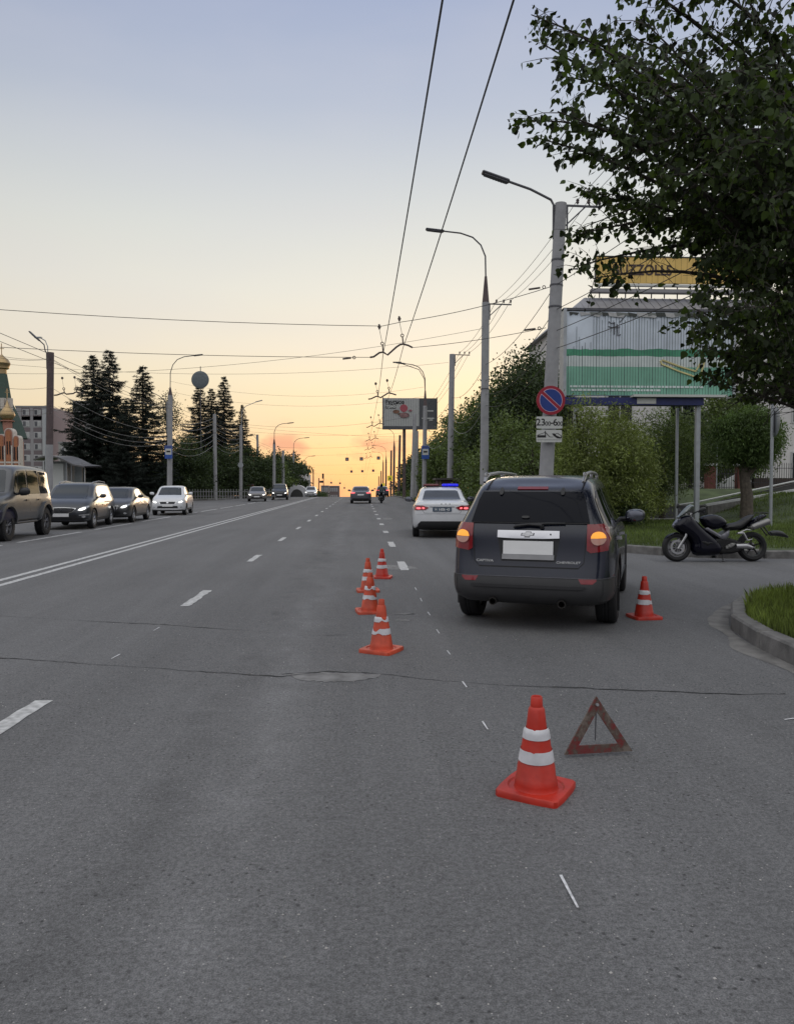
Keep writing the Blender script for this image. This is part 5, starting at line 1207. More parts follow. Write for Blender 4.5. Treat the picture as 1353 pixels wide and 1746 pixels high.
text('lettering', '23', .27, M_ink, (-.25, -.014, 0), pn, bold=.004); text('lettering', '00', .17, M_ink, (-.045, -.014, -.035), pn, bold=.002); text('lettering', '-', .24, M_ink, (.07, -.014, .0), pn, bold=.004); text('lettering', '6', .27, M_ink, (.165, -.014, 0), pn, bold=.004); text('lettering', '00', .17, M_ink, (.30, -.014, -.035), pn, bold=.002)
p2 = at(935.5, 743.5, YA-.3); pl2 = thing('plate_sign', 'white plate showing a tow truck lifting a car, lowest under the no-parking sign', 'traffic sign', p2); pn = rplate(wp*.98, hp*1.02, -.012, .012, M_wht, pl2)
w_, h_ = wp, hp
def ink(name, polys, par, z=.016):
    mb = MB()
    for p in polys: mb.prism([(x*w_, y*h_) for x, y in p], .010, z, FZ)
    return mb.build(name, M_ink, par)
def seg2(a, b, t=.03): a = Vector(a); b = Vector(b); d = (b-a).normalized(); n = Vector((-d.y, d.x))*t; return [tuple(a-n), tuple(b-n), tuple(b+n), tuple(a+n)]
ink('tow_truck_symbol', [[(-.93, -.25), (-.25, -.25), (-.25, .13), (-.93, .13)]], pn); ink('crane_symbol', [seg2((-.9, .15), (-.32, .6)), ], pn); ink('crane_symbol', [seg2((-.3, .1), (-.3, .85))], pn, .019); ink('crane_symbol', [seg2((-.3, .62), (.05, -.15))], pn, .018); ink('crane_symbol', [seg2((.05, -.15), (.3, -.15))], pn, .017)
ink('car_symbol', [[(.2, .42), (.42, .42), (.55, .1), (.9, -.22), (.9, -.42), (.62, -.38), (.35, .0)]], pn); ink('car_symbol', [seg2((.44, .3), (.62, .5))], pn, .017); ink('car_symbol', [seg2((.62, .48), (.9, .1))], pn, .018); ink('car_symbol', [seg2((.9, .15), (.92, -.35))], pn, .019); ink('ground_symbol', [seg2((-.9, -.62), (.92, -.62), .02)], pn)
for px, py in ((706, 0),):
    pass
mb = MB()
for dz in (p1.z+.05, p2.z-.05): pass
# bus stop signs
def bus_sign(label, p, w, h):
    o = thing('bus_stop_sign', label, 'bus stop sign', p, 0, 'bus stop signs'); a = MB(); a.box((0, 0, 0), (w, .03, h), bev=.01); b = a.build('panel', mat('bus sign blue', (.03, .09, .36), .4), o)
    a = MB(); a.box((0, -.018, h*.04), (w*.80, .012, h*.46)); c = a.build('white_field', M_wht, b)
    a = MB(); a.box((0, -.03, h*.05), (w*.5, .012, h*.12), bev=.004); a.build('bus_symbol', M_ink, c); a = MB(); a.box((0, -.019, h*.40), (w*.8, .012, h*.08)); a.build('lettering_strip', mat('dull sign strip', (.07, .09, .2), .5), b); return o
bus_sign('blue bus stop sign on the right row pole before the far board', at(724.8, 771.5, 62.2), 13/F_PX*62.2, 22.5/F_PX*62.2)
o = bus_sign('blue bus stop sign on the left row lamp pole', at(287.5, 771, 65.6), 12.5/F_PX*65.6, 22/F_PX*65.6)
o = thing('traffic_sign', 'round grey back of a sign on the left pole nearest the far cars', 'traffic sign', at(410.3, 793, 83.7)); disc('panel', 4.6/F_PX*84, -.02, .0, M_galv, o, 24)
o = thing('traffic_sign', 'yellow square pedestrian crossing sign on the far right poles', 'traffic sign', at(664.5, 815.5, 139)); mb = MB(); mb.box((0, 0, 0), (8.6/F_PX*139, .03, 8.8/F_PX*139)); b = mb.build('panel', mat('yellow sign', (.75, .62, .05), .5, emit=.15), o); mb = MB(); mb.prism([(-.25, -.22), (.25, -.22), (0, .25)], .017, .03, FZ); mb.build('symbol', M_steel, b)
o = thing('traffic_sign', 'smaller yellow sign above the motorcycle rider', 'traffic sign', at(653, 827, 180)); mb = MB(); mb.box((0, 0, 0), (.8, .03, .8)); mb.build('panel', mat('yellow sign', (.75, .62, .05), .5), o)
# no parking sign post at the right edge, sign seen nearly edge-on
pp = at(1312.5, 900, 25.2); o = thing('sign_post', 'galvanised post with a sign seen edge on beside the motorcycle', 'sign post', (pp.x, 25.2, 0.05)); tp = at(1316.5, 650, 25.2)
mb = MB(); mb.cyl((0, 0, -.2), (tp.x-pp.x, 0, 4.6), .055, n=14); ps = mb.build('post', M_galv, o, True)
mb = MB(); q = at(1321, 719, 25.2)-Vector((pp.x, 25.2, .05)); Mx = Matrix.Translation(q) @ Matrix.Rotation(R(76), 4, 'Z') @ Matrix.Rotation(R(90), 4, 'X'); mb.lathe([(0, -.012), (.48, -.012), (.50, 0), (.48, .012), (0, .012)], 36, Mx); mb.build('round_panel', mat('pale sign back', (.36, .38, .42), .4, .5), o, True)
mb = MB(); mb.box((q.x-.06, q.y, q.z), (.06, .05, .75)); mb.build('bracket', M_steel, o)
# hanging lane signs and traffic lights far ahead
for i, (px, py, sz) in enumerate(((591.5, 783, 5.8), (616, 782.5, 5.8), (645, 781, 5.6))): 
    o = thing('lane_sign', ('leftmost', 'middle', 'rightmost')[i]+' of the three larger lane signs hung over the road', 'traffic sign', at(px, py, 132), 0, 'hanging lane signs'); s = sz/F_PX*132; mb = MB(); mb.box((0, 0, 0), (s, .05, s)); b = mb.build('panel', mat('dim sign face', (.11, .07, .10), .6), o); mb = MB(); mb.tube([(0, 0, s/2), (0, 0, s/2+.8)], .015, 4); mb.build('hanger', M_wire, o); mb = MB(); mb.prism([(-.1, -.15), (.1, -.15), (.0, .2)], .026, .04, FZ); mb.build('arrow_symbol', M_wht, b)
for i, (px, py, sz) in enumerate(((599, 804, 4), (617.5, 803.5, 4), (636, 802.5, 4), (564.5, 823, 3), (579.5, 824, 3), (587, 832, 2.6))):
    o = thing('lane_sign', ('left of the three small lane signs below the larger ones', 'middle of the three small lane signs below the larger ones', 'right of the three small lane signs below the larger ones', 'tiny hanging sign above the grey far block', 'tiny hanging sign right of the grey far block roof', 'lowest tiny hanging sign above the road crest')[i], 'traffic sign', at(px, py, 190), 0, 'hanging lane signs'); s = sz/F_PX*190; mb = MB(); mb.box((0, 0, 0), (s, .05, s)); mb.build('panel', mat('dim sign face', (.11, .07, .10), .6), o); mb = MB(); mb.tube([(0, 0, s/2), (0, 0, s/2+.9)], .02, 4); mb.build('hanger', M_wire, o)
o = thing('traffic_light', 'dark traffic light on a post at the left far crossing', 'traffic light', P0(551.5, 175)); zt = img_z(551, 814, 175); zb = crest(175); mb = MB(); mb.cyl((0, 0, 0), (0, 0, zt-zb), .09, n=8); mb.build('post', M_concd, o); mb = MB(); mb.box((-.1, -.15, zt-zb+.3), (.42, .35, 1.2), bev=.05); h = mb.build('signal_head', M_plast, o); mb = MB(); mb.box((-.45, -.15, zt-zb-1.0), (.9, .35, .5), bev=.05); mb.build('signal_head', M_plast, o)
# round grey dish on a mast over the spruces
p = at(342, 648, 88); o = thing('round_dish', 'big round grey dish on a thin mast above the left spruces', 'dish', (p.x, 88, 0)); mb = MB(); mb.cyl((0, 0, 0), (0, 0, p.z+1.55), .06, .045, 10); mb.build('mast', M_steel, o)
mb = MB(); mb.lathe([(0, .06), (.5, .05), (.85, .02), (.98, -.02), (1.0, -.05), (.97, -.05), (.7, .0), (0, .02)], 40, Matrix.Translation((0, -.25, p.z)) @ Matrix.Rotation(R(90), 4, 'X')); mb.build('dish', mat('grey blue dish', (.13, .15, .16), .5, .0), o, True)

# ================================================================== OVERHEAD WIRES
def sag(a, b, s, n=16): return [a.lerp(b, i/n) - Vector((0, 0, s*4*(i/n)*(1-i/n))) for i in range(n+1)]
def wire(label, a, b, s=.3, r=.009, m=M_wire, group='overhead wires', n=16, name='overhead_wire'):
    a = Vector(a); b = Vector(b); mb = MB(); mb.tube([p-a for p in sag(a, b, s, n)], r, 5); o = mb.build(name, m, None, True); o.location = a; return tag(o, label, 'wire', group)
def joined(label, pts, r, m=M_wire, group='overhead wires', name='overhead_wire'):
    a = Vector(pts[0]); mb = MB(); mb.tube([Vector(p)-a for p in pts], r, 5); o = mb.build(name, m, None, True); o.location = a; return tag(o, label, 'wire', group)
# trolley contact wires, heights with a slight sag between hangers
Y0 = 24.3
hz = lambda px, py, Y: at(px, py, Y)
h1 = at(653, 603, Y0); h2 = at(687, 592, Y0)
Yh2 = 43.0; k1 = at(644, 677, Yh2); k2 = at(663.5, 673, Yh2)
w1 = [at(754, 0, 6.6) + (at(754, 0, 6.6)-h1)*.6, at(754, 0, 6.6), h1, k1]; w2 = [at(875, 0, 6.6) + (at(875, 0, 6.6)-h2)*.6, at(875, 0, 6.6), h2, k2]
def chain(P, far): 
    out = []
    for a, b in zip(P[:-1], P[1:]): out += [a.lerp(b, t/8) - Vector((0, 0, .10*4*(t/8)*(1-t/8)*((b-a).length/20))) for t in range(8)]
    return out + [P[-1]] + far
far1 = [Vector((k1.x, y, k1.z + crest(y))) for y in (62, 85, 110, 150, 200, 300)]; far2 = [Vector((k2.x, y, k2.z + crest(y))) for y in (62, 85, 110, 150, 200, 300)]
joined('left of the two thick trolley wires running up out of the picture top', chain(w1, far1), .0105); joined('right of the two thick trolley wires running up out of the picture top', chain(w2, far2), .0105)
# second pair over the left carriageway
joined('left trolley wire of the far carriageway', [Vector((-10.9, y, 5.9+crest(y))) for y in (14, 40, 60, 85, 110, 160, 300)], .009); joined('right trolley wire of the far carriageway', [Vector((-10.3, y, 5.9+crest(y))) for y in (14, 40, 60, 85, 110, 160, 300)], .009)
def hanger(label, a, b, up, rr=1.0):
    o = thing('trolley_wire_hanger', label, 'wire hanger', a, 0, 'trolley wire hangers'); b = b-a; mb = MB()
    m1 = b*.5 + Vector((0, 0, -.06)); mb.tube([(-.42*rr, 0, -.12), (-.30*rr, 0, -.1), (-.12, 0, .03), (0, 0, .05), (.14, 0, -.04), tuple(b-Vector((.22, 0, -.0))), tuple(b+Vector((-.1, 0, .08))), tuple(b+Vector((0, 0, .1))), tuple(b+Vector((.16, 0, .06))), tuple(b+Vector((.3*rr, 0, -.01)))], .03*rr, 6); mb.build('curved_bar', M_ins, o, True)
    for p, s in ((Vector((0, 0, .05)), 1), (b+Vector((0, 0, .1)), 1)):
        mb = MB(); mb.tube([p, p+Vector((-.02, 0, .22))], .022*rr, 6); mb.lathe([(.045*rr, -.012), (.06*rr, 0), (.045*rr, .012), (.03*rr, 0)], 14, Matrix.Translation(p+Vector((-.03, 0, .27))) @ Matrix.Rotation(R(90), 4, 'X'), closed=True); e = p+Vector((-.12, .0, up)); mb.tube([p+Vector((-.04, 0, .33)), e], .008, 5); mb.tube([e, e+Vector((-.01, 0, .16))], .03*rr, 6); mb.lathe([(.04*rr, -.012), (.055*rr, 0), (.04*rr, .012), (.03*rr, 0)], 14, Matrix.Translation(e+Vector((0, 0, .08))) @ Matrix.Rotation(R(90), 4, 'X'), closed=True); mb.build('drop_insulator', M_ins, o, True)
    return o
hanger('nearest trolley wire hanger with its curved bar in front of the sunset', h1, h2, .72)
hanger('second trolley wire hanger above the far advertising board', k1, k2, .62, 1.3)
for i, (Y, z) in enumerate(((64, 5.95), (84, 5.95), (104, 5.9), (126, 5.6))): hanger(('small trolley hanger just left of the far board', 'smaller trolley hanger under the far board edge', 'tiny trolley hanger near the lane signs', 'tiniest trolley hanger far ahead')[i], Vector((k1.x, Y, k1.z+crest(Y))), Vector((k2.x, Y, k2.z+crest(Y))), .6, 1.2)
# span wires: pole to pole across the road
ul = at(651, 556, Y0); ur = at(684, 549, Y0)
def span(label, pts, r=.008): joined(label, pts, r, group='span wires across the road')
def curve(P, n=6):
    out = []
    for i in range(len(P)-1):
        a, b = P[i], P[i+1]; out += [a.lerp(b, t/n) for t in range(n)]
    return out + [P[-1]]
Lp = Vector((-19.0, 23.5, 7.5))
aU = at(938, 489, YA-.2); aL = at(930, 559, YA-.2)
span('upper span wire crossing the whole sky to the leaning pole', sag(Lp+Vector((0, 0, 0)), ul, .25, 12) + curve([ul, ur])[1:] + sag(ur, aU, .10, 10)[1:], .010)
hl1 = h1 + Vector((-.42, 0, -.12)); hr1 = h2 + Vector((.3, 0, -.01))
span('lower span wire through the nearest hanger, left part', sag(Vector((-19.0, 24, 6.3)), hl1, .22, 14), .009)
span('lower span wire from the nearest hanger to the leaning pole', sag(hr1, aL, .06, 8), .009)
mb = MB(); q0 = at(584, 612, Y0); mb.tube([q0, q0+Vector((.26, 0, .03))], .03, 6); mb.tube([aU+Vector((-.95, 0, -.14)), aU+Vector((-.6, 0, -.08))], .03, 6); 
o = mb.build('insulator', M_ins, None, True); tag(o, 'two dark strain insulators on the nearest span wires', 'insulator')
bpy.data.objects.remove(o)
for lab, a, b in (('dark strain insulator on the span wire left of the nearest hanger', q0, q0+Vector((.27, 0, .035))), ('strain insulator on the upper span wire beside the leaning pole', aU+Vector((-.62, 0, -.08)), aU+Vector((-.30, 0, -.03))), ('strain insulator on the lower span wire beside the leaning pole', aL+Vector((-.62, 0, -.07)), aL+Vector((-.30, 0, -.03)))):
    mb = MB(); mb.tube([(0, 0, 0), b-a], .028, 8); mb.lathe([(.04, -.012), (.055, 0), (.04, .012), (.03, 0)], 14, Matrix.Translation((b-a)*1.35) @ Matrix.Rotation(R(90), 4, 'X'), closed=True); o = mb.build('insulator', M_ins, None, True); o.location = a; tag(o, lab, 'insulator', 'strain insulators')
def cross(label, p0, p1, Ya, Yb, s): a = at(*p0, Ya); b = at(*p1, Yb); span(label, sag(a, b, s, 18), .008 if Ya < 70 else .010)
cross('span wire running past the left lamp heads toward the second right pole', (-80, 634), (823, 560), 40, 33.5, .75)
cross('span wire above the left spruces ending at the third right pole', (-60, 614), (764, 618), 44, 46.8, .75)
cross('span wire just over the far board from the left lamp pole', (290, 650), (722, 660), 66, 62, 1.0)
cross('thin span wire touching the top of the far board', (290, 668), (722, 676), 66, 62, 1.0)
cross('span wire between the left bus stop pole and the far board support', (366, 717), (705, 709), 79, 74, .9)
cross('second wire between the left grass edge pole and the right poles', (366, 722), (688, 745), 79, 98, .3)
cross('span wire at the height of the far lamp arms', (411, 735), (688, 738), 84, 98, .4)
cross('span wire above the pink clouds', (467, 762), (680, 752), 92, 112, .5)
cross('span wire carrying the three larger lane signs', (467, 776), (671, 768), 131, 133, .4)
cross('span wire just over the smaller lane signs', (500, 792), (666, 788), 189, 191, .4)
cross('low far span wire above the road crest', (519, 806), (657, 806), 189, 191, .5)
for i, (a, b) in enumerate((((87, 611), (287, 690)), ((87, 612), (287, 694)), ((87, 660), (289, 735)), ((87, 690), (289, 742)), ((87, 695), (289, 748)), ((87, 703), (289, 752)))):
    A = at(*a, 46.3); B = at(*b, 65.8); wire(('upper pale cable from the pole with the dark top', 'doubled pale cable under the uppermost one', 'middle cable in front of the left spruces', 'cable below the middle one in front of the left spruces', 'fifth cable down in front of the left spruces', 'lowest cable in front of the left spruces')[i], A, B, .5+.12*i, .011, M_wire_l if i not in (0,) else M_wire, 'cables between the left poles')
    A2 = at(*a, 46.3); far_ = at(-60, a[1]-20+i*4, 36); wire('%s cable, counted downward, from the dark topped pole to the left picture edge' % ('first', 'second', 'third', 'fourth', 'fifth', 'sixth')[i], far_, A2, .25, .010, M_wire, 'cables at the left picture edge')
for i in range(6):
    A = at(290, 722+i*9, 65.8); B = at(366, 712+i*9 if i else 712, 79); wire('%s pale cable, counted downward, between the left bus stop pole and the grass edge pole' % ('first', 'second', 'third', 'fourth', 'fifth', 'sixth')[i], A, B, .35+.1*i, .013, M_wire_l, 'cables between the left poles')
    A = at(366, 722+i*7, 79); B = at(411, 735+i*6, 84); wire('%s pale cable, counted downward, between the grass edge pole and the round sign pole' % ('first', 'second', 'third', 'fourth', 'fifth', 'sixth')[i], A, B, .3+.08*i, .014, M_wire_l, 'cables between the left poles')
# left trolley hangers near the dark topped pole
hanger('trolley hanger right of the pole with the dark top', at(110, 671, 52), at(131, 671, 52), .9, 1.6)
# power lines on the right crossarms
ins = lambda top, L, f, dz=.05: Vector((top.x+L*f, top.y, top.z-dz+.16))
for i, f in enumerate((.42, .70, .97)):
    nm = ('inner', 'middle', 'outer')[i]
    wire(nm+' power line from the leaning pole out of the picture over the tree', ins(topA, 1.15, f), Vector((topA.x+1.15*f+.2, -6, topA.z+.4)), .5, .008, group='power lines on the right row')
    wire(nm+' power line between the leaning pole and the second right pole', ins(topB, 1.15, f), ins(topA, 1.15, f), .25, .008, group='power lines on the right row')
    wire(nm+' power line between the second and the third right pole', ins(topC, 1.1, f), ins(topB, 1.15, f), .3, .010, group='power lines on the right row')
    wire(nm+' power line between the third right pole and the bus stop sign pole', topD+Vector((.3*i, 0, -.2)), ins(topC, 1.1, f), .3, .010, group='power lines on the right row')
for i, z in enumerate((6.9, 6.2, 5.6, 5.1)):
    nm = ('highest', 'second', 'third', 'lowest')[i]
    a = Vector((topB.x, topB.y, z)); b = Vector((topA.x-.15, topA.y, z+.35)); wire(nm+' of the low cables between the leaning pole and the second right pole', a, b, .35+.08*i, .010, group='low cables on the right row')
    c = Vector((topA.x+2.4+i*.3, -3, z+1.2)); wire(nm+' of the low cables from the leaning pole over the billboard out of the picture', b, c, .5, .010, group='low cables on the right row')
    d = Vector((topC.x, topC.y, z+.1)); wire(nm+' of the low cables between the second and third right pole', d, a, .5+.1*i, .011, M_wire_l if i > 1 else M_wire, 'low cables on the right row')
    e = Vector((topD.x, topD.y, z)); wire(nm+' of the low cables between the third pole and the bus stop sign pole', e, d, .6+.1*i, .012, M_wire_l if i > 1 else M_wire, 'low cables on the right row')

# ================================================================== BILLBOARDS AND BUILDINGS
M_bw = mat('torn pale poster', (.60, .66, .74), .7, var=.14, vs=1.2); M_bgr = mat('green poster', (.19, .42, .31), .65, var=.14, vs=1.5); M_bgr2 = mat('dark green poster', (.07, .29, .17), .65, var=.2, vs=2); M_pale = mat('pale poster stripe', (.60, .66, .65), .7, var=.1, vs=2)
BY = 26.5; s_ = BY/F_PX
c0 = at(961, 674, BY); bb = thing('billboard', 'large billboard with a torn pale and green poster behind the leaning pole', 'billboard', (c0.x, BY, 0)); Wb, Hb, zb = 6.05, (674-531)*s_, c0.z
def bbox(name, m, x0, x1, z0, z1, y0, y1, par=bb, **k): mb = MB(); mb.box(((x0+x1)/2, (y0+y1)/2, (z0+z1)/2), (x1-x0, y1-y0, z1-z0), **k); return mb.build(name, m, par)
panel = bbox('panel', M_bw, 0.06, Wb, zb, zb+Hb, 0, .12)
bbox('frame_edge', M_galv, -.05, .06, zb-.05, zb+Hb+.1, -.06, .5); bbox('frame_edge', M_galv, Wb, Wb+.1, zb-.05, zb+Hb+.1, -.06, .5)
bbox('frame_edge', M_steel, -.05, Wb+.1, zb+Hb+.03, zb+Hb+.12, -.03, .3)
def zpy(py): return img_z(1000, py, BY)
def wavy(name, m, y, lo, hi, jag, x0=.07, x1=Wb-.01, th=.004):
    n = 60; V = []; Fc = []; random.seed(int(lo*100)); a = 0; 
    for i in range(n+1):
        x = x0+(x1-x0)*i/n; a = a*.6+random.uniform(-jag, jag); V += [(x, -y, lo if not callable(lo) else lo(x)), (x, -y, (hi+a) if not callable(hi) else hi(x)+a), (x, -y-th+.002, lo)]
    V = [v for i, v in enumerate(V) if i % 3 != 2]
    for i in range(n): Fc.append((2*i, 2*i+2, 2*i+3, 2*i+1))
    mb = MB(); k = len(V); mb.add(V + [(x, yy+.003, z) for x, yy, z in V], Fc + [tuple(j+k for j in f[::-1]) for f in Fc]); return mb.build(name, m, panel)
wavy('green_band', M_bgr2, .004, zpy(609), zpy(595), .02); wavy('pale_band', M_pale, .0075, zpy(627), zpy(607), .012); wavy('green_field', M_bgr, .011, zb+.01, zpy(625)-.0, .004)
random.seed(4)
# torn upper strip with peeling paper
for i in range(13):
    x = .2+i*.34+random.uniform(-.1, .1); L = random.uniform(.3, .9); pts = [(x, zb+Hb-.02), (x+L, zb+Hb-.02-random.uniform(0, .06)), (x+L*.8, zb+Hb-.12-random.random()*.1), (x+L*.4, zb+Hb-.08-random.random()*.12), (x+.05, zb+Hb-.16)]
    mb = MB(); mb.prism(pts, .02+.003*i, .023+.003*i, FZ); mb.build('torn_strip', (mat('torn paper dark', (.05, .055, .05), .8), mat('torn paper pale', (.42, .42, .42), .8), mat('torn paper grey', (.18, .19, .18), .8))[i % 3], panel)
n = 58
for i in range(n):
    x = .12+(Wb-.2)*i/n; top = Hb*(.97 if i % 4 else .9)*(1 if i > 8 else random.uniform(.5, .95)); bbox('slat_gap', mat('dark slat gap', (.06, .08, .09), .8), x, x+(.010 if i % 5 else .018), zb+.02, zb+top, -.018, -.012, panel)
# torn squiggle drawing, yellow frame, small lettering rows too small to read
def strokes(name, segs, w, m, y, par=panel):
    for j, s in enumerate(segs):
        mb = MB(); mb.tube([(x, -y, z) for x, z in s], w, 4); mb.build(name, m, par)
g_ = lambda px, py: ((px-961)*s_, zpy(py))
strokes('scribble', [[g_(1037, 548), g_(1041, 551), g_(1046, 550)], [g_(1036, 556), g_(1042, 558), g_(1057, 557)], [g_(1047, 549), g_(1047, 570)], [g_(1052, 552), g_(1053, 572), g_(1058, 570)], [g_(1056, 549), g_(1062, 543), g_(1066, 538)], [g_(1041, 560), g_(1041, 565)]], .016, M_steel, .022)
strokes('yellow_frame', [[g_(1128, 614), g_(1130, 620), g_(1160, 632), g_(1197, 644)], [g_(1131, 613), g_(1165, 625), g_(1190, 632)], [g_(1197, 644), g_(1205, 616)], [g_(1190, 632), g_(1200, 615)]], .035, mat('yellow frame print', (.55, .48, .22), .6), .025)
random.seed(8)
for r_i, (py, x0, x1) in enumerate(((659, 971, 1205), (665, 973, 1125))):
    x = x0
    while x < x1:
        L = random.uniform(2, 8); a = g_(x, py); bbox('small_lettering', M_pale, a[0], a[0]+L*s_, a[1]-.035, a[1]+.035, -.03, -.02, panel); x += L+1.6
bbox('blue_beam', mat('dark blue paint', (.012, .02, .11), .45, var=.15), -.05, (1203-961)*s_, zpy(690.5), zpy(678), -.12, .35); bbox('white_ledge', M_wht, (1077-961)*s_, (1240-961)*s_, zpy(677.5), zpy(673.5), -.3, .1); bbox('name_plate', M_wht, (1086-961)*s_, (1119-961)*s_, zpy(688.5), zpy(678.8), -.14, -.12)
for x in ((1198-961)*s_, .45): bbox('support_post', M_galv, x-.075, x+.075, 0, zpy(690), .05, .2)
bbox('support_post', M_galv, (1181-961)*s_-.04, (1181-961)*s_+.04, 0, zpy(690), 1.0, 1.1)

# building behind: white walls, grey metal mansard roof, yellow roof sign
GY = 47.0; g0 = at(978, 527, GY)
bd_ = thing('white_building', 'two storey white building with grey metal roof behind the billboard and trees', 'building', (g0.x, GY, 0.9)); BW = 26.0; zt = g0.z-.9
M_wall = mat('white plaster wall', (.62, .60, .59), .85, var=.07, vs=.6, bump=.1, bs=8); M_roofm = mat('grey metal roof', (.27, .265, .275), .5, .3, var=.12, vs=1.2)
def b2x(name, m, x0, x1, y0, y1, z0, z1, par=bd_, **k): mb = MB(); mb.box(((x0+x1)/2, (y0+y1)/2, (z0+z1)/2), (x1-x0, y1-y0, z1-z0), **k); return mb.build(name, m, par)
b2x('wall', M_wall, .3, BW, .3, 14, -2, zt)
zr = img_z(1010, 497, GY)-.9; mb = MB(); rx = (1008-978)*GY/F_PX
mb.add([(-.1, 0, zt), (BW+.3, 0, zt), (BW+.3, 14.4, zt), (-.1, 14.4, zt), (rx, 1.6, zr), (BW-1, 1.6, zr), (BW-1, 12.6, zr), (rx, 12.6, zr)], [(0, 1, 5, 4), (1, 2, 6, 5), (2, 3, 7, 6), (3, 0, 4, 7), (4, 5, 6, 7), (0, 3, 2, 1)]); rf = mb.build('roof', M_roofm, bd_)
for i in range(50):
    x = .2+i*.5
    if x > BW-1: break
    mb = MB(); f = max(0, min(1, (x+.1)/(rx+.1))); mb.tube([(x, -.01, zt+.02), (max(x, rx), 1.59, zr+.02) if x > rx else (x, 1.6*f, zt+(zr-zt)*f)], .02, 4); mb.build('roof_seam', M_roofm, rf)
b2x('eaves_board', M_wall, -.15, BW+.3, -.12, .0, zt-.25, zt+.0)
for i in range(6):
    for z0, z1 in ((1.0, 2.8), (4.6, 6.6)):
        x = 2.2+i*4.0; fr = b2x('window', mat('window frame white', (.5, .5, .5), .5), x, x+1.7, .24, .32, z0, z1); b2x('pane', M_glass, x+.1, x+.8, .22, .25, z0+.1, z1-.1, fr); b2x('pane', M_glass, x+.9, x+1.6, .22, .25, z0+.1, z1-.1, fr)
# yellow sign on the roof
q = at(1009, 487, GY+2); q2 = at(1009, 444, GY+2); W2 = 11.5; sg = thing('roof_sign', 'long yellow roof sign with dark lettering on the white building', 'sign', (q.x, GY+1.2, zr+.9), 0)
zz0 = q.z-(zr+.9); zz1 = q2.z-(zr+.9)
pn = b2x('panel', mat('yellow panel', (.74, .50, .15), .6, var=.1, vs=1), 0, W2, 0, .18, zz0, zz1, sg); b2x('frame_edge', M_plast, -.06, 0, -.03, .2, zz0-.05, zz1+.05, sg); b2x('frame_edge', M_plast, -.06, W2, -.03, .2, zz1, zz1+.07, sg); b2x('frame_edge', M_wht, 0, W2, -.05, .2, zz0-.22, zz0-.08, sg); b2x('lower_beam', M_roofm, -.3, W2, -.1, .4, zz0-.62, zz0-.40, sg)
for i in range(14): b2x('support', M_steel, .3+i*.85, .36+i*.85, .3, .36, 0, zz0+.2, sg)
text('lettering', 'BUZZOLLS', .93, mat('brown lettering', (.06, .035, .03), .6), ((1089-1009)*(GY+1.2)/F_PX, -.02, zz0+(487-466)*(GY+1.2)/F_PX), pn, bold=.02, sx=.86)
for i in range(30): b2x('slat_gap', mat('yellow slat gap', (.25, .15, .05), .8), .2+i*.38, .215+i*.38, -.008, -.004, zz0+.02, zz1-.02, pn)

# far advertising board
FY = 86.0; sf = FY/F_PX; c1 = at(653, 731, FY); fb = thing('billboard', 'far two-part advertising board with cafe poster hanging over the right poles', 'billboard', (c1.x, FY, 0)); wF = 91*sf; zb1 = c1.z; hF = 52*sf
p_ = b2x('panel', mat('grey poster', (.42, .43, .42), .6, var=.08), 0, 61*sf, 0, .2, zb1+.3, zb1+hF, fb); p2_ = b2x('panel', mat('dark poster', (.06, .065, .07), .5), 61*sf, wF, 0, .2, zb1+.3, zb1+hF, fb); b2x('lower_beam', M_steel, 0, wF, -.1, .6, zb1-.05, zb1+.3, fb); b2x('frame_edge', M_steel, -.08, 0, -.1, .6, zb1-.05, zb1+hF+.1, fb); b2x('frame_edge', M_steel, wF, wF+.08, -.1, .6, zb1-.05, zb1+hF+.1, fb)
fz = lambda py: img_z(690, py, FY)
text('lettering', 'Вкусное', .62, M_ink, (19.5*sf, -.02, fz(686)), p_, bold=.02, sx=.85); b2x('caption_box', M_ink, 5*sf, 21.5*sf, -.03, 0, fz(696.5), fz(690), p_); text('lettering', 'трио', .48, M_wht, (13*sf, -.04, fz(693)), p_, bold=.02)
mb = MB(); mb.cyl((35*sf, -.03, fz(696)), (35*sf, 0, fz(696)), 6.5*sf, n=24); mb.build('red_disc', mat('poster red', (.34, .07, .09), .6), p_)
text('lettering', '3=2', .40, M_wht, (35*sf, -.04, fz(695)), bpy.data.objects[p_.name], bold=.01) if False else None
for x, y, rx_, m in ((22, 702, 5.5, (.16, .08, .05)), (36, 708, 8, (.22, .12, .12)), (28, 706, 3, (.14, .10, .06)), (46, 700, 3.0, (.35, .13, .16))):
    mb = MB(); mb.lathe([(0, -.02), (rx_*sf, -.02), (rx_*sf*1.02, 0), (0, 0)], 20, Matrix.Translation((x*sf, -.05-.01*x/10, fz(y))) @ Matrix.Diagonal((1, 1, .55, 1)) @ Matrix.Rotation(R(90), 4, 'X')); mb.build('food_picture', mat('food %.2f' % m[0], m, .7, var=.5, vs=4), p_)
for i in range(34): b2x('slat_gap', M_steel, .1+i*.19 - (0 if i else 0), .125+i*.19, -.012, -.006, zb1+.35, zb1+hF-.02, p_) if .1+i*.19 < 60*sf else None
for j, (py, a, b) in enumerate(((700.5, 75, 87), (713, 66, 88), (716, 78, 86))): b2x('small_lettering', M_wht, a*sf, b*sf-.1, -.03, 0, fz(py)-.05, fz(py)+.05, p2_)
for px in (36, 56): b2x('support_post', M_concd, px*sf-.17, px*sf+.17, .2, .5, -1, zb1, fb)

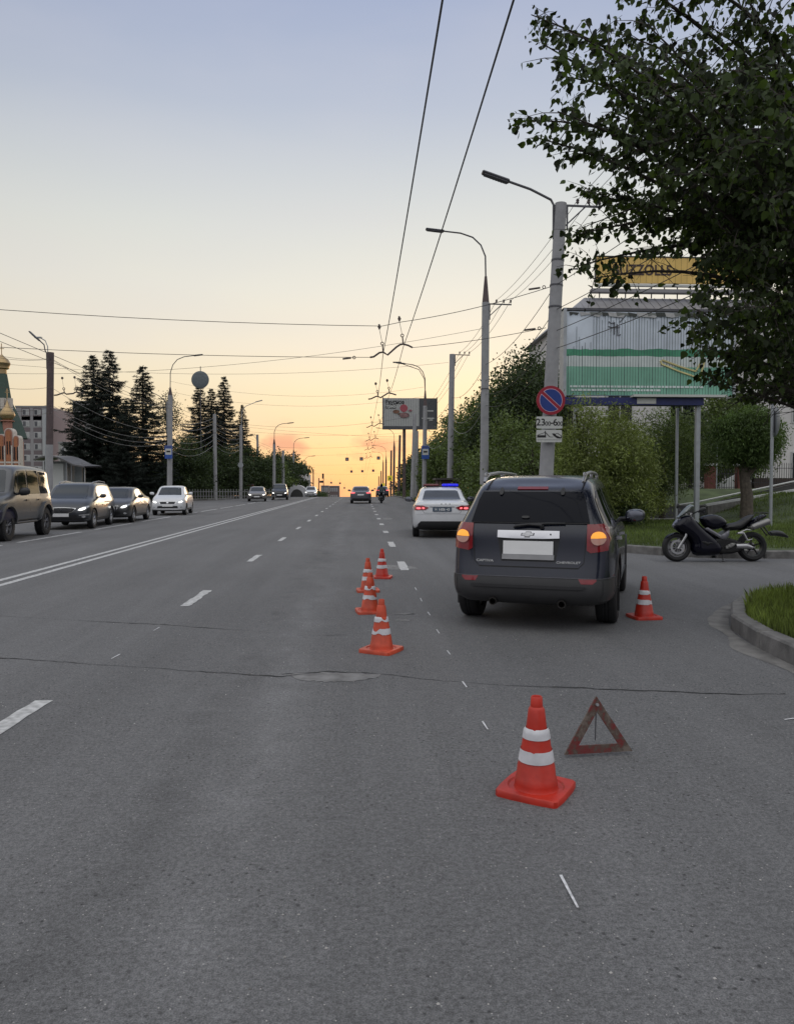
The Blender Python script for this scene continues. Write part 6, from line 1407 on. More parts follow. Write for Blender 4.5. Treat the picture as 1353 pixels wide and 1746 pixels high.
# left: church, panel blocks, bus shelter
CY = 95.0; cs = CY/F_PX; M_sal = mat('salmon brick', (.36, .17, .13), .85, var=.12, vs=1.5); M_trim = mat('white church trim', (.55, .50, .46), .8); M_gold = mat('gold leaf', (.42, .30, .16), .42, .75, var=.1); M_cgr = mat('green tent roof', (.045, .075, .06), .5, .3)
ch0 = at(37, 845, CY); church = thing('church', 'salmon brick church with golden onion domes and green tent roof at the left edge', 'church', (ch0.x, CY, 0)); czp = lambda py: img_z(20, py, CY)
b2x('wall', M_sal, -12, -.3, 0, 1.6, -1, czp(752), church)
for j, (cx, wd, top) in enumerate(((7, 12, 741), (19-37+37-0, 15, 731), (31, 10, 743))):
    xx = (cx-37)*cs; r = wd*cs/2; z0 = czp(top)-r
    for rr_, m, y, nm in ((r, M_trim, .18, 'gable_arch'), (r*.80, M_sal, .24, 'gable_fill'), (r*.5, mat('deep salmon', (.40, .16, .08), .8), .30, 'gable_niche')):
        mb = MB(); pts = [(rr_*math.cos(a), rr_*1.15*math.sin(a)) for a in [R(x) for x in range(0, 181, 15)]] + [(-rr_, -3.9), (rr_, -3.9)]; mb.prism([(x+xx, z+z0) for x, z in pts], -.9, y, FZ); gb = mb.build(nm, m, church)
    for dx in (-.2, .12): b2x('narrow_window', M_glass, xx+dx, xx+dx+.14, -.34, -.28, z0-2.6, z0-1.0, church)
b2x('cornice', M_trim, -12, .1, -.32, -.05, czp(790), czp(787), church)
for i in range(6): b2x('pilaster', M_trim, -.15-i*.85, .0-i*.85, -.36, -.05, -1, czp(760), church)
def onion(cx, zb_, r, h): return [(r*.55, 0), (r*.62, h*.05), (r*.95, h*.18), (r*1.0, h*.28), (r*.85, h*.42), (r*.5, h*.58), (r*.22, h*.72), (r*.08, h*.88), (0, h)]
def dome(px, py_b, py_t, wpx, drum_py, dm):
    xx = (px-37)*cs; zb_ = czp(py_b); h = czp(py_t)-zb_; r = wpx*cs/2; T = Matrix.Translation((xx, 1.2, 0)); mb = MB(); mb.lathe([(r*.62, czp(drum_py)), (r*.62, zb_-.1), (r*.9, zb_-.1), (r*.9, zb_+.02)], 24, T); d = mb.build('drum', dm, church, False); mb = MB(); mb.lathe([(a, zb_+b) for a, b in onion(0, 0, r, h)], 28, T); k = mb.build('onion_dome', M_gold, church, True)
    mb = MB(); z = zb_+h; mb.box((xx, 1.2, z+.6), (.07, .07, 1.3)); mb.box((xx, 1.22, z+.8), (.5, .06, .07)); mb.box((xx, 1.23, z+1.0), (.28, .06, .06)); mb.build('cross', M_gold, church)
dome(9, 716, 678, 24, 736, M_sal)
mb = MB(); xx = (-7-37)*cs; T = Matrix.Translation((xx-.2, 3.0, 0)); mb.lathe([(3.0, czp(745)), (2.2, czp(712)), (1.15, czp(680)), (.62, czp(632)), (0, czp(632))], 8, T); mb.build('tent_roof', M_cgr, church)
mb = MB(); mb.lathe([(.55, czp(634)), (.55, czp(624)), (.85, czp(622)), (.85, czp(619)), (.9, czp(617)), (1.0, czp(613)), (.8, czp(607)), (.3, czp(601)), (0, czp(596))], 24, T); mb.build('onion_dome', M_gold, church, True)
mb = MB(); mb.box((xx-.2, 3, czp(588)), (.08, .08, 1.4)); mb.box((xx-.2, 3.02, czp(587)), (.6, .06, .08)); mb.build('cross', M_gold, church)
for dx in (.2, 1.0): b2x('dormer', M_trim, xx+dx, xx+dx+.45, 1.5, 2.2, czp(695), czp(676), church)

def block(label, px0, px1, pyt, Y, depth, m, cols, floors, zbot=-2, frame=True, side=None, pyrow=None):
    s = Y/F_PX; a = at(px0, pyt, Y); w = (px1-px0)*s; o = thing('apartment_block', label, 'building', (a.x, Y, 0)); b2x('wall', m, 0, w, 0, depth, zbot, a.z, o); b2x('parapet', M_roofm, -.1, w+.1, -.1, depth+.1, a.z, a.z+.3, o)
    fh = (a.z-zbot)/floors
    for f in range(floors):
        for c in cols:
            x = c*w; z = zbot+fh*(f+.3); ww = min(1.5, w/len(cols)*.55)
            fr = b2x('window', mat('pale window frame', (.52, .52, .52), .5), x-ww/2, x+ww/2, -.06, .05, z, z+fh*.5, o); b2x('pane', mat('far glass', (.10, .10, .11), .2, var=.5, vs=.4), x-ww/2+.1, x+.0, -.09, -.05, z+.1, z+fh*.5-.1, fr); b2x('pane', mat('curtained glass', (.38, .38, .38), .4, var=.4, vs=.4), x+.08, x+ww/2-.1, -.09, -.05, z+.1, z+fh*.5-.1, fr)
    return o, a, w, s
M_blk = mat('grey panel wall', (.30, .29, .30), .9, var=.08, vs=.3); M_blk2 = mat('mauve panel wall', (.36, .28, .28), .9, var=.06, vs=.3)
o, a, w, s = block('grey nine storey panel block behind the church', 27, 78, 694, 175, 16, M_blk, (.32, .69), 8, -1.5)
for c in (.32, .69):
    for f in range(9): b2x('spandrel_panel', mat('brown spandrel', (.17, .14, .15), .9), c*w-.95, c*w+.95, -.03, .02, -1.5+f*(a.z+1.5)/8.0-.35 if f < 8 else a.z-2.9, -1.5+f*(a.z+1.5)/8.0+.55 if f < 8 else a.z-.2, o)
b2x('mauve_end_wall', M_blk2, w, w+(103-78)*s, 2, 14, -1.5, a.z-.9*s*5, o); b2x('white_stair_tower', mat('pale stair panel', (.40, .41, .42), .8), w-.9, w-.1, -.5, .2, -1.5, a.z-.5, o)
block('pale low block seen between the mauve end wall and the spruces', 100, 152, 756, 150, 12, mat('pale grey panel', (.33, .32, .31), .85), (.18, .45, .75), 3, -1)
block('tall slim grey block whose top shows above the spruce branches', 124, 152, 685, 230, 12, M_blk, (.5,), 9, -1)
KY = 52.0; ks = KY/F_PX; k0 = at(76, 822, KY); kz = lambda py: img_z(100, py, KY)
kio = thing('bus_shelter', 'grey bus shelter kiosk with a curved roof and white poster', 'kiosk', (k0.x, KY, 0.1)); wk = (143-76)*ks
b2x('wall', mat('kiosk grey', (.24, .245, .245), .7), 0, 37*ks, 0, 2, 0, kz(789), kio); b2x('poster', M_wht, 14*ks, 32*ks, -.05, 0, .9, kz(793), kio); b2x('frame_post', M_galv, 36*ks, 38*ks, -.06, .06, 0, kz(789), kio); b2x('frame_post', M_galv, 44*ks, 45*ks, 0, .1, 0, kz(793), kio); b2x('frame_post', M_galv, 65*ks, 66.4*ks, 0, .1, 0, kz(799), kio); b2x('side_glass', mat('kiosk glass', (.22, .24, .235), .2), 45*ks, 58*ks, .5, .55, .3, kz(793), kio)
V = []; n = 14
for i in range(n+1):
    t = i/n; x = (-7+t*82)*ks; z = kz(790) + (.42*math.sin(math.pi*min(1, t*1.15+.12)) - t*t*.32); V += [(x, -1.0, z), (x, 2.4, z+.1), (x, -1.0, z-.10), (x, 2.4, z)]
Fc = []
for i in range(n): a_, b_ = 4*i, 4*i+4; Fc += [(a_, b_, b_+1, a_+1), (a_+2, a_+3, b_+3, b_+2), (a_, a_+2, b_+2, b_), (a_+1, b_+1, b_+3, a_+3)]
mb = MB(); mb.add(V, Fc); mb.build('roof', mat('kiosk roof', (.13, .125, .125), .4, .4), kio)
# far white apartment rows and the blocks at the crest
M_wapt = mat('whitewashed panels', (.46, .46, .48), .8, var=.1, vs=.3)
for i, (p0_, p1_, pt, Y, lab) in enumerate(((500, 509.5, 792, 185, 'nearest white five storey block beyond the left trees'), (508.5, 515, 800, 225, 'middle white five storey block beyond the left trees'), (514, 520, 809, 265, 'farthest white five storey block beyond the left trees'))):
    o, a, w, s = block(lab, p0_, p1_, pt, Y, 30, M_wapt, (.3, .72), 5, crest(Y)-.5)
    for f in range(5): b2x('balcony', mat('balcony grey', (.24, .24, .26), .8), w, w+.9, 4, 8, crest(Y)+.8+f*(a.z-crest(Y))/5, crest(Y)+1.7+f*(a.z-crest(Y))/5, o); 
block('grey low block at the road crest, left half', 547, 559.5, 829, 300, 12, mat('grey crest block', (.20, .17, .17), .9), (.2, .5, .8), 5, -14)
block('brown grey low block at the road crest, right half', 559, 577.5, 829.5, 320, 12, mat('brown crest block', (.15, .115, .11), .9), (.2, .4, .6, .8), 5, -14)
def shed():
    p = gp(421, 853); o = thing('white_awning', 'small white arched tent awning left of the farthest oncoming car', 'tent', (at(506, 845, 108).x, 108, crest(108))); mb = MB(); M = Matrix.Rotation(R(90), 4, 'X'); mb.prism([(1.6*math.cos(R(a)), 1.7*math.sin(R(a))) for a in range(0, 181, 15)], -2.5, 0, M); mb.build('cover', mat('white canvas', (.5, .5, .52), .7), o, True); mb = MB(); mb.prism([(.9*math.cos(R(a)), 1.1*math.sin(R(a))) for a in range(0, 181, 15)], 0, .03, M); mb.build('opening', mat('dark opening', (.05, .05, .05), .9), o)
shed()
# brown kiosk behind the police car
p = at(746, 840, 44); o = thing('kiosk', 'brown wooden kiosk behind the police car', 'kiosk', (p.x, 44, .1)); M_bk = mat('brown boards', (.075, .045, .035), .8, var=.2, vs=3); b2x('wall', M_bk, 0, 1.15, 0, 1.5, 0, 1.75, o); b2x('roof', mat('kiosk dark roof', (.06, .055, .05), .7), -.15, 1.3, -.2, 1.7, 1.75, 1.86, o); b2x('frame', mat('ochre frame', (.18, .13, .07), .7), .1, .18, -.05, 0, 0, 1.75, o); b2x('frame', mat('ochre frame', (.18, .13, .07), .7), 1.02, 1.1, -.05, 0, 0, 1.75, o); b2x('shutter', mat('rust shutter', (.14, .06, .04), .7), .2, 1.0, -.03, 0, .3, 1.5, o)
# red box near the far cars
p = at(418, 850, 90); o = thing('red_box', 'small dark red kiosk box beside the pole with the round sign', 'kiosk', (p.x, 90, .1)); b2x('body', mat('dark red paint', (.17, .03, .03), .6), 0, .9, 0, .9, 0, 1.5, o); b2x('lid', M_steel, -.05, .95, -.05, .95, 1.5, 1.58, o)

# terrace: low wall, ramp with white capping, rail, fences with brick pillars
M_stone = mat('rough stone cladding', (.17, .165, .155), .9, var=.35, vs=7, bump=.8, bs=9); M_cap = mat('white capping', (.52, .53, .52), .7)
o = thing('retaining_wall', 'low grey concrete wall behind the lawn left of the ramp', 'wall', (10.3, 31.2, 0)); b2x('wall', mat('grey rendered wall', (.13, .13, .135), .9, var=.15, vs=1.2), 0, 4.2, 0, .25, -.2, .66, o); b2x('coping', M_kerb, -.02, 4.2, -.03, .28, .66, .71, o)
o = thing('ramp', 'stone clad ramp with white capping climbing to the right', 'ramp', (14.3, 30.6, 0)); x1, z0r, z1r = 9.5, .68, .68+9.5*.165
mb = MB(); mb.add([(0, 0, -.3), (x1, 0, -.3), (x1, 0, z1r), (0, 0, z0r), (0, .3, -.3), (x1, .3, -.3), (x1, .3, z1r), (0, .3, z0r)], [(0, 1, 2, 3), (5, 4, 7, 6), (0, 3, 7, 4), (1, 5, 6, 2), (3, 2, 6, 7), (0, 4, 5, 1)]); mb.build('side_wall', M_stone, o)
mb = MB(); mb.tube([(-.02, .15, z0r+.03), (x1, .15, z1r+.03)], .075, 4); mb.build('capping', M_cap, o); mb = MB(); mb.tube([(-.6, 1.4, z0r+.02), (0, 1.4, z0r+.1), (4.4, 1.4, z0r+1.02), (x1, 1.4, z0r+1.05)], .04, 6); mb.build('rail', M_cap, o, True)
mb = MB(); mb.add([(0, 1.5, z0r-.1), (x1, 1.5, z1r+.5), (x1, 1.5, -.3), (0, 1.5, -.3), (0, 1.6, z0r-.1), (x1, 1.6, z1r+.5), (x1, 1.6, -.3), (0, 1.6, -.3)], [(0, 1, 2, 3), (4, 7, 6, 5), (0, 4, 5, 1), (1, 5, 6, 2), (3, 2, 6, 7), (0, 3, 7, 4)]); mb.build('back_wall', mat('dark render', (.09, .088, .085), .9), o)
M_brick = mat('red brick', (.125, .045, .036), .85, var=.25, vs=8, bump=.4, bs=30); M_fence = mat('fence iron', (.025, .025, .027), .55)
def fence(label, a, b, n, h=1.05, lean=0):
    a = Vector(a); b = Vector(b); o = thing('iron_fence', label, 'fence', a, 0, 'iron fence panels'); d = b-a
    mb = MB()
    for i in range(n+1): p = d*(i/n); mb.cyl(p, p+Vector((0, 0, h)), .014, n=5); mb.cyl(p+Vector((0, 0, h)), p+Vector((0, 0, h+.10)), .022, .002, n=5)
    mb.build('bars', M_fence, o); mb = MB(); mb.tube([Vector((0, 0, h*.82)), d+Vector((0, 0, h*.82))], .02, 4); mb.tube([Vector((0, 0, .15)), d+Vector((0, 0, .15))], .02, 4); mb.build('rails', M_fence, o); return o
fa = at(1118, 861, 33.5); fb_ = at(1197, 833, 36.5)
fence('sloping iron fence panel left of the brick pillars', fa, fb_, 24, 1.0)
def pillar(label, px, Y):
    p = at(px, 838, Y); o = thing('brick_pillar', label, 'pillar', (p.x, Y, hgt(p.x, Y)), 0, 'brick fence pillars'); b2x('shaft', M_brick, -.2, .2, -.2, .2, -.3, 1.25, o); b2x('cap', M_cap, -.25, .25, -.25, .25, 1.25, 1.36, o); return p
p1_ = pillar('left brick pillar with a white cap between the fence panels', 1209, 36.8); p2_p = pillar('right brick pillar half hidden behind the round tree trunk', 1261, 37.2)
fence('short iron fence panel between the two brick pillars', at(1217, 836, 36.9), at(1254, 836, 37.1), 9, 1.0); fence('long iron fence panel right of the brick pillars', at(1268, 828, 38), at(1500, 828, 39), 60, 1.1)
o = thing('stair_wall', 'white sloping stair wall behind the short fence panel', 'wall', (at(1217, 836, 40).x, 40, 1.0)); mb = MB(); mb.prism([(0, 0), (1.35, 0), (1.35, 1.25), (0, .55)], 0, .3, FZ); mb.build('wall', M_cap, o)
o = thing('stair_wall', 'dark terrace wall behind the long fence panel', 'wall', (at(1285, 836, 42).x, 42, 1.0)); b2x('wall', mat('dark brown wall', (.06, .045, .04), .9), 0, 7, 0, .3, -.3, .95, o)
mb = MB(); p = at(1220.5, 833, 36); mb.cyl((0, 0, -.1), (0, 0, 2.3), .025, n=8); o = mb.build('thin_post', M_galv); o.location = (p.x, 36, hgt(p.x, 36)); tag(o, 'thin grey post rising beside the left brick pillar', 'post')
# white picket fence on the left under the spruces
LF = Vector((-24.5, 76, .15)); o = thing('picket_fence', 'pale fence under the left spruces', 'fence', LF); mb = MB()
for i in range(60): mb.box((i*.27, 0, .5), (.07, .04, 1.0))
mb.build('pickets', mat('pale picket', (.22, .22, .22), .8), o); mb = MB(); mb.box((8, .03, .75), (16.2, .04, .06)); mb.box((8, .03, .3), (16.2, .04, .06)); mb.build('rails', mat('pale picket', (.22, .22, .22), .8), o)
# ================================================================== TREES
def leafmat(n, c, isl=.5, tr=.25, var=.45, vs=.8): return mat(n, c, .6, var=var, vs=vs, island=isl, trans=tr, spec=.3)
M_bark = mat('bark', (.045, .036, .03), .9, var=.3, vs=12, bump=.6, bs=25); M_bark2 = mat('grey bark', (.09, .075, .06), .9, var=.3, vs=10, bump=.5, bs=25)
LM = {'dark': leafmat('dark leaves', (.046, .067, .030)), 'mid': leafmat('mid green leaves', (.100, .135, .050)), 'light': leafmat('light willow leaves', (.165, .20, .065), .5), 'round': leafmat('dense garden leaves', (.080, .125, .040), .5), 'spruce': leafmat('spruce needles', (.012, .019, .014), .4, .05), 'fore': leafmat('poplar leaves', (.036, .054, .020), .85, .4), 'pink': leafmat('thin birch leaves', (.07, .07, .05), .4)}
def cloud(ells, n, size, shape='quad', hang=.3, clump=.35, seed=0, per=14):
    rs = np.random.RandomState(seed); np.random.seed(seed); vol = np.array([a*b*c for (_, (a, b, c)) in ells]); k = rs.choice(len(ells), n//per, p=vol/vol.sum())
    P = []
    for e in k:
        c, r = ells[e]; d = rs.normal(size=3); d /= np.linalg.norm(d); rad = rs.uniform(.35, 1.0)**.45*(1+.16*math.sin(d[0]*5+e)+.12*math.sin(d[2]*7+d[1]*6)); q = np.array(c)+d*np.array(r)*rad
        P.append(q + rs.normal(size=(per, 3))*clump*np.array((1, 1, .7)))
    P = np.concatenate(P); V, per_ = leaves(P, size, hang, shape); return V, per_
def tree(name, label, loc, ells, n, size, lm, trunk_r=.15, trunk_h=None, cat='tree', group=None, shape='quad', hang=.3, clump=.3, seed=0, bark=M_bark, limbs=6):
    o = thing(name, label, cat, loc, 0, group); V, per = cloud(ells, n, size, shape, hang, clump, seed); me = fast_mesh('crown', V, per, LM[lm]); link('crown', me, o)
    rn = random.Random(seed); mb = MB(); top = max(c[2] for c, r in ells); th = trunk_h or top
    pts = [(0, 0, -.3)] + [(rn.uniform(-.06, .06)*k, rn.uniform(-.06, .06)*k, th*k/4) for k in range(1, 5)]; mb.tube(pts, [trunk_r*1.15, trunk_r, trunk_r*.8, trunk_r*.6, trunk_r*.3], 9); tr = mb.build('trunk', bark, o, True)
    for i in range(limbs):
        c, r = ells[rn.randrange(len(ells))]; a = rn.uniform(0, 6.28); z = th*rn.uniform(.35, .8); e = (c[0]+r[0]*.75*math.cos(a), c[1]+r[1]*.75*math.sin(a), c[2]+r[2]*rn.uniform(-.3, .6)); m = ((e[0])*.45, e[1]*.45, z+(e[2]-z)*.3); mb = MB(); mb.tube([(0, 0, z), m, e], [trunk_r*.45, trunk_r*.28, .012], 6); mb.build('limb', bark, tr, True)
    return o
def gl_(px, Y, dz=0): v = at(px, 850, Y); return (v.x, Y, hgt(v.x, Y)+.08+dz)
GR = 'trees behind the right row of poles'
def T(px, pyt, Y, rw, label, n, lm, seed, size=.2, zlow=.12, name='broadleaf_tree', group=GR, shape='quad', clump=.38, jag=1.0):
    l = gl_(px, Y); H = at(px, pyt, Y).z - l[2]; l = (max(l[0], 5.75+rw*1.0), l[1], l[2]) if px > 600 and Y > 40 else l; rn = random.Random(seed); e = []
    for i in range(7):
        z = H*(zlow+.12+(.86-zlow-.12)*i/6); f = math.sin(math.pi*min(1, (.22+.78*(i+.6)/7)))**.7; rr_ = rw*f*rn.uniform(.6, .85); a = rn.random()*6.28; off = rw*.33*jag; e.append(((off*math.cos(a), off*math.sin(a), z), (rr_, rr_, H*.13)))
    e.append(((0, 0, H*.86), (rw*.32, rw*.32, H*.12)))
    return tree(name, label, l, e, n, size, lm, trunk_r=.02*H+.03, group=group, seed=seed, clump=clump, shape=shape)
T(893, 588, 44, 3.0, 'tallest dark tree left of the billboard behind the leaning pole', 26000, 'dark', 11, .17, clump=.42)
T(930, 610, 50, 3.0, 'dark tree crown behind the top of the leaning pole left of the billboard', 16000, 'dark', 12, .17)
T(855, 640, 52, 3.0, 'dark bushy tree between the second pole and the tallest dark tree', 16000, 'mid', 13, .18)
T(800, 668, 56, 3.1, 'round dark tree between the third and second right poles', 16000, 'mid', 14, .18)
T(762, 690, 62, 3.3, 'tree just behind the third right pole', 14000, 'mid', 15, .2)
T(742, 700, 76, 3.6, 'tree right of the bus stop sign on the right row', 12000, 'mid', 16, .22)
T(718, 745, 92, 3.5, 'low dark tree behind the bus stop sign pole under the far board', 9000, 'mid', 17, .24)
T(697, 765, 120, 4.0, 'far tree under the left part of the far board', 6000, 'dark', 18, .3)
T(683, 790, 150, 4.0, 'farthest low tree of the right row', 4000, 'dark', 19, .34)
T(868, 700, 37, 2.4, 'leafy shrub tree left of the leaning pole above the SUV roof', 17000, 'mid', 20, .14, .05)
T(808, 715, 42, 2.7, 'dark shrub tree between the second and third right poles', 16000, 'mid', 21, .15, .03)
T(775, 735, 48, 2.4, 'low shrub tree behind the police car light bar', 11000, 'mid', 22, .17, .03)
T(905, 745, 33.5, 1.9, 'shrub directly left of the leaning pole behind the SUV', 11000, 'mid', 23, .12, .0)
T(1225, 660, 44, 3.0, 'dark tree behind the brick pillars under the billboard right end', 15000, 'mid', 24, .17)
T(1175, 700, 40, 1.8, 'dark green tree between the willow shrubs and the brick pillar', 10000, 'dark', 25, .15)
WG = 'willow shrubs behind the lawn'
T(1047, 694, 25.3, 1.5, 'tall light green willow shrub right of the leaning pole', 24000, 'light', 31, .13, .10, 'willow_shrub', WG, 'slim', .26)
T(990, 668, 24.4, .95, 'light green willow shrub touching the right side of the leaning pole', 14000, 'light', 32, .12, .0, 'willow_shrub', WG, 'slim', .22)
T(1128, 690, 30.2, 1.9, 'darker willow shrub in front of the billboard post', 26000, 'mid', 33, .13, .22, 'willow_shrub', WG, 'slim', .27)
T(1088, 770, 28.3, 1.0, 'low pale willow shrub left of the motorcycle windshield', 12000, 'light', 34, .12, .05, 'willow_shrub', WG, 'slim', .2)
T(960, 740, 28, 1.2, 'dark green shrub behind the SUV roof right of the leaning pole', 11000, 'mid', 35, .12, .0, 'willow_shrub', WG, 'quad', .22)
T(1035, 790, 25.5, .9, 'dark twiggy shrub beside the right door mirror of the SUV', 9000, 'dark', 36, .11, .0, 'willow_shrub', WG, 'quad', .18)
for px in (1093,): 
    l = gl_(px, 28.4); mb = MB(); mb.tube([(0, 0, 0), (.02, 0, .5), (-.03, 0, 1.2), (0, 0, 2.0)], [.11, .10, .09, .06], 9)
l = gl_(1272, 28.0); zc = 3.35-l[2]
tree('garden_tree', 'small round clipped tree with a thick trunk behind the motorcycle', l, [((0, 0, zc), (1.2, 1.2, 1.12)), ((-.35, 0, zc+.35), (.85, .9, .75)), ((.45, 0, zc+.1), (.9, .9, .85)), ((.2, 0, zc-.55), (.9, .9, .55))], 30000, .125, 'round', .22, zc+.6, seed=41, clump=.13, shape='slim', bark=M_bark2, hang=.5)
# far background woods on the right so that the horizon is closed
for i, (x, y, H, w) in enumerate(((30, 70, 10, 6), (40, 62, 11, 6), (20, 76, 9, 5), (14, 85, 9, 5), (52, 60, 12, 7), (13, 105, 9, 5), (11, 130, 9, 5))):
    e = [((0, 0, H*.55), (w*.6, w*.6, H*.3)), ((w*.3, 0, H*.4), (w*.5, w*.5, H*.28)), ((-w*.3, 0, H*.42), (w*.5, w*.5, H*.3)), ((0, 0, H*.8), (w*.3, w*.3, H*.18))]
    tree('broadleaf_tree', ('tree behind the white building, left of its far corner', 'tree behind the middle of the white building', 'tree behind the tall dark tree, far back', 'tree far behind the third right pole', 'tree at the far right behind the white building', 'tree far behind the bus stop sign pole', 'tree far behind the far advertising board')[i], (x, y, crest(y)), e, 7000, .34, 'dark', .3, seed=60+i, clump=.6, group='far trees on the right')

# spruces
def spruce_mesh(seed, H, Rm):
    rs = np.random.RandomState(seed); P = []; D = []; z = H*.06; br = MB()
    while z < H*.985:
        t = 1-z/H; Rz = Rm*(t**.82)*rs.uniform(.78, 1.1)+.05; nb = int(8+6*t)
        for b in range(nb):
            a = rs.uniform(0, 6.28); L = Rz*rs.uniform(.55, 1.15); k = max(4, int(L/.10)); d = np.array((math.cos(a), math.sin(a), 0.0))
            for i in range(k):
                f = (i+.5)/k; drop = -.34*L*f + .16*L*f*f*1.9; c = d*L*f + np.array((0, 0, z+drop)); wd = (.06+.34*(1-f)*min(1, f*4))*min(1, L*.55)
                m = 4 + (3 if f > .4 else 0); P.append(np.repeat(c[None], m, 0)+rs.normal(size=(m, 3))*np.array((wd*.6, wd*.6, .045))); dd = np.repeat(d[None], m, 0)*.9 + rs.normal(size=(m, 3))*.45; dd[:, 2] -= .35; D.append(dd)
            if z < H*.8: e = d*L*.9; br.tube([(0, 0, z), (e[0]*.5, e[1]*.5, z-.13*L), (e[0], e[1], z-.12*L)], [.03*t+.01, .02, .008], 4)
        z += H*.020 + .10*t
    P = np.concatenate(P); D = np.concatenate(D); D /= np.linalg.norm(D, axis=1)[:, None]; np.random.seed(seed)
    V, per = leaves(P, .21, .2, 'needle', dirs=D*2.2); me = fast_mesh('crown', V, per, LM['spruce']); return me, br
SP = []
for sd, H, Rm in ((1, 14.0, 4.3), (2, 13.5, 4.7)):
    me, br = spruce_mesh(sd, H, Rm); SP.append((me, br, H))
def spruce(k, px, pyt, Y, label, wide=1.0, rz=0, group='spruces on the left verge'):
    me, br, H = SP[k]; v = at(px, pyt, Y); o = thing('spruce_tree', label, 'tree', (v.x, Y, crest(Y)), rz, group); s = (v.z-crest(Y))/H; o.scale = (s*wide, s*wide, s); c = link('crown', me, o)
    if not hasattr(spruce, 'br'): spruce.br = {}
    if k not in spruce.br:
        mb = MB(); mb.cyl((0, 0, -.3), (0, 0, H*.97), .2, .02, 10); t = mb.build('trunk', M_bark, o, True); b = br.build('branches', M_bark, o); spruce.br[k] = (t.data, b.data)
    else: link('trunk', spruce.br[k][0], o); link('branches', spruce.br[k][1], o)
    return o
spruce(0, 186, 592, 74, 'tallest pointed spruce in the left group', 1.0, .3)
spruce(1, 159, 602, 72, 'spruce left of the tallest one, behind the bus shelter', 1.05, 1.3)
spruce(0, 243, 620, 73, 'broad spruce right of the tallest one, beside the left bus stop pole', 1.12, 2.1)
spruce(1, 214, 680, 70, 'shorter spruce filling the gap under the tallest one', .95, 4.4)
spruce(0, 340, 652, 92, 'spruce directly under the round grey dish', 1.0, 3.3); spruce(1, 360, 660, 97, 'spruce just right of the dish between its neighbours', .85, 2.2); spruce(0, 382, 638, 92, 'tall narrow spruce right of the round dish', .85, 5.0); spruce(1, 413, 688, 98, 'short spruce behind the pole with the round sign', .7, .8)
spruce(1, 130, 700, 71, 'low spruce at the left end of the group above the shelter roof', .9, 2.9)
LGp = 'broadleaf trees on the left verge'
T(325, 742, 80, 3.6, 'dark leafy tree right of the left bus stop pole', 16000, 'dark', 51, .2, .03, group=LGp)
T(300, 765, 84, 3.0, 'dark leafy tree behind the left bus stop pole', 9000, 'dark', 52, .22, .03, group=LGp)
T(352, 770, 86, 3.2, 'low tree between the bus stop pole and the grass edge pole', 12000, 'dark', 53, .2, .03, group=LGp)
T(390, 755, 88, 3.2, 'low tree behind the pole with the round sign, left side', 12000, 'dark', 54, .2, .05, group=LGp)
T(432, 762, 96, 3.6, 'leafy tree right of the spruces, left of the dark curved lamp', 15000, 'dark', 55, .22, .04, group=LGp)
T(450, 778, 104, 3.6, 'leafy tree touching the dark curved lamp from the left', 11000, 'mid', 56, .24, .04, group=LGp)
T(478, 765, 112, 3.5, 'leafy tree between the dark curved lamp and the plain pole', 12000, 'dark', 57, .26, .04, group=LGp)
T(492, 772, 120, 3.4, 'leafy tree just left of the white apartment blocks', 10000, 'dark', 58, .28, .04, group=LGp)
T(525, 836, 170, 3.5, 'low far bush tree beyond the farthest white block', 4000, 'dark', 59, .3, .03, group=LGp)
T(536, 838, 175, 3.0, 'small far tree right of the farthest white block', 3000, 'dark', 90, .3, .03, group=LGp)
T(287, 655, 82, 1.6, 'thin sparse birch behind the left bus stop pole', 2600, 'pink', 91, .16, .5, group=LGp)
T(170, 780, 80, 4.0, 'dark leafy tree low behind the spruce trunks', 12000, 'dark', 92, .24, .02, group=LGp)
T(235, 785, 82, 4.0, 'second dark leafy tree low behind the spruce trunks', 12000, 'dark', 93, .24, .02, group=LGp)
T(38, 800, 100, 2.2, 'small tree between the church and the kiosk', 5000, 'dark', 94, .2, .02, group=LGp)
T(610, 846, 210, 2.0, 'tiny far tree at the road crest', 600, 'dark', 95, .3, .02, group=LGp) if False else None
T(637, 836, 150, 3.0, 'far bush on the right behind the parked dark car', 3000, 'mid', 96, .3, .02, group=GR)
T(672, 838, 112, 2.6, 'low hedge bush under the far right poles', 4000, 'mid', 97, .22, .0, group=GR)
T(690, 834, 92, 2.6, 'low hedge bush below the brown topped pole', 6000, 'mid', 98, .2, .0, group=GR)
T(712, 836, 70, 1.8, 'low hedge bush left of the police car mirror', 7000, 'mid', 99, .16, .0, group=GR)

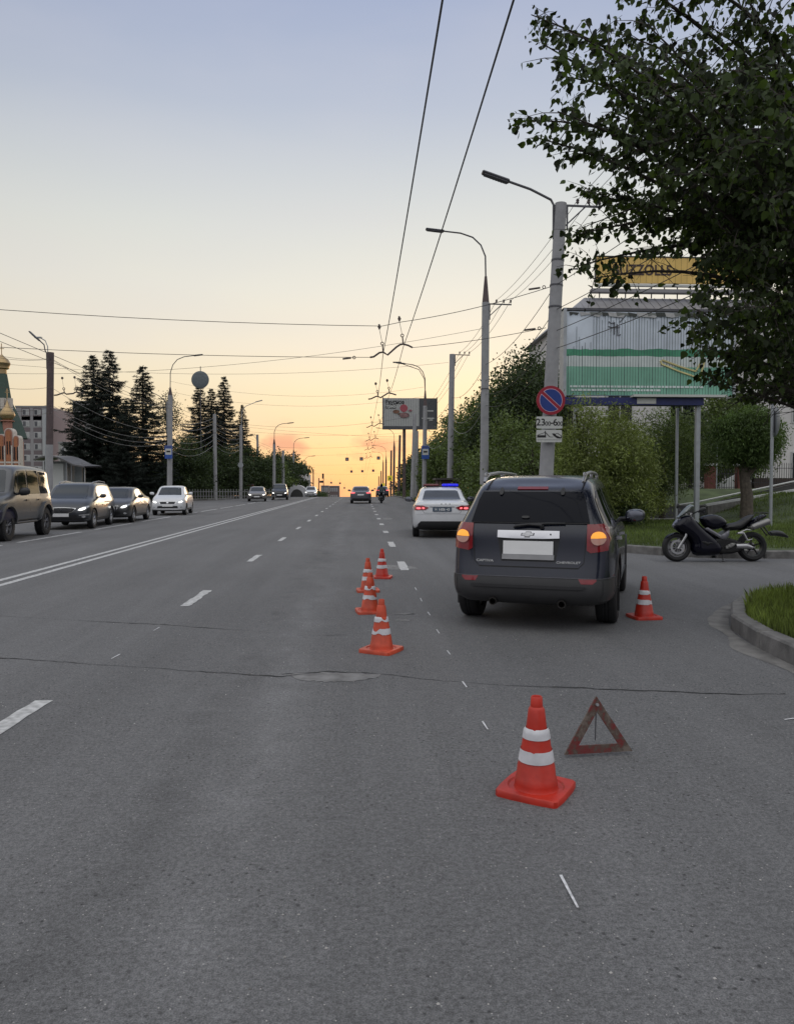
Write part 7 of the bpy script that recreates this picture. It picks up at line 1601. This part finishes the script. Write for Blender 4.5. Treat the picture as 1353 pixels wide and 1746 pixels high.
# foreground poplar, its trunk outside the picture on the right
def poplar():
    base = Vector((5.75, 8.9, .13)); o = thing('poplar_tree', 'big leafy poplar overhanging the picture from the right', 'tree', base); rn = random.Random(77); np.random.seed(77)
    tp = [Vector((0, 0, -.3)), Vector((.02, 0, 1.5)), Vector((-.1, -.05, 3.2)), Vector((-.15, .05, 5.0)), Vector((.0, .1, 7.0)), Vector((.1, .1, 9.0))]
    mb = MB(); mb.tube(tp, [.24, .20, .17, .13, .08, .03], 14); trunk = mb.build('trunk', M_bark, o, True)
    def tr_at(z):
        for a, b in zip(tp[:-1], tp[1:]):
            if a.z <= z <= b.z: return a.lerp(b, (z-a.z)/(b.z-a.z))
        return tp[-1]
    E = []
    for px, py, Y in ((905, 25, 8.3), (925, 75, 7.2), (960, 130, 8.0), (985, 60, 6.4), (900, 205, 8.6), (915, 235, 7.6), (950, 190, 6.8), (985, 250, 8.8), (1050, 270, 7.4), (1010, 130, 9.6),
                      (1000, 385, 9.2), (985, 400, 8.2), (980, 455, 8.8), (1010, 475, 7.6), (1035, 330, 8.6), (1000, 325, 9.4), 
                      (1195, 600, 8.4), (1180, 560, 9.4), (1215, 640, 9.0), (1250, 660, 7.8), (1180, 525, 6.8), (1290, 685, 9.4), (1320, 690, 8.0), (1350, 660, 10.5), (1225, 600, 10.5), (1250, 690, 9.8), (1210, 655, 8.6), (1300, 700, 8.8),
                      (1090, 30, 7.0), (1060, 60, 8.8), (1130, 100, 6.0), (1200, 40, 7.6), (1260, 120, 5.6), (1180, 180, 6.2), (1100, 200, 9.6), (1230, 260, 6.0), (1300, 350, 6.4), (1250, 420, 7.0), (1170, 330, 9.8), (1280, 200, 10.4), (1330, 80, 9.6), (1120, 300, 6.6), (1200, 480, 9.6), (1330, 500, 7.2), (1300, 590, 7.4), (1100, -60, 8), (1000, -70, 8.2), (1250, -40, 7), (1350, 300, 10.8), (1230, 540, 6.6), (1140, 420, 10.2), (1290, 480, 10.6), (1340, 200, 6.2), (1040, 190, 8.2), (1070, 130, 7.4), (1150, 250, 8.4), (1240, 330, 9.0), (1300, 30, 6.6), (1200, 130, 9.4), (1320, 400, 9.4), (1280, 280, 7.6), (1210, 390, 8.2), (1260, 610, 9.8), (1130, 380, 8.8), (1190, 440, 7.6), (1340, 580, 9.4)):
        E.append(at(px, py, Y)-base)
    for i in range(10):
        a = rn.uniform(-2.2, 2.0); r = rn.uniform(1.6, 3.4); E.append(Vector((.2+abs(math.cos(a))*r, math.sin(a)*r, rn.uniform(2.8, 9))))
    pts = []; dirs = []
    for k, e in enumerate(E):
        e.z = max(e.z, 2.62-base.z)
        z0 = max(1.9, min(8.4, e.z + e.xy.length*(-.42 if e.z > 4.7 else (.16 if e.z > 3.7 else -.1)) + rn.uniform(-.3, .3))); s = tr_at(z0); L = (e-s).length; m = s.lerp(e, .5) + Vector((rn.uniform(-.35, .35), rn.uniform(-.35, .35), .16*L*rn.uniform(.2, 1.3)))
        cur = [((1-t)**2*s + 2*t*(1-t)*m + t*t*e) for t in [i/10 for i in range(11)]]; mb = MB(); mb.tube(cur, [.034*(1-i/10.5)*min(1.4, L/3)+.003 for i in range(11)], 6)
        nt = int(9+L*7.2)
        for j in range(nt):
            t = .22+.78*(j+rn.random())/nt; p = (1-t)**2*s + 2*t*(1-t)*m + t*t*e; dr = (e-s).normalized(); side = Vector((rn.gauss(0, 1), rn.gauss(0, 1), rn.gauss(0, .7))); d = (dr*.75+side.normalized()*.9).normalized(); tl = rn.uniform(.25, .62)*(1.15-.5*t); q = p + d*tl + Vector((0, 0, -.10*tl)); mb.tube([p, p.lerp(q, .5)+Vector((0, 0, .02)), q], [.006, .004, .002], 3)
            nl = int(tl*28)+3
            for i in range(nl):
                f = (i+rn.random())/nl; c = p.lerp(q, f) + Vector((rn.gauss(0, .035), rn.gauss(0, .035), rn.gauss(0, .03)-.02)); pts.append(c[:]); dirs.append((d.x*.6+rn.gauss(0, .5), d.y*.6+rn.gauss(0, .5), -.75+rn.gauss(0, .45)))
        mb.build('branch', M_bark, o)
    P = np.array(pts); D = np.array(dirs); keep = P[:, 2] + base.z > 2.45 + .026*(P[:, 1]+base.y) + .12*np.sin(P[:, 0]*3)*np.sin(P[:, 1]*2+1); W_ = P + np.array(base); gx = W_[:, 0]/W_[:, 1]; gz = (W_[:, 2]-CAM_H)/W_[:, 1]; keep &= ~((gx > .355) & (gx < .445) & (gz > .268) & (gz < .305)); P = P[keep]; D = D[keep];  # the gap in the crown that shows the lettering of the roof sign D /= np.linalg.norm(D, axis=1)[:, None]
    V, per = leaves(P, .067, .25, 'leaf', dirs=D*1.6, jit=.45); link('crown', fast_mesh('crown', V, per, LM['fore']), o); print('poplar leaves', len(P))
poplar()
# trees standing behind the photographer, mirrored in the rear window
for i, (x, y, s, k) in enumerate(((7.5, -9, 1.0, 0), (11, -15, 1.2, 1), (15, -22, 1.2, 0), (-26, -20, 1.2, 1))):
    me, br, H = SP[k]; o = thing('spruce_tree', ('spruce nearest behind the camera on the right', 'second spruce behind the camera on the right', 'farthest spruce behind the camera on the right', 'spruce behind the camera on the left')[i], 'tree', (x, y, 0), i*1.7, 'spruces behind the camera'); o.scale = (s*.8, s*.8, s*.75); link('crown', me, o); link('trunk', spruce.br[k][0], o); link('branches', spruce.br[k][1], o)
